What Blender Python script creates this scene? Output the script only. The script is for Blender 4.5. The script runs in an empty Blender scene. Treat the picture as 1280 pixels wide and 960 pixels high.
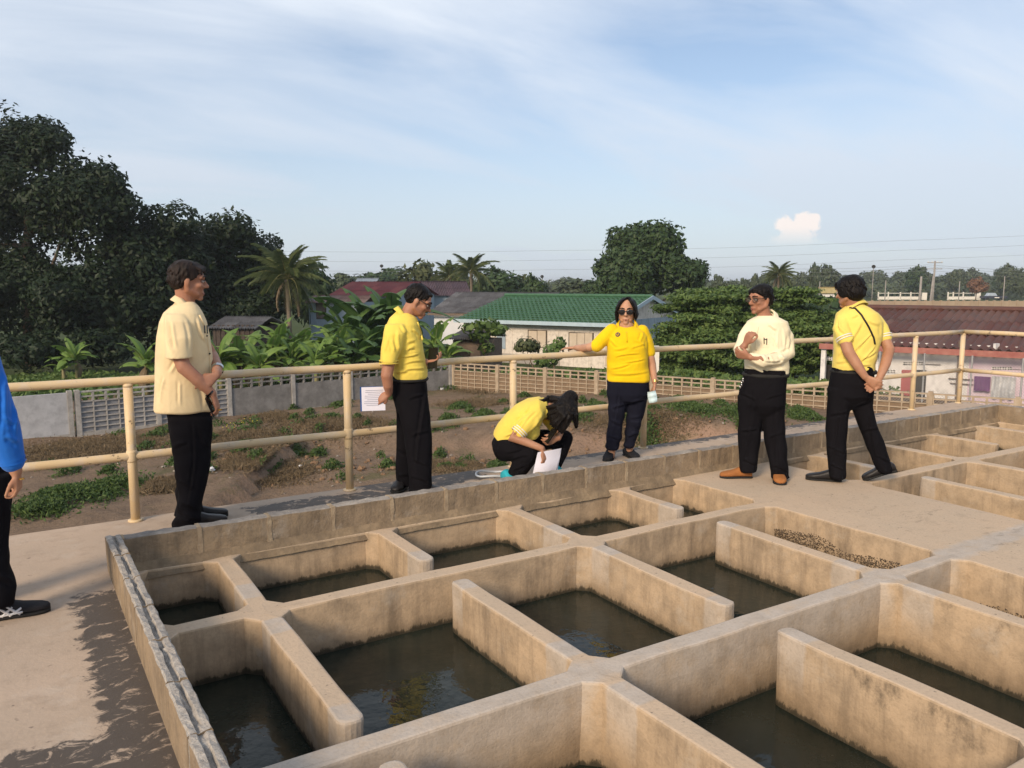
import bpy, bmesh, math, random
import numpy as np
from mathutils import Vector, Matrix, noise
random.seed(7); rng = np.random.default_rng(7)
scene = bpy.context.scene
COL = scene.collection
# ------------------------------------------------------------------ camera
F, PITCH, ROLL, YAW, EYE = 1002.4, .1242, -.0004, .5625, 1.62
CAM = Vector((0, 0, EYE))
RH = Vector((math.cos(YAW), -math.sin(YAW), 0)); FH = Vector((math.sin(YAW), math.cos(YAW), 0)); UZ = Vector((0, 0, 1))
_f = FH*math.cos(PITCH) - UZ*math.sin(PITCH); _u = FH*math.sin(PITCH) + UZ*math.cos(PITCH)
_x = RH*math.cos(ROLL) + _u*math.sin(ROLL); _y = -RH*math.sin(ROLL) + _u*math.cos(ROLL)
cd = bpy.data.cameras.new('camera'); cam = bpy.data.objects.new('camera', cd); COL.objects.link(cam)
cd.sensor_width = 36; cd.lens = F/1280*36; cd.clip_start = .05; cd.clip_end = 9000
cam.matrix_world = Matrix(((_x.x, _y.x, -_f.x, 0), (_x.y, _y.y, -_f.y, 0), (_x.z, _y.z, -_f.z, EYE), (0, 0, 0, 1)))
scene.camera = cam
def ray(px, py): return _x*((px-640)/F) + _y*(-(py-480)/F) + _f
def PX(px, py, D):
    """world point seen at pixel (1280x960 photo) at horizontal depth D metres in front of the camera"""
    d = ray(px, py); return CAM + d*(D/d.dot(FH))
def PZ(px, py, z=0):
    d = ray(px, py); return CAM + d*((z-EYE)/d.z)
def WD(x, D, z): return Vector((0, 0, z)) + RH*x + FH*D
# ------------------------------------------------------------------ world, sun, exposure
SUN_EL, SUN_V = math.radians(27), Vector((-.88, -.47, 0)).normalized()
w = bpy.data.worlds.new('World'); scene.world = w; w.use_nodes = True
nt = w.node_tree; nt.nodes.clear()
def N(t, kind, **kw):
    n = t.nodes.new(kind)
    for k, v in kw.items(): setattr(n, k, v)
    return n
def L(t, a, b): t.links.new(a, b)
def math_(t, op, a, b=None, clamp=False):
    n = N(t, 'ShaderNodeMath', operation=op, use_clamp=clamp)
    for i, v in enumerate((a, b)):
        if v is None: continue
        if isinstance(v, (int, float)): n.inputs[i].default_value = v
        else: L(t, v, n.inputs[i])
    return n.outputs[0]
def ramp(t, fac, stops):
    n = N(t, 'ShaderNodeValToRGB'); L(t, fac, n.inputs[0]); e = n.color_ramp.elements
    while len(e) < len(stops): e.new(.5)
    for q, (p, c) in zip(e, stops):
        q.position = p; q.color = (c, c, c, 1) if isinstance(c, (int, float)) else (*c, 1)
    return n.outputs[0]
def mixc(t, fac, a, b, blend='MIX'):
    n = N(t, 'ShaderNodeMix', data_type='RGBA', blend_type=blend)
    for s, v in ((n.inputs[0], fac), (n.inputs[6], a), (n.inputs[7], b)):
        if isinstance(v, (int, float)): s.default_value = v
        elif isinstance(v, tuple): s.default_value = (*v, 1)
        else: L(t, v, s)
    return n.outputs[2]
def noise_(t, vec, scale, detail=5, rough=.55, dist=0, w=None):
    n = N(t, 'ShaderNodeTexNoise'); n.inputs['Scale'].default_value = scale; n.inputs['Detail'].default_value = detail
    n.inputs['Roughness'].default_value = rough; n.inputs['Distortion'].default_value = dist
    if vec is not None: L(t, vec, n.inputs['Vector'])
    return n.outputs[0]
def mapv(t, vec, scale=(1, 1, 1), loc=(0, 0, 0), rot=(0, 0, 0)):
    n = N(t, 'ShaderNodeMapping'); L(t, vec, n.inputs[0]); n.inputs['Location'].default_value = loc
    n.inputs['Rotation'].default_value = rot; n.inputs['Scale'].default_value = scale; return n.outputs[0]
sky = N(nt, 'ShaderNodeTexSky', sky_type='NISHITA', sun_disc=False, sun_elevation=SUN_EL,
        sun_rotation=math.atan2(SUN_V.x, SUN_V.y) % (2*math.pi), altitude=0, air_density=1.0, dust_density=.6, ozone_density=3.0)
tc = N(nt, 'ShaderNodeTexCoord'); sp = N(nt, 'ShaderNodeSeparateXYZ'); L(nt, tc.outputs['Generated'], sp.inputs[0])
den = math_(nt, 'ADD', math_(nt, 'MAXIMUM', sp.outputs[2], 0), .22)
cb = N(nt, 'ShaderNodeCombineXYZ'); L(nt, math_(nt, 'DIVIDE', sp.outputs[0], den), cb.inputs[0]); L(nt, math_(nt, 'DIVIDE', sp.outputs[1], den), cb.inputs[1])
v1 = mapv(nt, cb.outputs[0], (.55, 1.5, 1), (2.4, .35, 0), (0, 0, YAW+.25))
streak = noise_(nt, v1, 1.5, 9, .58, .5)
v2 = mapv(nt, cb.outputs[0], (.5, .9, 1), (.7, 2.2, 0), (0, 0, YAW-.3))
broad = noise_(nt, v2, .8, 4, .5, .3)
cov = math_(nt, 'ADD', math_(nt, 'MULTIPLY', streak, .42), math_(nt, 'MULTIPLY', broad, .70))
cov = ramp(nt, cov, [(.37, .03), (.48, .5), (.62, 1)])
el = ramp(nt, sp.outputs[2], [(0, .85), (.09, .66), (.2, .30), (.4, .04)])          # thin veil, denser towards the horizon everywhere
cov = math_(nt, 'MAXIMUM', math_(nt, 'MULTIPLY', cov, .86), el)
vm = N(nt, 'ShaderNodeVectorMath', operation='SCALE'); L(nt, sky.outputs[0], vm.inputs[0]); vm.inputs['Scale'].default_value = .086
veil = ramp(nt, sp.outputs[2], [(0, (.40, .445, .515)), (.12, (.47, .51, .575)), (.3, (.60, .64, .695)), (1, (.60, .645, .71))])
skyc = mixc(nt, cov, vm.outputs[0], veil)
# the one small cumulus low in the sky
cdir = ray(994, 287).normalized()
def axis_coord(v, off):
    n = N(nt, 'ShaderNodeVectorMath', operation='DOT_PRODUCT'); L(nt, tc.outputs['Generated'], n.inputs[0]); n.inputs[1].default_value = v
    return math_(nt, 'SUBTRACT', n.outputs['Value'], off)
cr = RH - cdir*RH.dot(cdir); cr.normalize(); cu = cr.cross(cdir)
nz = math_(nt, 'MULTIPLY', math_(nt, 'SUBTRACT', noise_(nt, tc.outputs['Generated'], 150, 9, .72), .5), .052)
cx_, cy_ = axis_coord(cr, 0), axis_coord(cu, 0)
def blob(ox, oy, rx, ry):
    a = math_(nt, 'POWER', math_(nt, 'DIVIDE', math_(nt, 'ADD', cx_, -ox), rx), 2); b = math_(nt, 'POWER', math_(nt, 'DIVIDE', math_(nt, 'ADD', cy_, -oy), ry), 2)
    return math_(nt, 'SUBTRACT', 1, math_(nt, 'SQRT', math_(nt, 'ADD', a, b)))
bl = None
for bb in ((-.012, .006, .012, .011), (-.004, .000, .014, .012), (.009, .010, .014, .011), (.018, .005, .010, .009), (.004, -.006, .020, .012), (-.002, -.013, .026, .010), (.020, .013, .007, .006)): q_ = blob(*bb); bl = q_ if bl is None else math_(nt, 'MAXIMUM', bl, q_)
bl = math_(nt, 'ADD', bl, math_(nt, 'MULTIPLY', nz, 26))
front = N(nt, 'ShaderNodeVectorMath', operation='DOT_PRODUCT'); L(nt, tc.outputs['Generated'], front.inputs[0]); front.inputs[1].default_value = cdir
cm = math_(nt, 'MULTIPLY', ramp(nt, bl, [(.0, 0), (.30, .88)]), math_(nt, 'GREATER_THAN', front.outputs['Value'], .9))
cm = math_(nt, 'MULTIPLY', cm, ramp(nt, math_(nt, 'ADD', math_(nt, 'MULTIPLY', cy_, 20), .5), [(.15, .06), (.55, 1)]))
skyc = mixc(nt, cm, skyc, (.70, .63, .59))
bg = N(nt, 'ShaderNodeBackground'); L(nt, skyc, bg.inputs[0]); bg.inputs[1].default_value = 1.0
wo = N(nt, 'ShaderNodeOutputWorld'); L(nt, bg.outputs[0], wo.inputs[0])
sl = bpy.data.lights.new('sun', 'SUN'); sl.energy = 2.6; sl.angle = math.radians(16); sl.color = (1, .80, .58)
so = bpy.data.objects.new('sun', sl); COL.objects.link(so)
sd = (SUN_V*math.cos(SUN_EL) + UZ*math.sin(SUN_EL)); so.rotation_euler = sd.to_track_quat('Z', 'Y').to_euler(); so.location = (-30, -20, 40)
vs = scene.view_settings; vs.view_transform = 'Standard'; vs.look = 'None'; vs.exposure = .6; vs.gamma = 1; vs.use_curve_mapping = False
# ------------------------------------------------------------------ helpers
def tag(o, label=None, cat=None, group=None, kind=None):
    for k, v in (('label', label), ('category', cat), ('group', group), ('kind', kind)):
        if v: o[k] = v
    return o
def empty(name, loc=(0, 0, 0), rz=0):
    o = bpy.data.objects.new(name, None); COL.objects.link(o); o.location = loc; o.rotation_euler = (0, 0, rz); o.empty_display_size = .1; return o
def link(name, me, mat=None, parent=None, loc=(0, 0, 0)):
    o = bpy.data.objects.new(name, me); COL.objects.link(o); o.location = loc
    if mat is not None and not me.materials:
        for m in (mat if isinstance(mat, (list, tuple)) else [mat]): me.materials.append(m)
    if parent is not None: o.parent = parent
    return o
def npmesh(name, V, Fq, smooth=False):
    """V (n,3), Fq (m,k) all faces with k corners"""
    me = bpy.data.meshes.new(name); V = np.asarray(V, np.float32); Fq = np.asarray(Fq, np.int32); m, k = Fq.shape
    me.vertices.add(len(V)); me.vertices.foreach_set('co', V.ravel()); me.loops.add(m*k); me.loops.foreach_set('vertex_index', Fq.ravel())
    me.polygons.add(m); me.polygons.foreach_set('loop_start', np.arange(0, m*k, k, dtype=np.int32)); me.polygons.foreach_set('loop_total', np.full(m, k, np.int32))
    me.update(calc_edges=True); me.polygons.foreach_set('use_smooth', np.full(m, smooth)); return me
class MB:
    def __init__(s): s.V = []; s.F = []; s.mi = []; s.n = 0
    def add(s, V, Fs, mi=0):
        s.V += [tuple(v) for v in V]; s.F += [[i+s.n for i in f] for f in Fs]; s.mi += [mi]*len(Fs); s.n += len(V); return s
    def box(s, lo, hi, M=None, mi=0):
        x0, y0, z0 = lo; x1, y1, z1 = hi
        V = [Vector(p) for p in ((x0, y0, z0), (x1, y0, z0), (x1, y1, z0), (x0, y1, z0), (x0, y0, z1), (x1, y0, z1), (x1, y1, z1), (x0, y1, z1))]
        if M is not None: V = [M @ v for v in V]
        return s.add(V, [(3, 2, 1, 0), (4, 5, 6, 7), (0, 1, 5, 4), (1, 2, 6, 5), (2, 3, 7, 6), (3, 0, 4, 7)], mi)
    def tube(s, pts, rad, n=10, caps=True, round_=False, mi=0, flat=1, up=None):
        pts = [Vector(p) for p in pts]
        if not isinstance(rad, (list, tuple)): rad = [rad]*len(pts)
        rad = list(rad)
        if round_:
            d0 = (pts[0]-pts[1]).normalized(); d1 = (pts[-1]-pts[-2]).normalized(); P2, R2 = [], []
            for a in (80, 50, 25): P2.append(pts[0]+d0*rad[0]*math.sin(math.radians(a))); R2.append(rad[0]*math.cos(math.radians(a)))
            P2 += pts; R2 += rad
            for a in (25, 50, 80): P2.append(pts[-1]+d1*rad[-1]*math.sin(math.radians(a))); R2.append(rad[-1]*math.cos(math.radians(a)))
            pts, rad = P2, R2
        V = []; k = len(pts); u = None
        for i, p in enumerate(pts):
            t = (pts[min(i+1, k-1)]-pts[max(i-1, 0)])
            t = t.normalized() if t.length > 1e-9 else Vector((0, 0, 1))
            if u is None:
                u = Vector(up) if up is not None else (Vector((1, 0, 0)) if abs(t.x) < .8 else Vector((0, 1, 0)))
            u = (u - t*u.dot(t)).normalized(); v = t.cross(u)
            for j in range(n):
                a = 2*math.pi*j/n; V.append(p + u*(rad[i]*math.cos(a)) + v*(rad[i]*flat*math.sin(a)))
        Fs = [(i*n+j, i*n+(j+1) % n, (i+1)*n+(j+1) % n, (i+1)*n+j) for i in range(k-1) for j in range(n)]
        if caps: Fs += [tuple(reversed(range(n))), tuple((k-1)*n+j for j in range(n))]
        return s.add(V, Fs, mi)
    def ell(s, c, r, M=None, nu=14, nv=9, mi=0):
        c = Vector(c); V = []
        for i in range(nv+1):
            th = math.pi*(i+.0001)/(nv+.0002)
            for j in range(nu):
                a = 2*math.pi*j/nu; p = Vector((r[0]*math.sin(th)*math.cos(a), r[1]*math.sin(th)*math.sin(a), r[2]*math.cos(th)))
                V.append(c + (M @ p if M is not None else p))
        Fs = [(i*nu+j, (i+1)*nu+j, (i+1)*nu+(j+1) % nu, i*nu+(j+1) % nu) for i in range(nv) for j in range(nu)]
        Fs += [tuple(range(nu)), tuple(reversed([nv*nu+j for j in range(nu)]))]
        return s.add(V, Fs, mi)
    def loft(s, rings, n=24, mi=0):
        """rings: (centre, vec_u, vec_v, exponent)"""
        V = []
        for c, u, v, e in rings:
            c, u, v = Vector(c), Vector(u), Vector(v)
            for j in range(n):
                a = 2*math.pi*j/n; ca, sa = math.cos(a), math.sin(a)
                V.append(c + u*(math.copysign(abs(ca)**(2/e), ca)) + v*(math.copysign(abs(sa)**(2/e), sa)))
        k = len(rings)
        Fs = [(i*n+j, i*n+(j+1) % n, (i+1)*n+(j+1) % n, (i+1)*n+j) for i in range(k-1) for j in range(n)]
        Fs += [tuple(reversed(range(n))), tuple((k-1)*n+j for j in range(n))]
        return s.add(V, Fs, mi)
    def mesh(s, name, origin=None, smooth=False):
        me = bpy.data.meshes.new(name); o = Vector(origin) if origin is not None else Vector()
        me.from_pydata([Vector(v)-o for v in s.V], [], s.F); me.update()
        me.polygons.foreach_set('use_smooth', [smooth]*len(me.polygons)); me.polygons.foreach_set('material_index', s.mi); return me
    def build(s, name, mat, parent=None, origin=None, smooth=False, loc=(0, 0, 0)):
        return link(name, s.mesh(name, origin, smooth), mat, parent, loc)
# ------------------------------------------------------------------ materials
def newmat(name):
    m = bpy.data.materials.new(name); m.use_nodes = True; t = m.node_tree; b = t.nodes['Principled BSDF']; return m, t, b
def pos(t): return N(t, 'ShaderNodeNewGeometry').outputs['Position']
def bumpn(t, b, h, strength, dist=.01):
    n = N(t, 'ShaderNodeBump'); n.inputs['Strength'].default_value = strength; n.inputs['Distance'].default_value = dist; L(t, h, n.inputs['Height']); L(t, n.outputs[0], b.inputs['Normal'])
def mat(name, c1, c2=None, scale=6, rough=.8, bump=0, bscale=40, spec=.25, coords='pos', attr=False, stretch=(1, 1, 1), metal=0, dist=.01, fine=None, lo=.35, hi=.65):
    m, t, b = newmat(name); b.inputs['Roughness'].default_value = rough; b.inputs['Specular IOR Level'].default_value = spec; b.inputs['Metallic'].default_value = metal
    v = pos(t) if coords == 'pos' else N(t, 'ShaderNodeTexCoord').outputs['Object']
    if stretch != (1, 1, 1): v = mapv(t, v, stretch)
    c2 = c2 or tuple(x*.75 for x in c1)
    f = noise_(t, v, scale, 6, .6)
    if attr:
        a = N(t, 'ShaderNodeAttribute', attribute_name='shade'); f = math_(t, 'ADD', math_(t, 'MULTIPLY', f, .35), math_(t, 'MULTIPLY', a.outputs['Fac'], .65)); lo, hi = .15, .85
    c = mixc(t, ramp(t, f, [(lo, 0), (hi, 1)]), c1, c2)
    if fine: c = mixc(t, ramp(t, noise_(t, v, fine, 3, .6), [(.45, 0), (.75, .6)]), c, tuple(x*.5 for x in c1))
    L(t, c, b.inputs['Base Color'])
    if bump: bumpn(t, b, noise_(t, v, bscale, 5, .6), bump, dist)
    return m
def leafmat(name, c1, c2, rough=.55, trans=.25, spec=.3):
    m = mat(name, c1, c2, 1.2, rough, 0, attr=True, spec=spec); t = m.node_tree; b = t.nodes['Principled BSDF']
    tr = N(t, 'ShaderNodeBsdfTranslucent'); mx = N(t, 'ShaderNodeMixShader'); mx.inputs[0].default_value = trans
    src = b.inputs['Base Color'].links[0].from_socket; L(t, src, tr.inputs[0]); L(t, b.outputs[0], mx.inputs[1]); L(t, tr.outputs[0], mx.inputs[2])
    L(t, mx.outputs[0], t.nodes['Material Output'].inputs[0]); return m
def rect_mask(t, p, x0, x1, y0, y1, soft):
    """soft box in plan"""
    s = N(t, 'ShaderNodeSeparateXYZ'); L(t, p, s.inputs[0]); r = None
    for o, a, sg in ((s.outputs[0], x0, 1), (s.outputs[0], x1, -1), (s.outputs[1], y0, 1), (s.outputs[1], y1, -1)):
        q = math_(t, 'DIVIDE', math_(t, 'MULTIPLY', math_(t, 'SUBTRACT', o, a), sg), soft); r = q if r is None else math_(t, 'MINIMUM', r, q)
    return r
def concrete(name, wall1, wall2, top1, top2, waterline=True, grime=.6, bumps=.35, paint=False):
    m, t, b = newmat(name); p = pos(t); b.inputs['Roughness'].default_value = .88; b.inputs['Specular IOR Level'].default_value = .2
    g = N(t, 'ShaderNodeNewGeometry'); sn = N(t, 'ShaderNodeSeparateXYZ'); L(t, g.outputs['Normal'], sn.inputs[0]); sx = N(t, 'ShaderNodeSeparateXYZ'); L(t, p, sx.inputs[0])
    n1 = noise_(t, p, 2.2, 6, .6); n2 = noise_(t, p, 9, 8, .65); n3 = noise_(t, p, 70, 4, .6)
    wallc = mixc(t, ramp(t, n1, [(.3, 0), (.7, 1)]), wall1, wall2)
    wallc = mixc(t, ramp(t, n2, [(.42, 0), (.72, .75)]), wallc, tuple(x*.60 for x in wall2))
    vv = mapv(t, p, (9, 9, 1.1)); drip = math_(t, 'MULTIPLY', noise_(t, vv, 1.3, 7, .7), math_(t, 'ADD', noise_(t, p, 1.4, 3, .5), .5))
    wallc = mixc(t, ramp(t, drip, [(.48, 0), (.76, grime)]), wallc, (.13, .10, .072))
    wallc = mixc(t, ramp(t, noise_(t, mapv(t, p, (1, 1, 1), (5, 2, 8)), 3.5, 7, .7), [(.56, 0), (.70, .5)]), wallc, (.46, .40, .33))
    topc = mixc(t, ramp(t, noise_(t, mapv(t, p, (1, 1, 1), (3, 1, 2)), 1.7, 6, .6), [(.35, 0), (.65, 1)]), top1, top2)
    topc = mixc(t, ramp(t, n2, [(.55, 0), (.8, .5)]), topc, tuple(x*.6 for x in top2))
    topc = mixc(t, ramp(t, noise_(t, p, 34, 3, .5), [(.66, 0), (.72, .6)]), topc, (.11, .09, .08))
    col = mixc(t, ramp(t, sn.outputs[2], [(.45, 0), (.8, 1)]), wallc, topc)
    if paint:
        # grey cement wash along the middle wall and pale patching plaster on the free ends of the baffles
        q = rect_mask(t, p, -1, 12, 2.40, 2.68, .08)
        for y0, y1 in ((3.60, 3.81), (2.66, 2.86), (4.09, 4.34), (2.20, 2.42)):
            for x in (1.0, 2.02, 3.03, 4.06, 6.48): q = math_(t, 'MAXIMUM', q, rect_mask(t, p, x-.09, x+.09, y0, y1, .03))
        q = math_(t, 'ADD', math_(t, 'MULTIPLY', math_(t, 'MINIMUM', q, 1.0), .5), math_(t, 'MULTIPLY', math_(t, 'SUBTRACT', noise_(t, p, 6, 8, .7), .5), 1.1))
        pale = mixc(t, ramp(t, n2, [(.4, 0), (.7, 1)]), (.48, .425, .37), (.40, .345, .29))
        isup = ramp(t, sn.outputs[2], [(.3, .8), (.7, 1)]); low = ramp(t, math_(t, 'ADD', sx.outputs[2], 1), [(.72, 0), (.9, 1)])
        col = mixc(t, math_(t, 'MULTIPLY', math_(t, 'MULTIPLY', ramp(t, q, [(.2, 0), (.5, .85)]), isup), low), col, pale)
        # mould under the top edge of the nearest baffle and a few other stretches
        mk_ = math_(t, 'MAXIMUM', rect_mask(t, p, 2.9, 3.1, 1.1, 2.05, .12), math_(t, 'MAXIMUM', rect_mask(t, p, 3.9, 4.2, 1.3, 2.3, .2), rect_mask(t, p, 1.9, 2.1, 2.75, 3.6, .2)))
        mz = ramp(t, math_(t, 'ADD', sx.outputs[2], 1), [(.70, 0), (.88, 1), (.99, 1), (1, 0)])
        mq = ramp(t, math_(t, 'ADD', math_(t, 'MULTIPLY', math_(t, 'MULTIPLY', math_(t, 'MINIMUM', mk_, .7), mz), .7), math_(t, 'MULTIPLY', math_(t, 'SUBTRACT', noise_(t, mapv(t, p, (1, 1, .7)), 9, 9, .75), .5), 1.3)), [(.42, 0), (.62, .75)])
        col = mixc(t, math_(t, 'MULTIPLY', mq, ramp(t, sn.outputs[2], [(.3, 1), (.7, .15)])), col, (.085, .07, .052))
        # damp brown tide band above the water line
        dz = math_(t, 'ADD', sx.outputs[2], math_(t, 'MULTIPLY', noise_(t, p, 4, 7, .7), .16)); col = mixc(t, ramp(t, math_(t, 'ADD', dz, 1), [(.74, .55), (.90, 0)]), col, (.20, .14, .085))
        # deck: sun bleached tan with a few dark scuffs
        sc_ = math_(t, 'ADD', math_(t, 'MULTIPLY', math_(t, 'MINIMUM', rect_mask(t, p, 4.75, 5.9, 1.2, 3.6, .4), .5), 1), math_(t, 'MULTIPLY', math_(t, 'SUBTRACT', noise_(t, mapv(t, p, (.8, 2.2, 1), (0, 0, 0), (0, 0, .9)), 3.2, 9, .75), .5), 1.6))
        col = mixc(t, math_(t, 'MULTIPLY', ramp(t, sc_, [(.60, 0), (.75, .6)]), isup), col, (.15, .115, .085))
    col = mixc(t, ramp(t, n3, [(.32, .16), (.5, 0)]), col, (.12, .095, .07))
    if waterline:
        # algae line: ragged dark band just above the water of each row
        rowb = math_(t, 'GREATER_THAN', sx.outputs[1], 3.915); rowc = math_(t, 'LESS_THAN', sx.outputs[1], 2.54)
        lev = math_(t, 'ADD', math_(t, 'MULTIPLY', rowb, .04), math_(t, 'MULTIPLY', rowc, -.085)); zz = math_(t, 'SUBTRACT', math_(t, 'SUBTRACT', sx.outputs[2], -.28), lev)
        zz = math_(t, 'SUBTRACT', zz, math_(t, 'MULTIPLY', math_(t, 'SUBTRACT', noise_(t, mapv(t, p, (1, 1, .45)), 17, 8, .8), .46), .12))
        col = mixc(t, ramp(t, zz, [(.0, .97), (.012, .85), (.022, .3), (.07, 0)]), col, (.035, .03, .02))
    L(t, col, b.inputs['Base Color'])
    h = math_(t, 'ADD', math_(t, 'MULTIPLY', n2, .7), math_(t, 'MULTIPLY', n3, .35)); bumpn(t, b, h, bumps, .02); return m
M_TANK = concrete('tank_plaster', (.51, .375, .245), (.42, .32, .22), (.52, .395, .28), (.49, .385, .28), paint=True)
M_BLOCK = concrete('block_concrete', (.34, .255, .165), (.27, .205, .14), (.32, .285, .245), (.22, .20, .18), waterline=False, grime=.8, bumps=.7)
M_BLOCKRAW = mat('raw_block_top', (.46, .425, .38), (.29, .265, .24), 30, .95, .9, 90, .1, fine=110)
M_MORTAR = mat('mortar', (.40, .315, .215), (.29, .22, .15), 20, .95, .6, 60, .1)
# ------------------------------------------------------------------ concrete floor and walkway (structure)
def floor_material():
    m, t, b = newmat('floor_concrete'); p = pos(t); b.inputs['Roughness'].default_value = .85; b.inputs['Specular IOR Level'].default_value = .25
    n1 = noise_(t, p, 1.3, 7, .6); n2 = noise_(t, p, 7, 8, .68); n3 = noise_(t, p, 60, 4, .6)
    c = mixc(t, ramp(t, n1, [(.3, 0), (.7, 1)]), (.40, .315, .24), (.48, .37, .28))
    c = mixc(t, ramp(t, n2, [(.5, 0), (.78, .5)]), c, (.22, .165, .12))
    c = mixc(t, ramp(t, noise_(t, mapv(t, p, (1, 1, 1), (9, 4, 0)), 3, 6, .65), [(.55, 0), (.7, .55)]), c, (.50, .425, .35))
    # black mould: runs along the foot of the block wall and over the walkway, ragged edges
    rag = math_(t, 'MULTIPLY', math_(t, 'SUBTRACT', noise_(t, mapv(t, p, (1.3, 1.6, 1)), 7, 10, .74, .8), .5), 1.9)
    masks = []
    for x0, x1, y0, y1, soft in ((.10, .60, 1.0, 4.72, .22), (-.5, .5, .8, 3.35, .35), (1.3, 3.1, 5.3, 5.95, .22), (2.2, 3.5, 5.55, 6.2, .3), (3.9, 9.5, 5.7, 6.4, .4)):
        masks.append(rect_mask(t, p, x0, x1, y0, y1, soft))
    k = masks[0]
    for q in masks[1:2]: k = math_(t, 'MAXIMUM', k, math_(t, 'SUBTRACT', q, .25))
    for q in masks[2:]: k = math_(t, 'MAXIMUM', k, q)
    k = ramp(t, math_(t, 'ADD', math_(t, 'MINIMUM', k, .62), rag), [(.39, 0), (.54, .94)])
    c = mixc(t, k, c, mixc(t, n2, (.045, .038, .033), (.085, .070, .058)))
    c = mixc(t, ramp(t, noise_(t, p, 24, 3, .5), [(.68, 0), (.76, .7)]), c, (.13, .10, .085))
    L(t, c, b.inputs['Base Color']); L(t, ramp(t, k, [(0, .88), (1, .6)]), b.inputs['Roughness'])
    bumpn(t, b, math_(t, 'ADD', math_(t, 'MULTIPLY', n2, .6), math_(t, 'MULTIPLY', n3, .4)), .4, .012); return m
M_FLOOR = floor_material()
AX1, BX1 = 11.12, 6.0
fl = MB()
for x0, x1, y0, y1 in ((-9, .4, -7, BX1), (.4, AX1, -7, 1.148), (.4, AX1, 4.96, BX1), (9.982, AX1, 1.148, 4.96)):
    nx, ny = max(1, int((x1-x0)/.3)), max(1, int((y1-y0)/.3))
    V = [(x0+(x1-x0)*i/nx, y0+(y1-y0)*j/ny, .012*(noise.noise((x0+(x1-x0)*i/nx, (y0+(y1-y0)*j/ny), 3))) if 0 < i < nx and 0 < j < ny else 0) for j in range(ny+1) for i in range(nx+1)]
    fl.add(V, [(j*(nx+1)+i, j*(nx+1)+i+1, (j+1)*(nx+1)+i+1, (j+1)*(nx+1)+i) for j in range(ny) for i in range(nx)])
for x0, y0, x1, y1 in ((AX1, BX1, -9, BX1), (-9, BX1, -9, -7), (-9, -7, AX1, -7), (AX1, -7, AX1, BX1)):
    fl.add([(x0, y0, 0), (x1, y1, 0), (x1, y1, -3.6), (x0, y0, -3.6)], [(0, 1, 2, 3)])
tag(fl.build('concrete_floor', M_FLOOR), kind='structure')
# ------------------------------------------------------------------ filter tank: one cast grid of walls
B1, B2, B3 = (3.862, 3.975), (2.485, 2.592), (1.15, 1.25)
BK = 4.83
RECTS = [('outer_wall', .402, .53, 1.15, 4.958), ('outer_wall', .402, 9.98, BK, 4.958), ('outer_wall', 9.88, 9.98, 1.15, 4.958),
         ('long_wall', .402, 9.98, *B1), ('long_wall', .402, 9.98, *B2), ('long_wall', .402, 9.98, *B3), ('deck_slab', 4.70, 5.86, 1.15, 4.958)]
def col(kind, c, lo, hi, hw=.053): RECTS.append((kind, c-hw, c+hw, lo, hi))
for c, k in ((1.002, 0), (2.022, 1), (3.026, 0), (4.062, 1), (6.48, 1), (7.465, 0), (8.45, 1), (9.44, 0)):
    if k == 0:
        col('divider_wall', c, B1[1], BK); col('baffle_wall', c, 2.71, B1[0]); col('baffle_wall', c, B3[1], 2.395)
    else:
        col('baffle_wall', c, 4.145, BK); col('baffle_wall', c, B2[1], 3.772); col('divider_wall', c, B3[1], B2[0])
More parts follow.
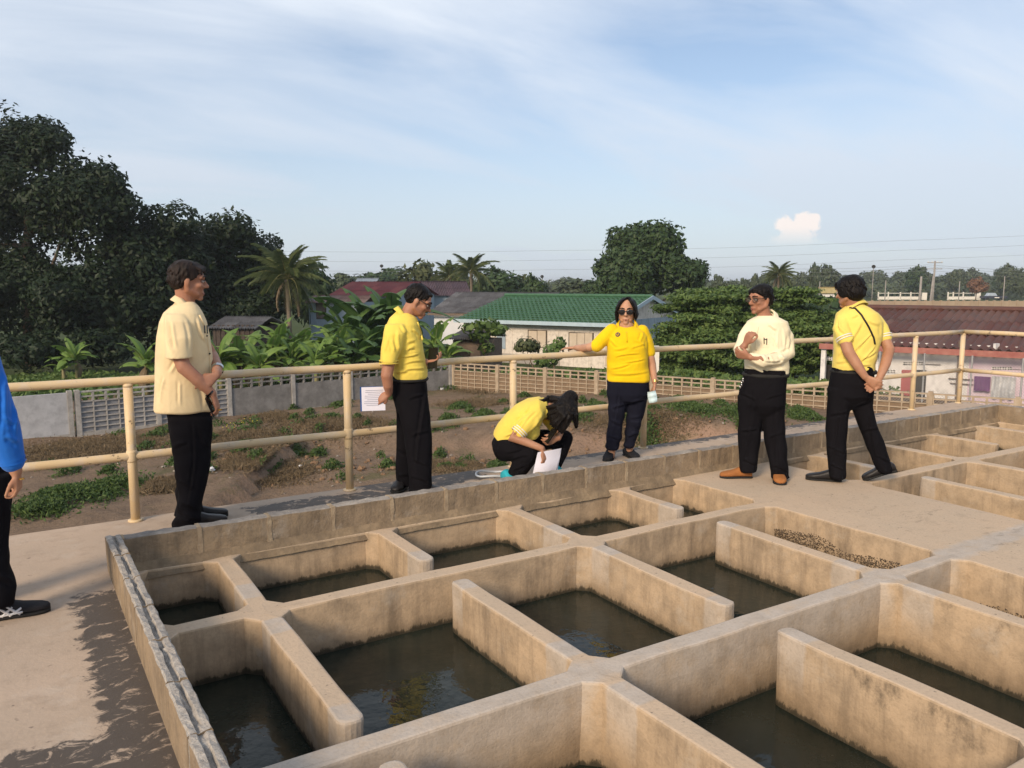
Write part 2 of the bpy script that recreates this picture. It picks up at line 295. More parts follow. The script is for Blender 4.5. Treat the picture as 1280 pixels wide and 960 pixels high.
def tank():
    def cuts(v):
        v = sorted(set(round(q, 4) for q in v)); o = [v[0]]
        for q in v[1:]:
            k = max(1, int((q-o[-1])/.24)); s = o[-1]
            o += [s+(q-s)*(i+1)/k for i in range(k)]
        return o
    A = cuts([r[1] for r in RECTS]+[r[2] for r in RECTS]); Bc = cuts([r[3] for r in RECTS]+[r[4] for r in RECTS])
    Zl = [0, -.13, -.32, -.6, -.95]
    solid = np.zeros((len(A)-1, len(Bc)-1), bool)
    for i in range(len(A)-1):
        for j in range(len(Bc)-1):
            a, b = (A[i]+A[i+1])/2, (Bc[j]+Bc[j+1])/2
            solid[i, j] = any(r[1] < a < r[2] and r[3] < b < r[4] for r in RECTS)
    bm = bmesh.new(); vd = {}
    def v(i, j, k):
        if (i, j, k) not in vd: vd[i, j, k] = bm.verts.new((A[i], Bc[j], Zl[k]))
        return vd[i, j, k]
    nA, nB = solid.shape
    for i in range(nA):
        for j in range(nB):
            if not solid[i, j]: continue
            bm.faces.new((v(i, j, 0), v(i+1, j, 0), v(i+1, j+1, 0), v(i, j+1, 0)))
            for di, dj, e in ((-1, 0, ((i, j+1), (i, j))), (1, 0, ((i+1, j), (i+1, j+1))), (0, -1, ((i, j), (i+1, j))), (0, 1, ((i+1, j+1), (i, j+1)))):
                ii, jj = i+di, j+dj
                if 0 <= ii < nA and 0 <= jj < nB and not solid[ii, jj]:
                    (p, q), (r, s) = e
                    for k in range(4): bm.faces.new((v(p, q, k), v(p, q, k+1), v(r, s, k+1), v(r, s, k)))
    bm.normal_update()
    conc, conv = [], []
    for e in bm.edges:
        if len(e.link_faces) != 2: continue
        a, b = e.verts
        if abs(a.co.x-b.co.x) > 1e-5 or abs(a.co.y-b.co.y) > 1e-5: continue
        n0, n1 = e.link_faces[0].normal, e.link_faces[1].normal
        if abs(n0.dot(n1)) > .5: continue
        c = e.link_faces[0].calc_center_median(); m = (a.co+b.co)/2
        (conc if (c-m).dot(n1) > 0 else conv).append(e)
    bmesh.ops.bevel(bm, geom=conv, offset=.042, segments=3, profile=.5, affect='EDGES', clamp_overlap=True)
    bm.normal_update()
    conc = [e for e in conc if e.is_valid]
    bmesh.ops.bevel(bm, geom=conc, offset=.062, segments=1, profile=.5, affect='EDGES', clamp_overlap=True)
    bm.normal_update()
    top = [e for e in bm.edges if len(e.link_faces) == 2 and max(f.normal.z for f in e.link_faces) > .9 and min(f.normal.z for f in e.link_faces) < .3]
    bmesh.ops.bevel(bm, geom=top, offset=.011, segments=2, profile=.5, affect='EDGES', clamp_overlap=True)
    bmesh.ops.triangulate(bm, faces=[f for f in bm.faces if len(f.verts) > 4])
    for q in bm.verts:
        p = q.co; k = 3.1
        d = Vector((noise.noise(p*k), noise.noise(p*k+Vector((7, 3, 1))), noise.noise(p*k+Vector((2, 9, 4)))*.8))*.009
        d += Vector((noise.noise(p*11), noise.noise(p*11+Vector((7, 3, 1))), noise.noise(p*11+Vector((2, 9, 4)))*.9))*.0060
        if p.x < .42 or p.x > 9.96 or p.y > 4.94 or p.y < 1.16: d = Vector()
        q.co = p + d
    root = empty('filter_tank', (.4, 1.15, -.95)); tag(root, 'tan plastered concrete water tank split by low walls into many small open basins', 'water tank')
    parts = {}
    for f in bm.faces:
        c = f.calc_center_median(); hit = None
        for idx, r in enumerate(RECTS):
            if r[1]-.012 < c.x < r[2]+.012 and r[3]-.012 < c.y < r[4]+.012:
                hit = idx
                if r[0] in ('deck_slab', 'long_wall'): break
        if hit is None:
            hit = min(range(len(RECTS)), key=lambda k: max(RECTS[k][1]-c.x, c.x-RECTS[k][2], 0)+max(RECTS[k][3]-c.y, c.y-RECTS[k][4], 0))
        parts.setdefault(hit, []).append(f)
    for idx, fs in parts.items():
        vm_, V, Fc = {}, [], []
        for f in fs:
            q = []
            for vv in f.verts:
                if vv.index not in vm_ or vv not in vm_: pass
                if vv not in vm_: vm_[vv] = len(V); V.append(vv.co-root.location)
                q.append(vm_[vv])
            Fc.append(q)
        me = bpy.data.meshes.new(RECTS[idx][0]); me.from_pydata(V, [], Fc); me.update()
        link(RECTS[idx][0], me, M_TANK, root)
    bm.free(); return root
TANK = tank()
# water of the three rows, each at its own level
def water_material():
    m, t, b = newmat('dark_water'); p = pos(t); b.inputs['Roughness'].default_value = .06; b.inputs['IOR'].default_value = 1.33
    c = mixc(t, ramp(t, noise_(t, p, 1.6, 5, .6), [(.35, 0), (.7, 1)]), (.012, .016, .012), (.026, .031, .024))
    c = mixc(t, ramp(t, noise_(t, p, 45, 3, .5), [(.74, 0), (.78, .35)]), c, (.14, .13, .10))
    L(t, c, b.inputs['Base Color']); b.inputs['Specular IOR Level'].default_value = .42
    h = math_(t, 'ADD', noise_(t, p, 5, 3, .5), math_(t, 'MULTIPLY', noise_(t, p, 22, 2, .5), .35)); bumpn(t, b, h, .22, .02); return m
M_WATER = water_material()
for y0, y1, z in ((B1[1]-.05, BK+.05, -.245), (B2[1]-.05, B1[0]+.05, -.283), (B3[1]-.05, B2[0]+.05, -.368)):
    q = MB(); q.add([(.45, y0, z), (9.93, y0, z), (9.93, y1, z), (.45, y1, z)], [(0, 1, 2, 3)]); tag(q.build('water', M_WATER), kind='structure')
# honeycombed aggregate showing through the plaster low on the deck wall
M_PEB = mat('brown_pebble', (.11, .082, .058), (.05, .038, .028), 60, .9, .3, 200)
def pebbles(x, y0, y1, zl, zh, n, sg):
    V, Fc = [], []
    base = [(1, 0, 0), (-1, 0, 0), (0, 1, 0), (0, -1, 0), (0, 0, 1), (0, 0, -1)]; fo = [(0, 2, 4), (2, 1, 4), (1, 3, 4), (3, 0, 4), (2, 0, 5), (1, 2, 5), (3, 1, 5), (0, 3, 5)]
    for _ in range(n):
        u = random.random(); y = y0+(y1-y0)*random.random(); zt = zl+(zh-zl)*(random.random()**1.7)*(.55+.45*noise.noise((y*3, 1, 1))+.3)
        r = random.uniform(.0025, .0052); c = (x+sg*random.uniform(.004, .009), y, zt); k = len(V)
        V += [(c[0]+r*a*random.uniform(.7, 1.2), c[1]+r*b*random.uniform(.7, 1.3), c[2]+r*d*random.uniform(.6, 1.1)) for a, b, d in base]; Fc += [(p+k, q+k, s+k) for p, q, s in fo]
    me = npmesh('exposed_aggregate', np.array(V)-np.array(TANK.location), Fc); o = link('exposed_aggregate', me, M_PEB, TANK); tag(o, kind='stuff')
pebbles(4.697, 2.68, 3.82, -.29, -.12, 4200, -1); pebbles(4.697, 1.4, 2.40, -.37, -.2, 2000, -1)
# ------------------------------------------------------------------ block parapets
def block_mesh(L_, W, Hh, groove, seed):
    """hollow block laid lengthwise along +Y, centred; rough top with the long core slot when groove is set"""
    r = random.Random(seed); nseg = 9
    prof = [(-W/2, 0), (-W/2, Hh-.006), (-W/2+.006, Hh), (-.013, Hh), (-.006, Hh-.020 if groove else Hh), (.006, Hh-.020 if groove else Hh), (.013, Hh), (W/2-.006, Hh), (W/2, Hh-.006), (W/2, 0)]
    n = len(prof); V, Fs, mi = [], [], []
    for i in range(nseg+1):
        y = -L_/2+L_*i/nseg
        for k, (x, z) in enumerate(prof):
            j = .0028 if 0 < z else 0
            g = .7 if (k in (4, 5) and (i in (0, nseg) or r.random() < .2)) else 0
            V.append((x+r.uniform(-j, j), y+(r.uniform(-.002, .002)), z+r.uniform(-1, 1)*j*(1.5 if 2 <= k <= n-3 else .6)+g*.016*groove))
    for i in range(nseg):
        for k in range(n-1):
            Fs.append((i*n+k, i*n+k+1, (i+1)*n+k+1, (i+1)*n+k)); mi.append(1 if 1 <= k <= n-3 else 0)
    Fs.append(tuple(range(n))[::-1]); mi.append(0); Fs.append(tuple(nseg*n+k for k in range(n))); mi.append(0)
    me = bpy.data.meshes.new('concrete_block'); me.from_pydata(V, [], [f[::-1] for f in Fs]); me.polygons.foreach_set('material_index', mi); me.update(); return me
def block_row(root, p0, d, n, pitch, variants, rz, mats, joint):
    for i in range(n):
        c = p0 + d*(pitch*(i+.5)); me = variants[i % len(variants)]
        if not me.materials:
            for m in mats: me.materials.append(m)
        o = link('concrete_block', me, None, root); o.location = c-root.location; o.rotation_euler = (random.uniform(-.006, .006), random.uniform(-.006, .006), rz+random.uniform(-.006, .006)+(math.pi if i % 3 == 1 else 0))
        joint(i, p0+d*(pitch*i))
def mortar_blob(W, Hh, wd, seed, proud=.003):
    r = random.Random(seed); q = MB(); n = 6; V = []
    for i in range(n):
        z = Hh*(i/(n-1)); w0 = wd*r.uniform(.6, 1.35)/2
        V += [(-W/2-proud, -w0, z), (-W/2-proud, w0*r.uniform(.7, 1.2), z), (W/2+proud, w0, z), (W/2+proud, -w0, z)]
    Fs = []
    for i in range(n-1):
        for k in range(4): Fs.append((i*4+k, i*4+(k+1) % 4, (i+1)*4+(k+1) % 4, (i+1)*4+k))
    Fs += [(3, 2, 1, 0), tuple((n-1)*4+k for k in range(4))]; q.add(V, Fs); return q.mesh('mortar_joint')
PH = .205
lp = empty('block_parapet', (.438, 1.2, 0)); tag(lp, 'low grey parapet of raw hollow blocks along the dark stained left edge of the tank', 'parapet', 'block parapets round the tank')
vl = [block_mesh(.388, .078, PH+.01, True, s) for s in range(5)]; mj = [mortar_blob(.074, PH-.004, .016, s, .0005) for s in range(3)]
def jl(i, p):
    o = link('mortar_joint', mj[i % 3], M_BLOCKRAW, lp); o.location = p-lp.location
block_row(lp, Vector((.438, 4.952, -.008)), Vector((0, -1, 0)), 10, .4, vl, 0, (M_BLOCK, M_BLOCKRAW), jl)
bp = empty('block_parapet', (.5, 4.908, 0)); tag(bp, 'long tan block parapet with pale mortar joints between the walkway and the tank', 'parapet', 'block parapets round the tank')
M_CAP = mat('cement_cap', (.36, .325, .285), (.20, .18, .165), 5, .9, .6, 60, .2, fine=30)
vb = [block_mesh(.39, .086, PH, False, s+20) for s in range(6)]; mk = [mortar_blob(.086, PH+.001, .028, s+9, .003) for s in range(4)]
def jb(i, p):
    o = link('mortar_joint', mk[i % 4], M_MORTAR, bp); o.location = p-bp.location; o.rotation_euler = (0, 0, math.pi/2)
block_row(bp, Vector((.478, 4.908, -.008)), Vector((1, 0, 0)), 23, .409, vb, -math.pi/2, (M_BLOCK, M_CAP), jb)
rp = empty('block_parapet', (9.93, 1.2, 0)); tag(rp, 'dark weathered block parapet closing the far right end of the tank', 'parapet', 'block parapets round the tank')
def jr(i, p):
    o = link('mortar_joint', mk[i % 4], M_MORTAR, rp); o.location = p-rp.location
block_row(rp, Vector((9.93, 4.95, -.008)), Vector((0, -1, 0)), 9, .4, vb, 0, (M_BLOCK, M_CAP), jr)
# mortar fillet, coloured darker than the joints, where the back parapet stands on the tank wall
q = MB(); V = []; nn = 260
for i in range(nn+1):
    a = .5+9.4*i/nn; j = .004*noise.noise((a*5, 0, 0))+.004*noise.noise((a*21, 4, 0))
    V += [(a, BK-.016+j*.4, -.045+j), (a, BK+.002+j*.6, -.008+j*.5), (a, 4.872, .055+j), (a, 4.872, -.05)]
q.add(V, [(i*4+k, i*4+k+1, i*4+k+5, i*4+k+4) for i in range(nn) for k in range(3)]); q.build('mortar_fillet', mat('dark_mortar', (.30, .225, .145), (.17, .13, .09), 6, .95, .6, 50, .1, fine=20), bp, bp.location)
# ------------------------------------------------------------------ pipe railing
def rail_material():
    m, t, b = newmat('cream_pipe_paint'); p = pos(t); b.inputs['Roughness'].default_value = .55
    c = mixc(t, ramp(t, noise_(t, p, 3, 6, .6), [(.3, 0), (.7, 1)]), (.58, .43, .24), (.64, .50, .31))
    c = mixc(t, ramp(t, noise_(t, mapv(t, p, (1, 1, 1), (4, 4, 4)), 9, 6, .7), [(.50, 0), (.68, .75)]), c, (.56, .48, .40))
    c = mixc(t, ramp(t, noise_(t, mapv(t, p, (1, 1, 1), (1, 8, 2)), 11, 7, .75), [(.60, 0), (.64, .9)]), c, (.14, .095, .065))
    L(t, c, b.inputs['Base Color']); bumpn(t, b, noise_(t, p, 60, 3, .5), .15, .004); return m
M_RAIL = rail_material()
RB = 5.93; ZT, ZM, RR = .975, .455, .0285
rail = empty('pipe_railing', (.67, RB, 0)); tag(rail, 'cream painted steel pipe railing with two rails along the walkway edge', 'railing')
for x, y in [(-5.3, RB), (-3.8, RB), (-2.3, RB), (-.83, RB), (.67, RB), (2.22, RB), (3.75, RB), (5.28, RB), (6.8, RB), (8.35, RB), (9.86, RB), (10.97, RB), (10.97, 4.4), (10.97, 2.9), (10.97, 1.4)]:
    q = MB(); q.tube([(x, y, -.02), (x, y, ZT-.02)], .031, 16); q.tube([(x, y, -.004), (x, y, .010), (x, y, .014)], [.05, .05, .034], 16); q.tube([(x, y, ZT-.045), (x, y, ZT-.024)], [.032, .0345], 16); q.tube([(x, y, ZM-.042), (x, y, ZM-.028), (x, y, ZM+.028), (x, y, ZM+.042)], [.0315, .036, .036, .0315], 16); q.build('post', M_RAIL, rail, rail.location, True)
def railpipe(name, pts, r=RR):
    q = MB(); P = []
    for a, b in zip(pts[:-1], pts[1:]):
        a, b = Vector(a), Vector(b); k = max(1, int((b-a).length/.5))
        P += [a+(b-a)*i/k + Vector((0, noise.noise(a+(b-a)*i/k)*.008, noise.noise((b-a)*i/k+Vector((3, 1, 5)))*.010)) for i in range(k)]
    q.tube(P+[Vector(pts[-1])], r, 16); q.build(name, M_RAIL, rail, rail.location, True)
railpipe('top_rail', [(-6, RB, ZT), (10.97, RB, ZT)]); railpipe('mid_rail', [(-6, RB+.002, ZM), (10.97, RB+.002, ZM)])
railpipe('top_rail', [(10.972, RB, ZT), (10.972, 0, ZT)]); railpipe('mid_rail', [(10.972, RB, ZM), (10.972, 0, ZM)])
# ------------------------------------------------------------------ ground
def gz(X, Y):
    x = X*RH.x + Y*RH.y; D = X*FH.x + Y*FH.y
    n = noise.fractal((X*.22, Y*.22, 1.3), 1, 2, 4)
    pl = -2.62 + .34*min(1, max(0, (x+1)/5)) ; lo = -3.1 if x > -6 else -2.75
    if x < -6: pl = -2.72
    De = 22.3 + 1.4*noise.noise((x*.35, 2, 0)) + .5*noise.noise((x*1.4, 5, 0)) - .06*max(0, x-4)**1.5
    wd = 1.0+.9*(noise.noise((x*.8, 9, 0))+.5) if x > -6 else 4
    s = min(1, max(0, (D-De)/wd+.5)); s = s*s*(3-2*s)
    z = lo+(pl-lo)*s
    near = min(1, max(0, (35-D)/6)) if x > -14 else 0
    z += n*.16*near + .035*noise.noise((X*1.3, Y*1.3, 0))*near + .04*noise.noise((X*3.7, Y*3.7, 0))*near
    if D > 32: z = z*(1-min(1, (D-32)/8)) + -2.85*min(1, (D-32)/8)
    if x > 13: z -= .3*min(1, (x-13)/4)
    return z
xs = np.concatenate([-np.geomspace(3500, 26, 22), np.arange(-25, 46.01, .3), np.geomspace(48, 3500, 22)]); ys = np.concatenate([-np.geomspace(3500, 12, 14), np.arange(-11, 46.01, .3), np.geomspace(48, 3500, 22)])
nx, ny = len(xs), len(ys)
GV = np.array([(x, y, gz(x, y)) for y in ys for x in xs]); ii = np.arange((ny-1)*(nx-1)); gi, gj = ii % (nx-1), ii//(nx-1)
GF = np.stack([gj*nx+gi, gj*nx+gi+1, (gj+1)*nx+gi+1, (gj+1)*nx+gi], 1)
def ground_material():
    m, t, b = newmat('dirt_and_grass'); p = pos(t); b.inputs['Roughness'].default_value = .95; b.inputs['Specular IOR Level'].default_value = .1
    g = N(t, 'ShaderNodeNewGeometry'); sn = N(t, 'ShaderNodeSeparateXYZ'); L(t, g.outputs['Normal'], sn.inputs[0])
    n1 = noise_(t, p, .5, 7, .65); n2 = noise_(t, p, 3, 8, .7); n3 = noise_(t, p, 14, 6, .7)
    c = mixc(t, ramp(t, n2, [(.35, 0), (.65, 1)]), (.15, .108, .077), (.24, .172, .12))
    c = mixc(t, ramp(t, n1, [(.42, 0), (.6, .8)]), c, (.22, .155, .105))
    c = mixc(t, ramp(t, sn.outputs[2], [(.78, 1), (.93, 0)]), c, (.31, .205, .145))
    c = mixc(t, ramp(t, n3, [(.5, 0), (.72, .65)]), c, (.085, .062, .044))
    c = mixc(t, ramp(t, noise_(t, mapv(t, p, (1, 1, 1), (8, 3, 1)), .7, 7, .7), [(.55, 0), (.66, .55)]), c, (.085, .095, .035))
    s = N(t, 'ShaderNodeSeparateXYZ'); L(t, p, s.inputs[0])
    D = math_(t, 'ADD', math_(t, 'MULTIPLY', s.outputs[0], FH.x), math_(t, 'MULTIPLY', s.outputs[1], FH.y))
    c = mixc(t, ramp(t, math_(t, 'DIVIDE', D, 60), [(.5, 0), (.6, 1)]), c, mixc(t, n2, (.035, .06, .02), (.085, .10, .04)))
    L(t, c, b.inputs['Base Color']); bumpn(t, b, math_(t, 'ADD', n2, math_(t, 'MULTIPLY', n3, .6)), .9, .08); return m
tag(link('dirt_ground', npmesh('dirt_ground', GV, GF, True), ground_material()), kind='structure')
# ------------------------------------------------------------------ concrete vent-block fences
M_FEN = mat('fence_concrete', (.44, .42, .39), (.31, .29, .265), 3, .9, .4, 30, .15, fine=9)
M_FENW = mat('warm_fence_concrete', (.42, .34, .25), (.33, .255, .18), 3, .9, .4, 30, .15, fine=9)
M_FENG = mat('grey_fence_slab', (.245, .235, .225), (.165, .158, .15), 2.5, .9, .4, 30, .15, fine=7)
M_FIN = mat('brown_block_recess', (.17, .12, .08), (.23, .165, .11), 6, .95, .3, 30, .1)  # brown backing of the block recesses, darker than the lattice bars
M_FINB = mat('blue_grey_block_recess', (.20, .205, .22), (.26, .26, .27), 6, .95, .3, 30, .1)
M_FWH = mat('whitewashed_panel', (.50, .50, .51), (.40, .40, .41), 2, .85, .3, 25, .2, fine=5)
def panel_mesh(Lp, Hp, style):
    q = MB(); rows, cols = 8, 6; ch, cw = Hp/rows, Lp/cols; t_, b_ = .05, .017
    if style == 'blank': return q.box((0, -.04, 0), (Lp, .04, Hp)).mesh('blank_panel')
    low = 6 if style != 'solid' else 6
    if style == 'solid':
        q.box((0, -.035, 0), (Lp, .035, Hp-2*ch), mi=0)
    else:
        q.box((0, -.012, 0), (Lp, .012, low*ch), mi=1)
        for i in range(cols+1): x = i*cw; q.box((max(0, x-b_), -t_, 0), (min(Lp, x+b_), -.0122, low*ch), mi=0); q.box((max(0, x-b_), .0122, 0), (min(Lp, x+b_), t_, low*ch), mi=0)
        for j in range(low+1):
            for i in range(cols):
                dz = random.uniform(-.006, .006); q.box((i*cw+b_, -t_+.002, max(0, j*ch-b_)+dz), ((i+1)*cw-b_, -.0122, j*ch+b_+dz), mi=0)
                q.box((i*cw+b_, .0122, max(0, j*ch-b_)+dz), ((i+1)*cw-b_, t_-.002, j*ch+b_+dz), mi=0)
    for j in (6.5, 7.5): pass
    z0 = Hp-2*ch+(.0 if style == 'solid' else b_)
    for i in range(cols+1): x = i*cw; q.box((max(0, x-.03), -t_+.004, z0), (min(Lp, x+.03), t_-.004, Hp-.03), mi=0)
    for i in range(cols): q.box((i*cw+.03, -t_+.006, Hp-ch-.02), ((i+1)*cw-.03, t_-.006, Hp-ch+.02), mi=0)
    q.box((0, -t_-.003, Hp-.03), (Lp, t_+.003, Hp+.012), mi=0)
    return q.mesh({'vent': 'vent_panel', 'solid': 'vent_topped_panel'}[style])
def fence(name, label, p0, p1, n, zt, zb, styles, mats, post_mat, hp=1.22):
    root = empty(name, (p0.x, p0.y, zb)); tag(root, label, 'fence', 'concrete fences round the yard')
    d = (p1-p0); d.z = 0; Lt = d.length; d.normalize(); ang = math.atan2(d.y, d.x); pit = Lt/n; cache = {}
    for i in range(n+1):
        c = p0+d*(pit*i); q = MB(); M = Matrix.Translation(Vector((c.x, c.y, 0))) @ Matrix.Rotation(ang, 4, 'Z')
        q.box((-.065, -.075, zb-.6), (.065, .075, zt+.05+random.uniform(-.015, .02)), M); q.build('fence_post', post_mat, root, root.location)
    for i in range(n):
        st = styles(i)
        if st not in cache:
            me = panel_mesh(pit-.136, hp, st[0]); [me.materials.append(m) for m in mats[st]]; cache[st] = me
        c = p0+d*(pit*i+.068); o = link(cache[st].name.split('.')[0], cache[st], None, root); o.location = Vector((c.x, c.y, zt-hp))-root.location; o.rotation_euler = (0, 0, ang)
        q = MB(); M = Matrix.Translation(Vector((c.x, c.y, 0))) @ Matrix.Rotation(ang, 4, 'Z'); q.box((0, -.058, zb-.6), (pit-.136, .058, zt-hp-.002), M); q.build('plinth', post_mat, root, root.location)
    return root
ZF = -1.53
fa, fb = PX(95, 480, 23.4), PX(562, 480, 32.3); fdir = (fb-fa); fdir.z = 0; fdir.normalize(); fa.z = fb.z = 0
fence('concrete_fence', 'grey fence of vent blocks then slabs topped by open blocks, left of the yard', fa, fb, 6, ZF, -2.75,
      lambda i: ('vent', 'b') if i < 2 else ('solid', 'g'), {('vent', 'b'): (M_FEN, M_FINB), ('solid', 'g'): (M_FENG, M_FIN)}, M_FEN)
fence('concrete_fence', 'plain whitewashed fence panels behind the blue shirted man', fa-fdir*(12.3+.2), fa-fdir*.2, 6, ZF-.0, -2.8, lambda i: ('blank', 'w'), {('blank', 'w'): (M_FWH,)}, M_FEN)
ga, gb = PX(562, 480, 32.45), PX(1280, 480, 21.9); ga.z = gb.z = 0; gd = (gb-ga).normalized(); ga = ga+gd*.2
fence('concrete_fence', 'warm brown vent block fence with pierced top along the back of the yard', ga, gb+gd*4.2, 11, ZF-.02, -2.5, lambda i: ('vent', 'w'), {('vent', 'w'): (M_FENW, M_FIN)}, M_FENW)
# ------------------------------------------------------------------ foliage tools
def leafcloud(pts, nrm, size, rand=.5, aspect=.55, droop=0, seed=0):
    """two-triangle bent leaf quads at pts facing roughly along nrm; returns V, F, shade"""
    r = np.random.default_rng(seed); n = len(pts); nrm = nrm + r.normal(size=(n, 3))*rand; nrm /= np.linalg.norm(nrm, axis=1)[:, None]+1e-9
    t = r.normal(size=(n, 3)); t[:, 2] -= droop; t -= nrm*np.sum(t*nrm, 1)[:, None]; t /= np.linalg.norm(t, axis=1)[:, None]+1e-9; b = np.cross(nrm, t)
    s = size*(r.uniform(.65, 1.35, n))[:, None]; a = s*aspect
    V = np.stack([pts - t*s*.5, pts + b*a*.5 - nrm*s*.06, pts + t*s*.5, pts - b*a*.5 - nrm*s*.06], 1).reshape(-1, 3)
    i = np.arange(n)*4; Fc = np.stack([i, i+1, i+2, i+3], 1); sh = np.repeat(np.clip(r.normal(.5, .22, n), 0, 1), 4); return V, Fc, sh
def blobcloud(blobs, dens, seed, inner=.55, bumpy=.35):
    """points through the outer part of a set of ellipsoids; blobs rows: cx cy cz rx ry rz"""
    r = np.random.default_rng(seed); P, Nn = [], []
    for k, (cx, cy, cz, rx, ry, rz) in enumerate(blobs):
        area = 4*math.pi*((rx*ry)**1.6/3+(rx*rz)**1.6/3+(ry*rz)**1.6/3)**(1/1.6); n = max(20, int(area*dens))
        d = r.normal(size=(n, 3)); d /= np.linalg.norm(d, axis=1)[:, None]
        ph = r.uniform(0, 6.28, 6)
        lump = 1 + bumpy*.5*(np.sin(d[:, 0]*5+ph[0])*np.sin(d[:, 1]*5+ph[1]) + np.sin(d[:, 2]*6+ph[2])*np.sin(d[:, 0]*7+ph[3])*.7)
        rad = (inner+(1-inner)*r.uniform(0, 1, n)**.5)*lump
        p = d*rad[:, None]*np.array([rx, ry, rz])+np.array([cx, cy, cz]); nn_ = d/np.array([rx, ry, rz]); nn_ /= np.linalg.norm(nn_, axis=1)[:, None]; nn_[:, 2] += .35
        P.append(p); Nn.append(nn_)
    return np.concatenate(P), np.concatenate(Nn)
def leafmesh(name, V, Fc, sh):
    me = npmesh(name, V, Fc); a = me.attributes.new('shade', 'FLOAT', 'POINT'); a.data.foreach_set('value', sh.astype(np.float32)); return me
def subblobs(main, n, rs, seed, zflat=1):
    """cover big ellipsoids with smaller lumps so the outline is uneven"""
    r = np.random.default_rng(seed); o = []
    for m in main:
        m = np.array(m, float); k = n if isinstance(n, int) else int(n*m[3]*m[5])
        for _ in range(k):
            d = r.normal(size=3); d /= np.linalg.norm(d); d[2] = abs(d[2])*.9-.25 if d[2] < -.3 else d[2]
            q = m[:3]+d*m[3:]*r.uniform(.55, .98); s = rs*r.uniform(.6, 1.35); o.append((*q, s*r.uniform(.9, 1.3), s*r.uniform(.9, 1.3), s*zflat*r.uniform(.7, 1)))
    return o
def branches(q, base, top, blobs, r0, seed, n=7):
    r = random.Random(seed); base, top = Vector(base), Vector(top); mid = base.lerp(top, .5)+Vector((r.uniform(-.3, .3), r.uniform(-.3, .3), 0))
    q.tube([base, base.lerp(mid, .5), mid, top], [r0, r0*.8, r0*.65, r0*.3], 8)
    for b in r.sample(list(blobs), min(n, len(blobs))):
        e = Vector(b[:3]); s = base.lerp(top, r.uniform(.35, .9)); q.tube([s, s.lerp(e, .5)+Vector((0, 0, -.1*(e-s).length)), e], [r0*.35, r0*.22, r0*.06], 6)
M_BARK = mat('bark', (.16, .12, .085), (.08, .06, .045), 6, .95, .6, 30, .1)
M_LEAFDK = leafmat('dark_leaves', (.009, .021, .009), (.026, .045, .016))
M_LEAFMG = leafmat('mango_leaves', (.022, .050, .016), (.060, .098, .030))
M_LEAFMD = leafmat('mid_green_leaves', (.052, .108, .026), (.155, .215, .058))
M_LEAFLT = leafmat('bright_leaves', (.050, .100, .022), (.14, .19, .045), trans=.35)
M_LEAFOL = leafmat('olive_leaves', (.045, .062, .026), (.11, .125, .05))
M_LEAFFAR = leafmat('far_leaves', (.040, .062, .030), (.085, .105, .048), trans=.15)
M_LEAFRUST = leafmat('rust_leaves', (.16, .075, .04), (.24, .13, .07))
def tree(name, label, cat, base, blobs, dens, size, lm, seed, trunk=.25, top=None, group=None, rand=.55, aspect=.55, droop=.2, inner=.55, extra=None, nb=8):
    base = Vector(base); root = empty(name, base); tag(root, label, cat, group)
    bl = [(b[0]-base.x, b[1]-base.y, b[2]-base.z, *b[3:]) for b in blobs]
    P, Nn = blobcloud(bl, dens, seed, inner); V, Fc, sh = leafcloud(P, Nn, size, rand, aspect, droop, seed)
    me = leafmesh('crown', V, Fc, sh); link('crown', me, lm, root)
    if trunk:
        q = MB(); big = sorted(bl, key=lambda b: -b[3])[:14]; zt = max(b[2] for b in bl)*.72
        cx, cy = np.mean([b[0] for b in big]), np.mean([b[1] for b in big]); branches(q, (0, 0, -.3), top or (cx*.6, cy*.6, zt), bl, trunk, seed, nb); q.build('trunk', M_BARK, root, smooth=True)
    return root
def dup_tree(src, loc, s, rz, label, group=None, name=None):
    r = src.copy(); COL.objects.link(r); r.location = loc; r.scale = (s[0], s[0], s[1]) if isinstance(s, tuple) else (s, s, s); r.rotation_euler = (0, 0, rz); r['label'] = label
    if group: r['group'] = group
    for ch in src.children:
        c = ch.copy(); COL.objects.link(c); c.parent = r
    return r
def zpx(py, D): return EYE-(py-355)*D/1002.4
def bpx(px, py, D, rx, ry=None, rz=None):
    """ellipsoid seen at a pixel: radii in pixels across and up"""
    c = PX(px, py, D); s = D/1002.4; return (c.x, c.y, c.z, rx*s, (ry or rx)*s, (rz or rx)*s)
GROUND = -2.85
# ------------------------------------------------------------------ the dark trees on the left
def bigtree(label, D, basepx, mains, seed, lm, rs, dens=38, size=.29, cat='tree', group='tall dark trees on the left', trunk=.4, n=16, name='broadleaf_tree', inner=.5):
    b = PX(basepx, 480, D); b.z = GROUND; main = [bpx(*m) for m in mains]; sub = subblobs(main, n, rs, seed)
    core = [(m[0], m[1], m[2], m[3]*.86, m[4]*.86, m[5]*.86) for m in main]
    return tree(name, label, cat, b, sub+core, dens, size, lm, seed, trunk, group=group, inner=inner)
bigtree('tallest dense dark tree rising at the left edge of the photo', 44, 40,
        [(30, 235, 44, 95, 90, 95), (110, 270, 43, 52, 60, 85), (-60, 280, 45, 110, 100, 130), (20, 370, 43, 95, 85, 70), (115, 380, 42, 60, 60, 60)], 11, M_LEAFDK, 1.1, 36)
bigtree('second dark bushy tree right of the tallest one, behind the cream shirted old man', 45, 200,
        [(200, 320, 45, 52, 60, 58), (165, 345, 44, 50, 60, 70), (235, 350, 46, 40, 50, 55), (200, 400, 44, 75, 60, 45)], 12, M_LEAFDK, .95, 32)
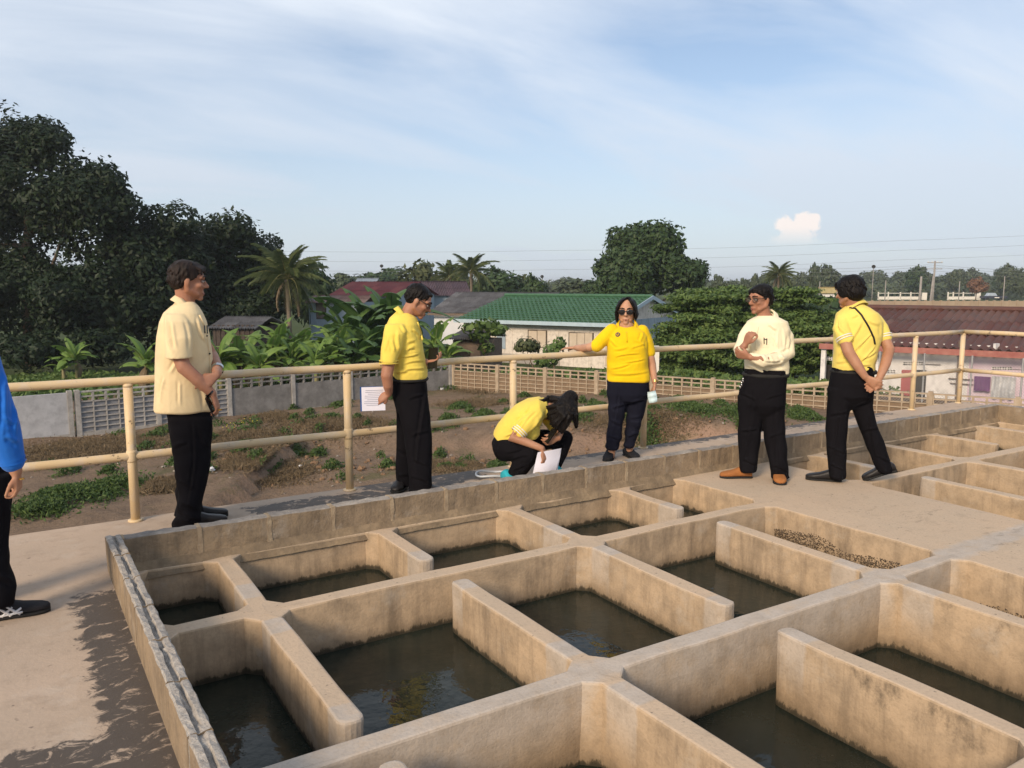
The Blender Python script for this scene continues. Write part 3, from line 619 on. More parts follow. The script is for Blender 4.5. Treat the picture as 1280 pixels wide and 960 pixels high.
bigtree('third dark round topped tree just left of the coconut palm', 50, 298,
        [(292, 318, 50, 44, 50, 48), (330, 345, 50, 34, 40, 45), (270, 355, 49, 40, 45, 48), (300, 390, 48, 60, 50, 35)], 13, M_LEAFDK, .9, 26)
# undergrowth at the foot of these trees
for k, (px, py, D, rx, rz, lab) in enumerate(((40, 440, 38.5, 45, 26, 'dark bush at the foot of the tallest tree, left edge'), (125, 438, 39.5, 36, 22, 'dark bush behind the small banana plants'), (325, 395, 44, 22, 26, 'dark bush under the coconut palm, beside the hut'))):
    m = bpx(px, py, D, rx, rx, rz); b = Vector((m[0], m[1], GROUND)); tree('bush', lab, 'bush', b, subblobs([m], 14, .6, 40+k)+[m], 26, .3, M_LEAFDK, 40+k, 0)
# ------------------------------------------------------------------ mango tree and layered trees, centre right
bigtree('big rounded mango tree standing above the green roof', 74, 800,
        [(808, 330, 74, 56, 50, 44), (778, 352, 73, 36, 36, 30), (842, 345, 73, 32, 34, 28), (810, 305, 74, 34, 32, 20)], 21, M_LEAFMG, 1.25, 12, .5, group='trees behind the houses', n=22)
def layered(label, mains, seed, D, basepx, lm):
    b = PX(basepx, 480, D); b.z = -2.9; sub = []; r = random.Random(seed)
    for px, py, DD, rx, ry, rz in mains:
        m = bpx(px, py, DD, rx, ry, rz)
        for k in range(58):
            d = Vector((r.gauss(0, 1), r.gauss(0, 1), r.gauss(0, 1))).normalized(); f = r.uniform(.45, 1.08)
            c = (m[0]+d.x*m[3]*f, m[1]+d.y*m[4]*f, m[2]+d.z*m[5]*f); s = r.uniform(.35, .95); sub.append((*c, s*1.3, s*1.3, s*.20)); sub.append((c[0]+d.x*s*.9, c[1]+d.y*s*.9, c[2]-s*.16, s*.6, s*.6, s*.16))
        sub.append((m[0], m[1], m[2]-.2*m[5], m[3]*.62, m[4]*.62, m[5]*.6))
    return tree('layered_tree', label, 'tree', b, sub, 34, .20, lm, seed, .18, group='trees behind the back fence', rand=.45, aspect=.5, droop=.8, inner=.35)
layered('broad layered green tree between the standing woman and the cream shirted man', [(872, 398, 36, 38, 40, 42), (892, 432, 35, 40, 42, 34), (848, 440, 36, 30, 38, 26), (908, 390, 37, 26, 34, 30)], 31, 36, 880, M_LEAFMD)
layered('broad layered green tree between the cream shirted man and the walking man', [(992, 396, 37, 32, 40, 40), (1014, 425, 36, 28, 36, 38), (968, 442, 36, 30, 36, 26)], 32, 36.5, 990, M_LEAFMD)
# ------------------------------------------------------------------ coconut palm
def frond_mesh(Lf, seed, n=38, w=.5):
    r = random.Random(seed); q = MB(); pts = []
    sag = r.uniform(.5, .85)
    for i in range(9):
        u = i/8; pts.append(Vector((Lf*(u-.12*u*u), 0, Lf*(.34*u-sag*u*u))))
    q.tube(pts, [.03*(1-.85*i/8)+.004 for i in range(9)], 5, mi=1)
    V0 = len(q.V)
    for i in range(1, n):
        u = .12+.88*i/n; f = u*8; a = pts[min(7, int(f))].lerp(pts[min(8, int(f)+1)], f-int(f)); ln = w*Lf/2.6*(1-.55*abs(u-.45)/.55)*1.25
        for s in (-1, 1):
            d = Vector((.55, s*.8, -.30-.5*r.random())).normalized(); tip = a+d*ln+Vector((0, 0, -ln*.35)); m = a+d*ln*.5; ww = Vector((.034, 0, .009))
            q.add([a-ww*.7, a+ww*.7, m+ww, tip, m-ww], [(0, 1, 2, 4), (4, 2, 3)], 0)
    me = q.mesh('frond'); at = me.attributes.new('shade', 'FLOAT', 'POINT'); at.data.foreach_set('value', [min(1, max(0, .5+.18*r.gauss(0, 1))) for _ in me.vertices]); return me
M_PALM = leafmat('palm_fronds', (.045, .070, .024), (.13, .16, .06), trans=.3); M_RIB = mat('palm_rib', (.22, .21, .08), (.14, .13, .05), 6, .7)
M_DRYF = leafmat('dry_fronds', (.16, .12, .07), (.22, .17, .11)); M_PTRUNK = mat('palm_trunk', (.22, .18, .14), (.12, .10, .08), 12, .95, .7, 25, .1, stretch=(1, 1, 4))
FR = [frond_mesh(2.6, s) for s in range(3)]; [(m.materials.append(M_PALM), m.materials.append(M_RIB)) for m in FR]
FRD = frond_mesh(2.2, 9, 20, .3); FRD.materials.append(M_DRYF); FRD.materials.append(M_DRYF)
def palm(name, label, base, ht, scale, n, seed, lean=(0, 0), spear=True, dry=3, group=None):
    r = random.Random(seed); root = empty(name, base); tag(root, label, 'palm tree', group); q = MB(); top = Vector((lean[0], lean[1], ht))
    q.tube([(0, 0, -.2), top*.33+Vector((.03, 0, 0)), top*.7, top], [.17*scale, .13*scale, .12*scale, .16*scale], 10); q.build('trunk', M_PTRUNK, root, smooth=True)
    for i in range(n+dry):
        o = link('frond', FR[i % 3] if i < n else FRD, None, root); o.location = top+Vector((0, 0, .05)); yaw = i*2.399+r.uniform(-.2, .2)
        el = math.radians(98-112*(i/n)**.85+r.uniform(-8, 8)) if i < n else math.radians(-42)
        o.rotation_euler = (r.uniform(-.25, .25), -el+.2, yaw); s = scale*r.uniform(.85, 1.1)*(.75 if i < 2 else 1); o.scale = (s, s, s)
    return root
b = PX(364, 480, 43); b.z = GROUND; palm('coconut_palm', 'coconut palm with drooping fronds in front of the blue grey house', b, zpx(350, 43)-GROUND, .95, 30, 5)
b = PX(590, 480, 75); b.z = GROUND; palm('coconut_palm', 'spiky topped palm above the dark corrugated roof', b, zpx(342, 75)-GROUND, .95, 24, 8, group='palms among the far trees', dry=1)
b = PX(563, 480, 82); b.z = GROUND; palm('coconut_palm', 'shaggy palm left of the spiky topped palm', b, zpx(348, 82)-GROUND, .9, 26, 18, group='palms among the far trees')
b = PX(968, 480, 95); b.z = GROUND; palm('coconut_palm', 'full palm rising right behind the head of the cream shirted man', b, zpx(346, 95)-GROUND, .9, 30, 9, group='palms among the far trees', dry=4)
# ------------------------------------------------------------------ banana plants
def banana_leaf(Lf, w, seed):
    r = random.Random(seed); q = MB(); ns = 14; sag = r.uniform(.45, .8); P = []
    for i in range(ns+1):
        u = i/ns; P.append(Vector((Lf*(u-.18*u*u), 0, Lf*(.5*u-sag*u*u))))
    V, Fc = [], []
    for i, p in enumerate(P):
        u = i/ns; ww = w*(math.sin(math.pi*min(1, u*1.02+.02))**.55)*.5 if 0 < i < ns else .01
        if u < .12: ww *= u/.12*.8+.05
        V += [p+Vector((0, -ww, -.18*ww)), p+Vector((0, -ww*.5, .10*ww)), p, p+Vector((0, ww*.5, .10*ww)), p+Vector((0, ww, -.18*ww))]
    for i in range(ns):
        tear = r.random() < .3
        for k in range(4):
            if tear and k in (0, 3) and r.random() < .7:
                a, b2 = (i*5+k, (i+1)*5+k); continue
            Fc.append((i*5+k, (i+1)*5+k, (i+1)*5+k+1, i*5+k+1))
    q.add(V, Fc, 0); q.tube([p+Vector((0, 0, -.012)) for p in P[::2]], [.022*(1-.8*i/7)+.004 for i in range(8)], 5, mi=1)
    me = q.mesh('leaf', smooth=False); at = me.attributes.new('shade', 'FLOAT', 'POINT'); c = r.uniform(.25, .8); at.data.foreach_set('value', [min(1, max(0, c+.1*r.gauss(0, 1))) for _ in me.vertices]); return me
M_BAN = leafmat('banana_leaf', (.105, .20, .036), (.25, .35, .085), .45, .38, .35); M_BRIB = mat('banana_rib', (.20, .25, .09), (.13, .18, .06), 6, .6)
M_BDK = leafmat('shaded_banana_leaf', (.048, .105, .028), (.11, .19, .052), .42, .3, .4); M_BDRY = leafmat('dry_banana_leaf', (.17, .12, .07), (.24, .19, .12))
M_BSTEM = mat('banana_stem', (.23, .22, .10), (.15, .12, .07), 5, .7, .3, 20, stretch=(1, 1, .3))
BL = [banana_leaf(1.5, .46, s) for s in range(5)]; [(m.materials.append(M_BAN), m.materials.append(M_BRIB)) for m in BL]
BLD = []
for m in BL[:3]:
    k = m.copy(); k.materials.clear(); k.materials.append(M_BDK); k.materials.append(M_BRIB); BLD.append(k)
BDR = banana_leaf(1.1, .3, 77); BDR.materials.append(M_BDRY); BDR.materials.append(M_BDRY)
def banana(px, topy, D, n, seed, label, dark=False, group='banana plants behind the left fence', sc=None, gzv=GROUND):
    r = random.Random(seed); b = PX(px, 480, D); b.z = gzv; H = zpx(topy, D)-gzv; root = empty('banana_plant', b); tag(root, label, 'banana plant', group)
    hs = H*.55; q = MB(); q.tube([(0, 0, -.1), (.02, 0, hs*.6), (.0, .02, hs)], [.10, .085, .05], 8); q.build('stem', M_BSTEM, root, smooth=True); s0 = sc or H*(.42 if dark else .33)/.75; n += 5
    for i in range(n):
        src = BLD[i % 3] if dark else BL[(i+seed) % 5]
        if i == n-1 and n > 6: src = BDR
        o = link('leaf', src, None, root); o.location = (0, 0, hs-.05); el = math.radians(80-84*(i/n)+r.uniform(-10, 10)) if src is not BDR else -.7
        o.rotation_euler = (r.uniform(-.4, .4), -el+.35, i*2.4+r.uniform(-.4, .4)); s = s0*r.uniform(.75, 1.1); o.scale = (s, s*r.uniform(.8, 1.15), s)
    return root
for k, (px, ty, D, n, dk, lab) in enumerate((
    (97, 421, 35, 6, 0, 'small banana plant with two raised leaves in the dark field'), (80, 440, 34.6, 4, 0, 'young banana sucker left of the small banana plant'),
    (184, 418, 30.5, 8, 0, 'banana plant with arching leaves behind the cream shirted old man'), (276, 410, 30.5, 7, 0, 'banana plant right beside the old man, against the hut'),
    (300, 418, 31.5, 8, 0, 'low bright banana plant below the dark hut'), (325, 424, 30.8, 7, 0, 'lowest banana plant between the hut and the tall stem'),
    (352, 396, 33, 8, 0, 'yellowish banana plant under the coconut palm trunk'), (376, 398, 33.5, 7, 0, 'banana plant with pale stem right of the palm trunk'),
    (395, 424, 31.5, 7, 0, 'low banana plant near the middle of the left fence'), (420, 400, 33.5, 9, 0, 'banana plant in front of the blue grey house window'),
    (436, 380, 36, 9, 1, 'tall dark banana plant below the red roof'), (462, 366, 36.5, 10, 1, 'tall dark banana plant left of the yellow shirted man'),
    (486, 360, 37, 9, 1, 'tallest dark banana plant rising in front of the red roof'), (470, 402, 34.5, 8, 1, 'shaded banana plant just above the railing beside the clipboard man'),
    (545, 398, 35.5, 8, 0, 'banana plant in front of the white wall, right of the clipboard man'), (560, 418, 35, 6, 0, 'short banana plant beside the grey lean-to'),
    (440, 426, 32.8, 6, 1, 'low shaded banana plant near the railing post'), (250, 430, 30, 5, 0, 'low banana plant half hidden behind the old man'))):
    banana(px, ty, D, n, 50+k, lab, dk)
for k, (px, ty, D, n, dk, lab) in enumerate(((312, 408, 32.5, 7, 0, 'upright banana plant between the hut and the palm trunk'), (338, 412, 32, 7, 0, 'banana plant left of the yellowish one'), (366, 416, 32, 7, 0, 'banana plant in front of the palm trunk'), (408, 414, 32.3, 7, 0, 'banana plant just left of the blue grey wing window'), (452, 412, 33.6, 7, 1, 'dark banana plant crowding the railing left of the clipboard man'), (288, 426, 31, 6, 0, 'short banana plant close behind the fence, right of the old man'))): banana(px, ty, D, n, 90+k, lab, dk)
# ------------------------------------------------------------------ papaya, clipped shrub, bushes by the green roofed house
def lobed_plant(name, label, cat, px, D, basez, blobs, seed, lm, size=.3, dens=22, trunk=.06, group=None):
    b = PX(px, 480, D); b.z = basez; bl = [bpx(*m) for m in blobs]; return tree(name, label, cat, b, bl, dens, size, lm, seed, trunk, rand=.5, aspect=.8, droop=.4, inner=.25, group=group, nb=5)
lobed_plant('papaya_tree', 'papaya tree with spreading lobed leaves at the left corner of the green roofed house', 'papaya tree', 606, 38, GROUND,
            [(590, 410, 38, 16, 16, 7), (608, 405, 38, 18, 18, 7), (622, 412, 38, 14, 14, 8), (600, 420, 38, 14, 14, 6), (607, 434, 38, 12, 12, 8)], 61, M_LEAFMD, .34, 20)
lobed_plant('clipped_shrub', 'small rounded shrub in front of the house shutters', 'shrub', 660, 35.5, -2.7, [(659, 431, 35.5, 18, 16, 11), (652, 434, 35.5, 10, 10, 7), (668, 434, 35.5, 10, 10, 7)], 62, M_LEAFOL, .17, 90)
lobed_plant('leafy_shrub', 'loose bush against the house wall under the woman reaching hand', 'shrub', 692, 35, -2.7, [(692, 440, 35, 16, 14, 14), (700, 430, 35, 8, 8, 10), (682, 452, 35, 18, 14, 9)], 63, M_LEAFMD, .2, 60)
# ------------------------------------------------------------------ far trees
r = random.Random(5)
def proto(seed, lm, nm, lumps, D=120, size=.75, dens=5, shape=(1, 1)):
    b = Vector((0, 0, 0)); rr = random.Random(seed); bl = []
    for k in range(lumps): a = rr.uniform(0, 6.28); q = rr.uniform(0, 2.0)*shape[0]; s = rr.uniform(1.0, 1.9); bl.append((q*math.cos(a), q*math.sin(a), shape[1]*rr.uniform(2.6, 6.2-q*.6), s*shape[0], s*shape[0], s*.8))
    t = tree(nm, 'far tree', 'tree', b, bl, dens, size, lm, seed, .2); return t
PROT = [proto(71, M_LEAFFAR, 'far_tree', 12), proto(72, M_LEAFFAR, 'far_tree', 14, shape=(1.25, .85)), proto(73, M_LEAFOL, 'far_tree', 11), proto(74, M_LEAFMG, 'far_tree', 13, shape=(1.1, 1.0)), proto(75, M_LEAFRUST, 'rust_tree', 10)]
used_p = set()
def far(pi, px, topy, D, wid, label, group='far trees along the skyline', gnd=GROUND):
    p = PX(px, 480, D); p.z = gnd; H = zpx(topy, D)-gnd; s = wid*D/1002.4/3.0; sz = H/6.6; src = PROT[pi]
    if pi not in used_p:
        used_p.add(pi); src.location = p; src.scale = (s, s, sz); src.rotation_euler = (0, 0, r.uniform(0, 6)); src['label'] = label; src['group'] = group; return src
    return dup_tree(src, p, (s, sz), r.uniform(0, 6), label, group)
G2 = 'trees behind the houses'
far(2, 530, 322, 84, 33, 'olive round tree left of the spiky topped palm', G2); far(3, 620, 338, 95, 34, 'dark bushy tree right of the spiky topped palm', G2); far(2, 648, 341, 100, 28, 'olive bush tree just beyond the green roof ridge', G2)
far(0, 575, 335, 100, 36, 'grey green tree between the two left palms', G2); far(3, 665, 347, 80, 20, 'small dark tree beyond the ridge of the green roof', G2)
far(3, 745, 353, 90, 22, 'dark low tree at the left foot of the mango tree', G2); far(1, 720, 346, 120, 34, 'low spreading tree left of the mango tree', G2)
far(3, 492, 338, 150, 30, 'dark dome shaped tree above the red roof', G2); far(0, 432, 337, 140, 30, 'grey green tree right of the coconut palm', G2); far(1, 463, 339, 170, 34, 'hazy tree above the red roof', G2); far(0, 345, 296, 62, 34, 'rounded tree behind the coconut palm', G2); far(3, 395, 332, 62, 28, 'dark tree right behind the coconut palm', G2)
WV, WF, WS, wn = [], [], [], 0
def wood(pi, px, topy, D, wid):
    """one more tree of the far wood, merged into a single mass"""
    global wn
    me = PROT[pi].children[0].data; n = len(me.vertices); co = np.empty(n*3, np.float32); me.vertices.foreach_get('co', co); co = co.reshape(-1, 3).copy(); sh = np.empty(n, np.float32); me.attributes['shade'].data.foreach_get('value', sh)
    p = PX(px, 480, D); H_ = zpx(topy, D)-GROUND; s_ = wid*D/1002.4/3.0; a_ = r.uniform(0, 6.28); c_, d_ = math.cos(a_), math.sin(a_); x = (co[:, 0]*c_-co[:, 1]*d_)*s_+p.x; y = (co[:, 0]*d_+co[:, 1]*c_)*s_+p.y; z = co[:, 2]*H_/6.6+GROUND
    WV.append(np.stack([x, y, z], 1)); WF.append(np.arange(n).reshape(-1, 4)+wn); WS.append(np.clip(sh*.8+r.uniform(-.1, .3), 0, 1)); wn += n
for k in range(46):
    px = 868+k*9.6+r.uniform(-5, 5); D = r.uniform(250, 340) if 1070 < px < 1245 else r.uniform(130, 330); ty = 352-r.uniform(2, 14)*(1 if px < 980 else 1.35) - (8 if 1010 < px < 1040 or 1120 < px < 1150 else 0)
    wood(r.choice((0, 0, 1, 2, 3)), px, ty, D, r.uniform(9, 17))
for k in range(30): wood(r.choice((0, 1, 1)), 400+k*14+r.uniform(-6, 6), 352-r.uniform(1, 8), r.uniform(190, 380), r.uniform(12, 20))
o = link('far_treeline', leafmesh('far_treeline', np.concatenate(WV), np.concatenate(WF), np.concatenate(WS)), M_LEAFFAR); tag(o, kind='stuff')
far(0, 1024, 330, 210, 13, 'taller round tree on the skyline just left of the walking man'); far(3, 1137, 335, 230, 12, 'dark round tree on the skyline left of the crossarm pole'); far(0, 1185, 334, 240, 10, 'tall tree on the skyline above the shorter white railing'); far(3, 1243, 337, 250, 10, 'dark twin topped tree on the skyline at far right')
far(4, 1212, 344, 190, 13, 'rust brown tree on the right of the skyline')
def belt(label_seed, D0, D1, px0, px1, top, n, lm):
    rr = np.random.default_rng(label_seed); px = rr.uniform(px0, px1, n); D = rr.uniform(D0, D1, n); u = rr.uniform(0, 1, n); pts = []
    for a, d, q in zip(px, D, u):
        h = (zpx(top, d)-GROUND)*(.65+.35*noise.noise((a*.06, d*.05, 3))+.1*noise.noise((a*.3, 1, d*.1))); p = PX(a, 480, d); pts.append((p.x, p.y, GROUND+h*q**.7))
    pts = np.array(pts); nn_ = np.tile(np.array([[-FH.x*.5, -FH.y*.5, .8]]), (n, 1)); V, Fc, sh = leafcloud(pts, nn_, 1.5, .6, .7, .1, label_seed); return leafmesh('far_woodland', V, Fc, sh)
o = link('far_woodland', belt(81, 260, 700, -300, 1700, 346, 26000, M_LEAFFAR), M_LEAFFAR); tag(o, kind='stuff')
o = link('far_woods', belt(83, 240, 345, 860, 1500, 347, 15000, M_LEAFFAR), M_LEAFFAR); tag(o, kind='stuff')
o = link('scrub', belt(82, 75, 150, 860, 1070, 366, 6000, M_LEAFMG), M_LEAFMG); tag(o, kind='stuff')
# ------------------------------------------------------------------ ground cover
def scatter(name, spots, n, size, lm, seed, rand=.7, aspect=.4, up=.6, hgt=.15):
    rr = np.random.default_rng(seed); P = []
    for (px, py, D, rx, rd, w_) in spots:
        k = int(n*w_); c = PX(px, py, D); s = D/1002.4; a = rr.normal(0, .45, k)*rx*s; b = rr.normal(0, .45, k)*rd
        for i in range(k):
            x, y = c.x+RH.x*a[i]+FH.x*b[i], c.y+RH.y*a[i]+FH.y*b[i]; P.append((x, y, gz(x, y)+rr.uniform(0, hgt)*max(0, 1-(a[i]/(rx*s))**2)))
    P = np.array(P); nn_ = rr.normal(size=P.shape); nn_[:, 2] = np.abs(nn_[:, 2])*up+.2; nn_ /= np.linalg.norm(nn_, axis=1)[:, None]
    V, Fc, sh = leafcloud(P, nn_, size, rand, aspect, -.3, seed); o = link(name, leafmesh(name, V, Fc, sh), lm); tag(o, kind='stuff')
def gD(px, py, z): return (EYE-z)*1002.4/(py-355)
M_DRYG = leafmat('dry_grass', (.13, .095, .055), (.24, .18, .11), .9); M_WEED = leafmat('weeds', (.035, .075, .018), (.10, .15, .04), .6)
def gs(px, py, z, rx, rd, w): return (px, py, gD(px, py, z), rx, rd, w)
scatter('green_weeds', [gs(95, 625, -2.75, 60, .9, 1), gs(50, 648, -2.75, 40, .6, .5), gs(150, 608, -2.75, 40, .6, .35), gs(425, 503, -2.6, 17, .5, .18), gs(415, 524, -2.6, 16, .5, .16), gs(365, 572, -3.05, 22, .4, .18), gs(484, 590, -3.1, 12, .3, .12),
                        gs(865, 514, -2.25, 38, 1.3, .8), gs(930, 520, -2.25, 38, 1.2, .6), gs(1005, 521, -2.25, 24, .8, .6), gs(850, 505, -2.25, 20, .6, .3), gs(810, 545, -2.7, 26, .8, .35), gs(720, 545, -2.9, 26, .8, .3), gs(745, 535, -2.9, 20, .6, .25), gs(655, 488, -2.3, 9, .3, .12),
                        gs(575, 503, -2.45, 18, .6, .25), gs(605, 533, -2.9, 16, .5, .15), gs(560, 480, -2.4, 20, .5, .1)]+[gs(rr_.uniform(20, 1010), rr_.uniform(505, 600), -2.85, rr_.uniform(5, 16), .35, rr_.uniform(.02, .08)) for rr_ in [random.Random(33)] for _ in range(130)], 3300, .10, M_WEED, 91, hgt=.2)
scatter('dry_grass', [gs(205, 620, -2.9, 30, .5, .7), gs(335, 520, -2.6, 34, 1.0, .7), gs(120, 560, -2.75, 90, 1.6, 1.2), gs(300, 570, -3.05, 90, 1.3, 1), gs(420, 535, -2.7, 80, 1.4, 1), gs(560, 590, -3.1, 60, .9, .8), gs(620, 480, -2.4, 60, 1.2, .6), gs(330, 600, -3.1, 70, 1.0, .8), gs(800, 560, -3.1, 90, 1, .5), gs(600, 500, -2.5, 60, 1, .4)], 12500, .16, M_DRYG, 92, aspect=.12, up=.15, hgt=.1)
scatter('green_field_cover', [(a, 480, D, 130, 1.6, 1) for a, D in ((20, 31), (60, 34), (150, 34), (90, 37), (200, 36), (-60, 33), (-120, 32), (270, 33), (330, 35), (400, 35))], 2300, .26, M_LEAFMD, 93, aspect=.7, up=1.0, hgt=.28)
scatter('fence_side_cover', [(a, 480, D, 100, 1.2, 1) for a, D in ((560, 36), (640, 36), (720, 33.5), (860, 31.5), (960, 30), (1040, 29))], 900, .24, M_LEAFMD, 94, aspect=.7, up=1.0, hgt=.5)
def weed_shrub(px, py, z, rx, rz, seed, label, lm=M_WEED):
    D = gD(px, py, z); m = bpx(px, py-rz*.6, D, rx, rx, rz); b = PX(px, py, D); b.z = gz(b.x, b.y); tree('weed_shrub', label, 'weed', b, [m, (m[0]+.2, m[1], m[2]-.1, m[3]*.7, m[4]*.7, m[5]*.7)], 60, .13, lm, seed, 0, inner=.1, aspect=.4); return m
m = weed_shrub(305, 545, -2.75, 26, 16, 95, 'weedy shrub with small yellow flowers on the bank behind the old man')
q = MB(); rr = random.Random(4)
for _ in range(60): q.ell((m[0]+rr.uniform(-1, 1)*m[3]*.8-.1, m[1]+rr.uniform(-1, 1)*m[3]*.6, m[2]+rr.uniform(-.7, .7)*m[5]), (.018, .018, .012), nu=5, nv=3)
fo = [o for o in bpy.data.objects if o.name.startswith('weed_shrub')][0]; q.build('yellow_flowers', mat('yellow_petals', (.62, .5, .06)), fo, fo.location)['kind'] = 'stuff'
# clods of soil and litter in the yard
M_CLOD = mat('soil_clod', (.17, .11, .07), (.26, .165, .10), 8, .95, .6, 30, .1); rr = random.Random(8); q = MB()
for _ in range(520):
    px, py = rr.uniform(270, 1000), rr.choice((rr.uniform(545, 606), rr.gauss(588, 10))); D = gD(px, py, -3.05); b = PX(px, py, D); s = rr.uniform(.02, .075); z = gz(b.x, b.y); n0 = q.n
    q.ell((b.x, b.y, z+s*.25), (s*rr.uniform(.8, 1.4), s*rr.uniform(.8, 1.4), s*.8), Matrix.Rotation(rr.uniform(0, 3), 3, 'Z'), 6, 4)
    for i in range(n0, q.n): v = Vector(q.V[i]); q.V[i] = tuple(v+Vector((rr.uniform(-1, 1), rr.uniform(-1, 1), rr.uniform(-1, 1)))*s*.22)
tag(q.build('soil_clods', M_CLOD), kind='stuff')
M_STONE = mat('grey_stone', (.34, .30, .26), (.22, .19, .165), 8, .9, .5, 30, .15); q = MB()
for _ in range(300):
    px, py = rr.uniform(20, 1000), rr.uniform(500, 610); D = gD(px, py, -2.9); b = PX(px, py, D); s = rr.uniform(.012, .045); z = gz(b.x, b.y); n0 = q.n; q.ell((b.x, b.y, z+s*.3), (s*rr.uniform(.8, 1.5), s*rr.uniform(.8, 1.5), s*.7), None, 6, 4)
    for i in range(n0, q.n): v = Vector(q.V[i]); q.V[i] = tuple(v+Vector((rr.uniform(-1, 1), rr.uniform(-1, 1), rr.uniform(-1, 1)))*s*.2)
tag(q.build('scattered_stones', M_STONE), kind='stuff')
M_PLAST = mat('white_plastic', (.75, .76, .78), (.6, .62, .64), 5, .5)
for k, (px, py, z, s, lab) in enumerate(((263, 613, -3.08, .13, 'crumpled white plastic scrap in the dirt beside the old man shoes'), (376, 594, -3.1, .08, 'small pale scrap lying in the dark dirt left of the railing post'), (552, 484, -2.5, .1, 'tiny white scrap on the far bank right of the clipboard man'))):
    D = gD(px, py, z); b = PX(px, py, D); b.z = gz(b.x, b.y); q = MB(); q.ell((0, 0, s*.4), (s, s*.8, s*.7), nu=8, nv=6); q.V = [tuple(Vector(v)*(1+.5*noise.noise(Vector(v)*14+Vector((k, 0, 0))))) for v in q.V]; tag(q.build('plastic_scrap', M_PLAST, loc=b), lab, 'litter', 'scraps of litter in the yard')
# ------------------------------------------------------------------ houses
def rotmat(o, e, nb): return Matrix(((e.x, nb.x, 0, o.x), (e.y, nb.y, 0, o.y), (0, 0, 1, o.z), (0, 0, 0, 1)))
def on_wall(px, py, o, nb):
    d = ray(px, py); t = (o-CAM).dot(nb)/d.dot(nb); return CAM+d*t
class House:
    """front eave starts at o and runs along e; nb points away from the front"""
    def __init__(s, name, label, cat, px, D, ez, th, gz_=GROUND, group='houses beyond the fence'):
        s.o = PX(px, 480, D); s.o.z = 0; a = math.radians(th); s.e = (RH*math.cos(a)-FH*math.sin(a)); s.nb = (RH*math.sin(a)+FH*math.cos(a)); s.ez, s.g = ez, gz_
        s.M = rotmat(s.o, s.e, s.nb); s.root = empty(name, s.o+UZ*gz_); tag(s.root, label, cat, group); s.org = s.root.location
    def box(s, name, lo, hi, m, parent=None, kind=None):
        q = MB(); q.box(lo, hi, s.M); o = q.build(name, m, parent or s.root, s.org); return tag(o, kind=kind)
    def patch(s, name, x0, y0, x1, y1, m, setback, thick=.03, parent=None):
        """flat panel standing on the front wall, corners given as seen in the photograph"""
        w_ = s.o+s.nb*setback; a, b = on_wall(x0, y0, w_, s.nb), on_wall(x1, y1, w_, s.nb); Mi = s.M.inverted(); a, b = Mi @ a, Mi @ b
        return s.box(name, (min(a.x, b.x), setback-thick, min(a.z, b.z)), (max(a.x, b.x), setback+.02, max(a.z, b.z)), m, parent)
    def walls(s, W, Dp, setb, m, top=None, name='wall', ridge=None):
        z1 = top if top is not None else s.ez
        s.box(name, (.25, setb, s.g-.3), (W-.25, setb+.15, z1), m); s.box(name, (.25, setb+.152, s.g-.3), (.4, Dp-setb, z1), m); s.box(name, (W-.4, setb+.152, s.g-.3), (W-.25, Dp-setb, z1), m); s.box(name, (.402, Dp-setb-.15, s.g-.3), (W-.402, Dp-setb, z1), m)
        if ridge is not None:
            for x0, x1 in ((.26, .39), (W-.39, W-.26)):
                q = MB(); V = [(x, y, z) for x in (x0, x1) for y, z in ((setb+.05, z1+.002), (Dp-setb-.05, z1+.002), (Dp/2, ridge-.12))]; q.add([s.M @ Vector(v) for v in V], [(0, 1, 2), (5, 4, 3), (0, 3, 4, 1), (1, 4, 5, 2), (2, 5, 3, 0)]); q.build('gable', m, s.root, s.org)
def objrandmat(name, cols, rough=.7, stain=(.1, .08, .07), amt=.5, sc=4):
    m, t, b = newmat(name); p = pos(t); oi = N(t, 'ShaderNodeObjectInfo'); b.inputs['Roughness'].default_value = rough; b.inputs['Specular IOR Level'].default_value = .25
    c = ramp(t, oi.outputs['Random'], [(i/(len(cols)-1), c_) for i, c_ in enumerate(cols)]); c = mixc(t, ramp(t, noise_(t, p, sc, 7, .7), [(.45, 0), (.7, amt)]), c, stain)
    c = mixc(t, ramp(t, noise_(t, mapv(t, p, (1, 1, 1), (4, 9, 1)), sc*2, 6, .7), [(.55, 0), (.75, .4)]), c, tuple(min(.6, x*1.7) for x in cols[0])); L(t, c, b.inputs['Base Color']); return m
M_GTILE = mat('green_roof_tile', (.035, .105, .050), (.050, .135, .070), 2.5, .5, .2, 30, .35, fine=6); M_CREAM = mat('cream_wall', (.62, .56, .49), (.68, .62, .55), 1.2, .85, .2, 25, .2, fine=5)
M_BLUEG = mat('blue_grey_paint', (.30, .37, .43), (.25, .31, .36), 2, .7); M_FASC = mat('pale_blue_fascia', (.40, .50, .56), (.34, .43, .5), 3, .6)
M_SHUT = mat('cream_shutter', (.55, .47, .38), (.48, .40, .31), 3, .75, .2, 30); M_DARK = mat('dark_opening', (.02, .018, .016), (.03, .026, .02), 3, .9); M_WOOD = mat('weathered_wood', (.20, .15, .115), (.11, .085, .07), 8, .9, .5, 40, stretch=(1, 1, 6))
M_FRAME = mat('dark_frame', (.07, .055, .045), (.10, .08, .06), 6, .8)
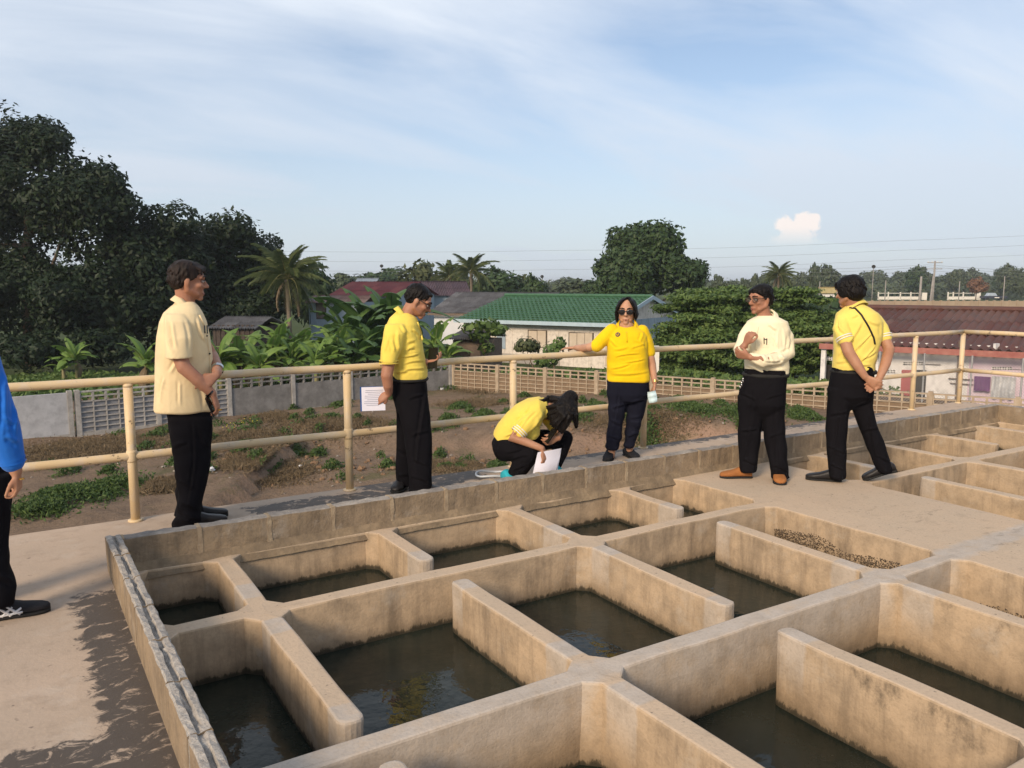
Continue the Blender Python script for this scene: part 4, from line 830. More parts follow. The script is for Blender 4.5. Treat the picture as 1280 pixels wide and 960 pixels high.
# green roofed house
h = House('house', 'long cream house with green tiled roof and pale blue fascia, shutters closed', 'house', 569, 47, -.45, 33); W, DP, RZ = 10.1, 10.7, .86
def tiled(h, W, DP, RZ, rows, cols, m, name, cap):
    q = MB(); V, Fc = [], []; nc = cols*4
    for side in (0, 1):
        for r_ in range(rows):
            k = len(V); y0, y1 = DP/2*r_/rows, DP/2*(r_+1.08)/rows; z0, z1 = h.ez+(RZ-h.ez)*r_/rows+.05, h.ez+(RZ-h.ez)*(r_+1.08)/rows
            for (y, z) in ((y0, z0-.045), (y0, z0), (y1, z1-.035)):
                for c in range(nc+1):
                    wv = .030*math.sin(2*math.pi*c/4); V.append((W*c/nc, y if side == 0 else DP-y, z+wv))
            for j in range(2):
                for c in range(nc): a = k+j*(nc+1)+c; Fc.append((a, a+1, a+nc+2, a+nc+1) if side == 0 else (a, a+nc+1, a+nc+2, a+1))
    q.add([h.M @ Vector(v) for v in V], Fc); o = q.build(name, m, h.root, h.org); tag(o, kind='stuff')
    q = MB(); q.tube([h.M @ Vector((W*i/20, DP/2, RZ+.06)) for i in range(21)], .11, 8); q.build('ridge_cap', cap, h.root, h.org)
tiled(h, W, DP, RZ, 13, 34, M_GTILE, 'roof_tiles', M_GTILE); h.walls(W, DP, .55, M_CREAM, h.ez+.12, ridge=RZ)
h.box('fascia', (-.05, -.05, h.ez-.16), (W+.05, -.01, h.ez+.045), M_FASC)
for s0 in (0, 1):
    q = MB(); x = W+.0; V = []
    for xx in (x, x+.05):
        for y, z in ((-.05, h.ez-.16), (-.05, h.ez+.05), (DP/2, RZ+.10), (DP/2, RZ-.12)): V.append(h.M @ Vector((xx, y if s0 == 0 else DP-y, z)))
    q.add(V, [(0, 1, 2, 3), (7, 6, 5, 4), (0, 4, 5, 1), (1, 5, 6, 2), (2, 6, 7, 3), (3, 7, 4, 0)]); q.build('verge_board', M_FASC, h.root, h.org)
for x0, y0, x1, y1 in ((660, 412, 684, 435), (711, 415, 742, 442)):
    f = h.patch('window', x0, y0, x1, y1, M_FRAME, .55, .03); n = 3 if x1-x0 > 26 else 2
    for i in range(n): h.patch('shutter', x0+1+(x1-x0-2)*i/n+.4, y0+1.2, x0+1+(x1-x0-2)*(i+1)/n-.4, y1-1, M_SHUT, .55, .055, f)
h.patch('door', 757, 420, 772, 458, M_SHUT, .55, .04); h.patch('wall_panel', 621, 410, 632, 436, M_BLUEG, .55, .03)
for k in range(7): h.patch('cover_strip', 640+k*19, 410+k*.9, 640.8+k*19, 462, M_CREAM, .55, .022)
h.patch('skirting', 602, 440, 700, 466, mat('grey_base', (.36, .33, .30), (.30, .27, .24)), .55, .03)
# wall on the gable side with blue grey boards
for k in range(10):
    q = MB(); q.box((W-.248, .7+k*.92, h.g), (W-.22, .7+k*.92+.88, h.ez+.1), h.M); q.build('side_board', M_BLUEG, h.root, h.org)
# corrugated sheets
def sheet_mesh(Lx, Ly, waves=5):
    q = MB(); n = waves*4; V = [(Lx*i/n, y, .048*math.sin(2*math.pi*i/4)) for y in (0, Ly) for i in range(n+1)]; q.add(V, [(i, i+1, n+2+i, n+1+i) for i in range(n)]); return q.mesh('roof_sheet', smooth=False)
def sheeted(h, W, DP, RZ, rows, cols, m, both=True, waves=5):
    sl_ = math.hypot(DP/2, RZ-h.ez); me = sheet_mesh(W/cols*1.06, sl_/rows*1.07, waves); me.materials.append(m)
    for side in range(2 if both else 1):
        a = math.atan2(RZ-h.ez, DP/2)
        for r_ in range(rows):
            for c in range(cols):
                o = link('roof_sheet', me, None, h.root); y = DP/2*r_/rows; z = h.ez+(RZ-h.ez)*r_/rows+.05+.012*(r_ % 2)+.010*(c % 2)+random.uniform(0, .008)
                if side == 0: Ml = Matrix.Translation((W*c/cols, y, z)) @ Matrix.Rotation(a-.012, 4, 'X')
                else: Ml = Matrix.Translation((W*(c+1)/cols, DP-y, z)) @ Matrix.Rotation(math.pi, 4, 'Z') @ Matrix.Rotation(a-.012, 4, 'X')
                o.matrix_local = Matrix.Translation(-h.org) @ h.M @ Ml
M_REDS = objrandmat('maroon_roof_sheet', [(.095, .036, .028), (.13, .050, .038), (.085, .042, .036), (.16, .085, .068), (.11, .040, .033)], .7, (.085, .066, .060), .85, 2)
M_WHITEW = mat('pinkish_white_wall', (.64, .62, .60), (.72, .70, .68), 1.5, .85, .2, 25, .2, fine=5); M_LILAC = mat('lilac_wall', (.52, .40, .48), (.60, .50, .56), 2, .85)
M_REDF = mat('faded_red_board', (.28, .10, .085), (.36, .16, .13), 4, .8)
h = House('house', 'low white house with maroon corrugated roof behind the wire mesh at right', 'house', 1024, 29.4, -.58, 38, -3.2); W, DP, RZ = 13.5, 12, .55
sheeted(h, W, DP, RZ, 3, 17, M_REDS, True, 3); h.walls(W, DP, .6, M_WHITEW, h.ez+.15, ridge=RZ); h.box('fascia', (-.05, -.06, h.ez-.17), (W+.05, -.012, h.ez+.03), M_REDF)
q = MB(); q.tube([h.M @ Vector((W*i/20, DP/2, RZ+.07)) for i in range(21)], .13, 8); q.build('ridge_cap', M_REDS, h.root, h.org)
h.patch('lilac_panel', 1212, 446, 1330, 520, M_LILAC, .6, .024); h.patch('door', 1127.5, 462, 1143.5, 500, mat('red_door', (.36, .09, .085), (.30, .07, .07), 3, .6), .6, .05)
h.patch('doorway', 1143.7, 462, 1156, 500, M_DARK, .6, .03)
def ventrow(px, py, n, w_):
    f = h.patch('vent_row', px, py, px+n*w_, py+4.6, M_WHITEW, .6, .032)
    for i in range(n):
        for a, b_ in ((.1, .3), (.55, .3)):
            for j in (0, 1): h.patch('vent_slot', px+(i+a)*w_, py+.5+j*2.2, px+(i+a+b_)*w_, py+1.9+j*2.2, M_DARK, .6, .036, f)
ventrow(1129, 452, 4, 6.4); ventrow(1240, 458, 4, 6.4); ventrow(1034, 446, 1, 6); ventrow(1106, 462, 2, 7)
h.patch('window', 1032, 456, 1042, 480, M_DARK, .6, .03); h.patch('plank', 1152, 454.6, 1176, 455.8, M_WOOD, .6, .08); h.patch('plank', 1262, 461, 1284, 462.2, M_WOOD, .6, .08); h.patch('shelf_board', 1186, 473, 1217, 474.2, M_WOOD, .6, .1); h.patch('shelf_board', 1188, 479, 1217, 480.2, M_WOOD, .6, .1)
q = MB(); q.box((.0, .05, h.g), (.16, .21, h.ez), h.M); q.build('corner_post', M_WHITEW, h.root, h.org)
q = MB(); a = h.M.inverted() @ on_wall(1198, 446, h.o+h.nb*.3, h.nb); q.tube([h.M @ Vector((a.x, .3, h.g)), h.M @ Vector((a.x, .3, h.ez+.3))], .025, 6); q.build('pipe', M_WOOD, h.root, h.org)
# cloth and plastic sheet hang in front of that wall: things of their own
def hung(name, label, cat, x0, y0, x1, y1, m, sb, wav):
    w_ = h.o+h.nb*sb; Mi = h.M.inverted(); a, b = Mi @ on_wall(x0, y0, w_, h.nb), Mi @ on_wall(x1, y1, w_, h.nb); V = []; n, k = 14, 8
    for j in range(k+1):
        for i in range(n+1): V.append(h.M @ Vector((a.x+(b.x-a.x)*i/n, sb+wav*noise.noise((i*.5, j*.3, x0))+wav*.5*math.sin(i*1.4+j*.2), a.z+(b.z-a.z)*j/k)))
    q = MB(); q.add(V, [(j*(n+1)+i, j*(n+1)+i+1, (j+1)*(n+1)+i+1, (j+1)*(n+1)+i) for j in range(k) for i in range(n)]); c = h.M @ Vector((a.x, sb, b.z)); tag(q.build(name, m, None, c, True, c), label, cat)
hung('hanging_cloth', 'purple cloth hung up against the lilac wall at far right', 'cloth', 1218, 470, 1237, 489.5, mat('purple_cloth', (.10, .03, .12), (.14, .05, .16), 4, .9), .42, .05)
hung('plastic_sheet', 'crumpled silvery plastic sheet hung right of the purple cloth', 'sheet', 1240, 470, 1268, 499, mat('silver_plastic', (.50, .51, .52), (.40, .41, .43), 3, .35, .6, 6, .5, dist=.1), .40, .10)
q = MB(); c = PX(1245, 440, 26.3); q.box((c.x-.12, c.y-.04, c.z+.05), (c.x+.12, c.y+.04, c.z+.28)); q.tube([(c.x, c.y+.05, c.z-.25), (c.x, c.y+.05, c.z+.1)], .02, 6); tag(q.build('antenna_box', M_WHITEW, None, c, loc=c), 'small white antenna box on the edge of the maroon roof', 'antenna')
# dark corrugated roof with white wall, left of the green roof
M_GREYS = objrandmat('grey_asbestos_sheet', [(.17, .165, .165), (.22, .21, .205), (.14, .135, .135), (.26, .25, .245)], .9, (.07, .06, .06), .7, 2.5)
h = House('house', 'white walled house with dark grey corrugated roof left of the green roof', 'house', 536, 52, -.28, 20); sheeted(h, 7.5, 9, .98, 4, 12, M_GREYS); h.walls(7.5, 9, .4, mat('white_wall', (.62, .64, .68), (.55, .57, .6), 1.5, .8), h.ez+.12, ridge=.95)
h.box('fascia', (0, -.05, h.ez-.1), (7.5, -.012, h.ez+.03), M_WOOD)
# red roofed house behind the bananas
M_RRED = objrandmat('old_red_sheet', [(.19, .04, .045), (.15, .035, .04), (.23, .065, .06), (.17, .05, .05)], .6, (.10, .06, .06), .6, 2)
h = House('house', 'blue grey house with faded red roof behind the banana plants', 'house', 412, 58, .70, 15); sheeted(h, 5.6, 8, 1.72, 3, 9, M_RRED); h.walls(5.6, 8, .4, M_BLUEG, h.ez+.1, ridge=1.68)
h2 = House('house_wing', 'lower blue grey wing with brown shutters beside the coconut palm', 'house wing', 384, 55, .30, 15); sheeted(h2, 4.4, 2.6, .75, 2, 6, objrandmat('rusty_sheet', [(.22, .15, .13), (.28, .2, .17), (.18, .1, .09)], .8), True); h2.walls(4.4, 2.6, .35, M_BLUEG, h2.ez+.1)
f = h2.patch('window', 395, 377, 418.5, 399, M_FRAME, .35, .03); h2.patch('shutter', 395.8, 378, 407, 398, M_WOOD, .35, .05, f); h2.patch('shutter', 408, 378, 418, 398, mat('white_shutter', (.5, .54, .57), (.42, .46, .5)), .35, .05, f)
for k in range(5): h2.patch('board', 386+k*1.7, 373, 387.4+k*1.7, 410, M_BLUEG, .35, .03)
h = House('house', 'far house with dark purple gable roof peeping out behind the clipboard man head', 'house', 520, 64, .62, -12); sheeted(h, 4.6, 6, 1.75, 2, 7, objrandmat('purple_dark_sheet', [(.07, .05, .07), (.10, .07, .09), (.06, .045, .06)], .7)); h.walls(4.6, 6, .3, M_BLUEG, h.ez+.1)
h = House('hut', 'dark timber hut with grey roof behind the old man', 'hut', 262, 40, -.62, 12); sheeted(h, 2.6, 3.4, -.12, 2, 4, M_GREYS); M_HUT = mat('dark_timber', (.075, .058, .048), (.045, .036, .032), 6, .9, .4, 30)
h.walls(2.6, 3.4, .3, M_HUT, h.ez+.1)
for k in range(9): h.patch('plank', 266+k*6, 406, 271+k*6, 440, M_HUT, .3, .03+.012*(k % 3))
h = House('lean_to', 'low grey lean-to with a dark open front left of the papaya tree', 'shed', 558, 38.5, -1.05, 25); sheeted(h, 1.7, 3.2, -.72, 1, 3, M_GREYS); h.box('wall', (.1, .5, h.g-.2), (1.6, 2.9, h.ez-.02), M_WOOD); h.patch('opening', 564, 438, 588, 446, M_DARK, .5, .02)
h = House('far_house', 'tiny pale roofed building above the ridge of the red roof', 'house', 446, 120, 1.75, 0); sheeted(h, 3.2, 5, 2.45, 1, 4, mat('pale_sheet', (.42, .45, .48), (.35, .38, .4)), True); h.walls(3.2, 5, .3, M_WHITEW, h.ez+.1)
h = House('far_house', 'small far building with yellowish roof left of the walking man head', 'house', 1020, 120, .15, 14); sheeted(h, 3.2, 5, 1.05, 1, 4, mat('yellow_sheet', (.45, .36, .16), (.5, .42, .22)), True); h.walls(3.2, 5, .3, M_WHITEW, h.ez+.1)
h = House('far_house', 'small grey roof poking out of the trees right of the bespectacled man', 'house', 962, 80, .0, 20); sheeted(h, 2.2, 4, .75, 1, 3, M_GREYS, True); h.walls(2.2, 4, .3, M_WOOD, h.ez+.1)
# ------------------------------------------------------------------ far wall, white railing, truck, poles, wires
M_TANW = mat('tan_wall', (.36, .28, .20), (.30, .23, .165), 1, .9)
p0, p1 = PX(1075, 480, 96), PX(1320, 480, 96); d = (p1-p0); d.z = 0; Lw = d.length; d.normalize(); root = empty('boundary_wall', (p0.x, p0.y, GROUND)); tag(root, 'long low tan wall just above the maroon roof', 'wall'); M = rotmat(Vector((p0.x, p0.y, 0)), d, FH)
q = MB(); q.box((0, -.08, GROUND-.2), (Lw, .08, zpx(376.3, 96)), M); q.build('wall', M_TANW, root, root.location)
for k in range(27): q = MB(); x = Lw*k/26; q.box((x-.1, -.14, GROUND-.2), (x+.1, .14, zpx(375.4, 96)), M); q.build('pier', M_TANW, root, root.location)
M_WHP = mat('white_paint', (.74, .70, .62), (.66, .62, .55), 2, .7)
def whiterail(label, x0, x1, posts, blocks):
    D = 225; a = PX(x0, 480, D); root = empty('white_railing', (a.x, a.y, GROUND)); tag(root, label, 'railing', 'white railings along the far road'); s = D/1002.4
    def bx(name, u0, u1, y0, y1): q = MB(); q.box(((u0-x0)*s, -.15, zpx(y1, D)), ((u1-x0)*s, .15, zpx(y0, D)), rotmat(Vector((a.x, a.y, 0)), RH, FH)); q.build(name, M_WHP, root, root.location)
    bx('low_wall', x0, x1, 370.8, 374.5); bx('top_bar', x0, x1, 366.4, 367.0)
    for p in posts: bx('post', p-.6, p+.6, 365.2, 375)
    for u0, u1 in blocks: bx('pillar', u0, u1, 366, 375)
whiterail('white railing with low wall left of the leaning utility poles', 1091, 1145, (1091.6, 1104, 1119, 1132), ((1146, 1152),)); whiterail('shorter white railing between the utility poles and the dark truck', 1177, 1217, (1177.5, 1184, 1196.5, 1212), ((1213, 1218),))
D = 222; a = PX(1219, 480, D); s = D/1002.4; root = empty('pickup_truck', (a.x, a.y, GROUND)); tag(root, 'dark pickup truck parked beyond the tan wall at far right', 'truck'); M = rotmat(Vector((a.x, a.y, GROUND)), RH, FH); M_TRK = mat('dark_truck_paint', (.03, .032, .05), (.04, .042, .06), 2, .35, spec=.5)
q = MB(); q.box((0, -.9, .5), (6.6, .9, 1.15), M); q.build('body', M_TRK, root, root.location); q = MB(); q.loft([(M @ Vector((2.6, 0, 1.152)), RH*1.5, FH*.85, 6), (M @ Vector((2.6, 0, 1.95)), RH*.9, FH*.75, 6)], 16); cb_ = q.build('cab', mat('truck_glass', (.28, .33, .38), (.35, .4, .45), 2, .15, spec=.6), root, root.location)
for x in (1.2, 5.3):
    for y in (-.85, .85): q = MB(); q.tube([M @ Vector((x, y-.1, .38)), M @ Vector((x, y+.1, .38))], .38, 14); q.build('wheel', M_DARK, root, root.location)
q = MB(); q.box((3.1, -.93, .55), (4.4, -.902, .8), M); q.build('number_plate', M_WHP, root, root.location)
M_POLE = mat('concrete_pole', (.30, .28, .26), (.24, .22, .20), 3, .9)
def pole(label, px, ty, D, rad, arm=False, lean=0, lamp=None, group='utility poles far off'):
    b = PX(px, 480, D); b.z = GROUND; H = zpx(ty, D)-GROUND; root = empty('utility_pole', b); tag(root, label, 'utility pole', group); q = MB(); top = RH*lean+UZ*H; q.tube([(0, 0, -.3), top], [rad, rad*.7], 8); q.build('pole', M_POLE, root, smooth=True)
    if arm:
        for k in range(2): q = MB(); c = top-UZ*(.25+.9*k); q.tube([c-RH*1.1, c+RH*1.1], .06, 6); q.build('crossarm', M_POLE, root)
        for k in (-1, -.4, .4, 1): q = MB(); c = top-UZ*.25+RH*k; q.tube([c, c+UZ*.22], .05, 6); q.build('insulator', M_WHP, root)
    if lamp: q = MB(); q.ell(top, (lamp, lamp, lamp*.9), nu=10, nv=6); q.build('lamp_head', M_DARK, root)
pole('tall utility pole with crossarms in front of the far trees', 1159, 327, 118, .17, True); pole('shorter pole leaning close beside the crossarm pole', 1155, 345, 105, .17, lean=.35); pole('pale pole left of the pole with crossarms', 1142.5, 346, 110, .2, lean=.1)
pole('thin white pole at the left end of the white railing', 1100, 351, 130, .1); pole('thin white pole above the shorter white railing', 1191, 352, 130, .1); pole('thin grey pole beyond the dark truck', 1246, 346, 130, .1); pole('lamp post with round dark head over the walking man', 1084, 334, 140, .08, lamp=.35); pole('small lamp post standing on the skyline above the red roof', 480, 333, 220, .1, lamp=.5); pole('lamp post on the skyline beyond the green roof ridge', 677, 346, 180, .1, lamp=.4)
pole('thin white pole among the trees behind the bespectacled man', 1019, 352, 120, .09)
M_WIRE = mat('wire', (.16, .17, .18), (.2, .2, .2), 2, .6)
def wire(label, pts, D, rad=.011):
    P = [PX(x, y, D) for x, y in pts]; out = []
    for i in range(25):
        u = i/24*(len(P)-1); k = min(len(P)-2, int(u)); f = u-k; p = P[k].lerp(P[k+1], f); p.z -= .5*math.sin(math.pi*f)*(.5 if len(P) > 2 else 1); out.append(p)
    q = MB(); q.tube(out, rad, 5); c = out[0]; tag(q.build('overhead_wire', M_WIRE, None, c, loc=c), label, 'power line', 'overhead wires across the sky')
for k, (n_, dy) in enumerate((('highest', 0), ('second highest', 12), ('third highest', 24))): wire(n_+' thin wire stretched across the whole sky', [(250, 312+dy), (700, 313+dy), (1120, 301+dy), (1500, 280+dy)], 95)
for k, (n_, y0, y1, y2) in enumerate((('upper', 336, 331, 343), ('middle', 341, 333.5, 347), ('lowest', 346, 338, 352))): wire(n_+' wire strung from the pole with crossarms', [(960, y0), (1159, y1), (1420, y2)], 118, .016)
# wire mesh fence behind the back fence at right
a, b = PX(1098, 480, 25.2), PX(1345, 480, 22.0); a.z = b.z = 0; d = (b-a); Lw = d.length; d.normalize(); root = empty('wire_mesh_fence', (a.x, a.y, -2.9)); tag(root, 'fine wire mesh fence on thin posts in front of the white house', 'fence'); M_WM = mat('galvanised_wire', (.42, .42, .42), (.35, .35, .35), 3, .5, metal=.6)
z0, z1 = -2.4, zpx(443, 24.6); Hh = z1-z0; q = MB(); st = .085
for sgn in (1, -1):
    x = -Hh if sgn == 1 else 0
    while x < Lw+(0 if sgn == 1 else Hh):
        u0, u1 = (x, x+Hh) if sgn == 1 else (x, x-Hh); P = []
        for u in (0, 1): P.append((u0+(u1-u0)*u, z0+Hh*u))
        (xa, za), (xb, zb) = P
        def cl(t): return xa+(xb-xa)*t, za+(zb-za)*t
        ts = sorted([min(1, max(0, (0-xa)/(xb-xa))), min(1, max(0, (Lw-xa)/(xb-xa)))])
        if ts[1]-ts[0] > .01:
            (ua, va), (ub, vb_) = cl(ts[0]), cl(ts[1]); q.tube([a+d*ua+UZ*va+FH*.004*sgn, a+d*ub+UZ*vb_+FH*.004*sgn], .0042, 3, False)
        x += st
tag(q.build('wire_mesh', M_WM, root, root.location), kind='stuff')
for k in range(5): q = MB(); c = a+d*(Lw*k/4); q.tube([c+UZ*(-3), c+UZ*(z1+.05)], .028, 8); q.build('post', M_WM, root, root.location)

q = MB(); c = PX(819, 470, 33); c.z = -2.7; q.box((-.13, -.1, 0), (.13, .1, zpx(432, 33)+2.7), Matrix.Rotation(-YAW, 4, 'Z')); tag(q.build('gate_post', M_WHP, None, loc=c), 'plain white post beyond the fence, just right of the standing woman', 'post')
# ------------------------------------------------------------------ people
def skinmat(name, c):
    m = mat(name, c, (c[0]*.82, c[1]*.74, c[2]*.70), 9, .55, .12, 140, .35, coords='obj', dist=.003); b = m.node_tree.nodes['Principled BSDF']
    b.inputs['Subsurface Weight'].default_value = .12; b.inputs['Subsurface Radius'].default_value = (.010, .004, .002); return m
SK_A, SK_B, SK_C = skinmat('tanned_skin', (.38, .190, .120)), skinmat('brown_skin', (.42, .225, .14)), skinmat('fair_skin', (.50, .285, .185))
def cloth(name, c, rough=.85, c2=None, weave=900, folds=.22, spec=.15):
    m, t, b = newmat(name); v = N(t, 'ShaderNodeTexCoord').outputs['Object']; b.inputs['Roughness'].default_value = rough; b.inputs['Specular IOR Level'].default_value = spec
    b.inputs['Sheen Weight'].default_value = .12 if max(c) > .1 else 0
    f = noise_(t, v, 5, 5, .6); L(t, mixc(t, ramp(t, f, [(.3, 0), (.7, 1)]), c, c2 or tuple(x*.86 for x in c)), b.inputs['Base Color'])
    wv = noise_(t, mapv(t, v, (1, 1, .8), (0, 0, 0), (.5, .6, .4)), 5, 2, .45, 1.2); h = math_(t, 'ADD', math_(t, 'MULTIPLY', wv, 1), math_(t, 'MULTIPLY', noise_(t, v, weave/3, 2, .5), .02)); bumpn(t, b, h, folds, .06); return m
C_CREAM, C_YEL, C_GOLD, C_PALE, C_YEL2 = cloth('cream_shirt', (.78, .63, .38)), cloth('yellow_polo', (.80, .62, .11)), cloth('golden_polo', (.82, .55, .008)), cloth('ivory_shirt', (.84, .76, .54), folds=.3), cloth('light_yellow_polo', (.80, .64, .15))
C_BLUE = cloth('blue_jacket', (.015, .14, .56)); C_BLACK = cloth('black_trousers', (.0075, .007, .009), .85, spec=.06); C_NAVY = cloth('navy_trousers', (.011, .012, .022), .85, spec=.06); C_WHITE = cloth('white_trim', (.75, .74, .68)); C_GREYC = cloth('grey_collar', (.42, .45, .48))
M_HAIR = mat('black_hair', (.005, .0045, .005), (.011, .009, .0085), 60, .5, .7, 90, .13, coords='obj', stretch=(1, 1, .2), dist=.008); M_HAIRB = mat('dark_brown_hair', (.011, .008, .007), (.026, .017, .014), 50, .55, .7, 90, .15, coords='obj', stretch=(1, 1, .25), dist=.006)
M_LIP = mat('lips', (.27, .10, .075), None, 20, .5, coords='obj'); M_EYEW = mat('eye', (.42, .38, .35), None, 20, .3); M_EYED = mat('dark_iris', (.015, .01, .008), None, 20, .2, spec=.5); M_LENS = mat('dark_lens', (.012, .011, .012), None, 9, .08, spec=.6); M_GFRAME = mat('glasses_frame', (.03, .025, .022), None, 9, .35)
M_SHOE = mat('black_leather', (.014, .013, .014), (.022, .02, .02), 15, .42, .2, 60, .22, coords='obj'); M_SUEDE = mat('tan_suede', (.36, .145, .045), (.28, .11, .035), 15, .8, .3, 90, .2, coords='obj'); M_SNEAK = mat('black_canvas', (.018, .018, .022), None, 20, .8, .2, 80); M_SOLE = mat('dark_sole', (.02, .02, .02), None, 9, .8); M_STRIPE = mat('white_stripe', (.72, .72, .74), None, 9, .6)
M_PHONE = mat('phone_glass', (.008, .008, .010), None, 9, .15, spec=.6); M_PAPER = mat('white_paper', (.74, .73, .80), (.68, .67, .76), 4, .7); M_GOLD = mat('gold', (.70, .48, .16), None, 9, .3, metal=1); M_SILV = mat('silver', (.6, .6, .6), None, 9, .3, metal=1); M_TEAL = mat('turquoise_fabric', (.03, .40, .50), None, 9, .7)
def remesh(mb, name, voxel, iters, mats, parent, origin, folds=0, seed=0, seams=None):
    me = mb.mesh(name, origin); ob = bpy.data.objects.new('tmp', me); COL.objects.link(ob)
    md = ob.modifiers.new('r', 'REMESH'); md.mode = 'VOXEL'; md.voxel_size = voxel; md.use_smooth_shade = True
    if iters: sm = ob.modifiers.new('s', 'SMOOTH'); sm.factor = .5; sm.iterations = iters
    dg = bpy.context.evaluated_depsgraph_get(); out = bpy.data.meshes.new_from_object(ob.evaluated_get(dg)); bpy.data.objects.remove(ob); bpy.data.meshes.remove(me); out.name = name
    if folds:
        n = len(out.vertices); co = np.empty(n*3, np.float32); no = np.empty(n*3, np.float32); out.vertices.foreach_get('co', co); out.vertices.foreach_get('normal', no); co = co.reshape(-1, 3); no = no.reshape(-1, 3)
        r = np.random.default_rng(seed); f = np.zeros(n)
        for _ in range(5):
            k = r.normal(size=3)*np.array([14, 14, 20]); k2 = r.normal(size=3)*8; f += np.sin(co@k + 2.2*np.sin(co@k2+r.uniform(0, 6)) + r.uniform(0, 6))*np.clip(np.sin(co@(r.normal(size=3)*6)+r.uniform(0, 6)), 0, 1)
        if seams: zz = co[:, 2]-co[:, 2].min(); f = f*(1+1.6*np.exp(-(zz/seams)**2))
        co = co+no*(folds*f*.55)[:, None]; out.vertices.foreach_set('co', co.astype(np.float32).ravel()); out.update()
    out.materials.clear(); [out.materials.append(m) for m in mats]; out.polygons.foreach_set('use_smooth', [True]*len(out.polygons)); out.polygons.foreach_set('material_index', [0]*len(out.polygons))
    return link(name, out, None, parent)
def basis(f, up=(0, 0, 1)):
    f = Vector(f).normalized(); l = Vector(up).cross(f).normalized(); u = f.cross(l); return f, l, u
class Person:
    def __init__(s, label, px, py, D, skin, group='people inspecting the tank'):
        s.D = D; s.foot = PX(px, py, D); s.foot.z = 0; d = ray(px, 480); d.z = 0; s.V = d.normalized(); s.Rt = s.V.cross(UZ); s.ct = s.V.dot(FH); s.s = D/F; s.su = D*s.ct/F
        s.label, s.skin, s.group = label, skin, group; s.B, s.S, s.T, s.H = MB(), MB(), MB(), MB(); s.kids = []
    def P(s, px, py, dd=0): return PX(px, py, s.D)+s.V*dd
    def G(s, px, dd=0, z=0): q = PX(px, 480, s.D)+s.V*dd; q.z = z; return q
    def dirv(s, r, d, u=0): return (s.Rt*r+s.V*d+UZ*u).normalized()
    def rings(s, mb, rows, e=2.4, n=28):
        R = []
        for y, xl, xr, hd, dd in rows: R.append((s.P((xl+xr)/2, y, dd), s.Rt*((xr-xl)/2*s.su), s.V*hd, e))
        mb.loft(R, n)
    def limb(s, mb, pts, rad, n=14): mb.tube(pts, rad, n, round_=True)
    def skull(s, c, f, up=UZ, k=1.0, neck=None, jaw=1.0, cheeks=1.0):
        f, l, u = basis(f, up); s.hc, s.hf, s.hl, s.hu, s.hk = c, f, l, u, k; M = Matrix((f, l, u)).transposed(); B = s.B
        pt = lambda x, y, z: c+(f*x+l*y+u*z)*k
        s.hp = pt
        B.ell(pt(-.008, 0, .028), (.094*k, .074*k, .086*k), M, 18, 12); B.ell(pt(.022, 0, -.030), (.066*k, .061*k*cheeks, .074*k), M, 16, 10); B.ell(pt(.030, 0, -.066), (.050*k, .046*k*jaw, .042*k), M, 14, 8)
        B.ell(pt(.070, 0, -.098), (.020*k, .024*k, .017*k), M, 10, 6); B.tube([pt(.086, 0, .012), pt(.100, 0, -.012), pt(.107, 0, -.024)], [.008*k, .010*k, .013*k], 10, round_=True)
        for y in (-1, 1):
            B.ell(pt(.091, y*.012, -.029), (.012*k, .010*k, .009*k), M, 8, 6); B.ell(pt(.058, y*.040, -.022), (.026*k, .022*k, .020*k), M, 10, 6); B.tube([pt(.086, y*.012, .026), pt(.082, y*.034, .031), pt(.064, y*.055, .022)], [.008*k, .010*k, .008*k], 8, round_=True)
            B.ell(pt(-.012, y*.076, -.004), (.020*k, .008*k, .031*k), M @ Matrix.Rotation(y*.25, 3, 'Z'), 10, 8)
            B.tube([pt(.050, y*.035, -.075), pt(-.005, y*.056, -.052), pt(-.012, y*.062, -.02)], [.018*k, .020*k, .02*k], 8, round_=True)
        B.tube([pt(.080, -.020, -.064), pt(.085, 0, -.061), pt(.080, .020, -.064)], [.007*k, .009*k, .007*k], 8, round_=True); B.tube([pt(.078, -.017, -.075), pt(.083, 0, -.075), pt(.078, .017, -.075)], [.007*k, .010*k, .007*k], 8, round_=True)
        if neck: B.tube([pt(-.022, 0, -.03), pt(-.015, 0, -.085)*.55+Vector(neck)*.45, Vector(neck)], [.056*k, .054*k, .066*k], 16, round_=True)
        def face(root):
            q = MB(); [q.ell(pt(.079, y*.032, .004), (.010*k, .013*k, .008*k), M, 10, 6) for y in (-1, 1)]; s.part(root, q, 'eyes', M_EYEW)
            q = MB(); [q.ell(pt(.0865, y*.032, .003), (.004*k, .0062*k, .0058*k), M, 8, 6) for y in (-1, 1)]; s.part(root, q, 'irises', M_EYED)
            for y in (-1, 1):
                q = MB(); q.tube([pt(.094, y*.014, .030), pt(.092, y*.032, .036), pt(.076, y*.054, .030)], [.0045*k, .005*k, .003*k], 6, round_=True); s.part(root, q, 'eyebrow', M_HAIR)
                q = MB(); q.tube([pt(.0875, y*.019, .009), pt(.090, y*.032, .013), pt(.082, y*.046, .008)], [.0022*k, .003*k, .002*k], 5, round_=True); s.part(root, q, 'eyelash', M_HAIR)
            q = MB(); q.tube([pt(.0815, -.021, -.0695), pt(.0892, 0, -.068), pt(.0815, .021, -.0695)], [.003*k, .0065*k, .003*k], 8, round_=True); q.tube([pt(.0795, -.017, -.073), pt(.0882, 0, -.076), pt(.0795, .017, -.073)], [.003*k, .0065*k, .003*k], 8, round_=True); s.part(root, q, 'lips', M_LIP)
        s.kids.append(face)
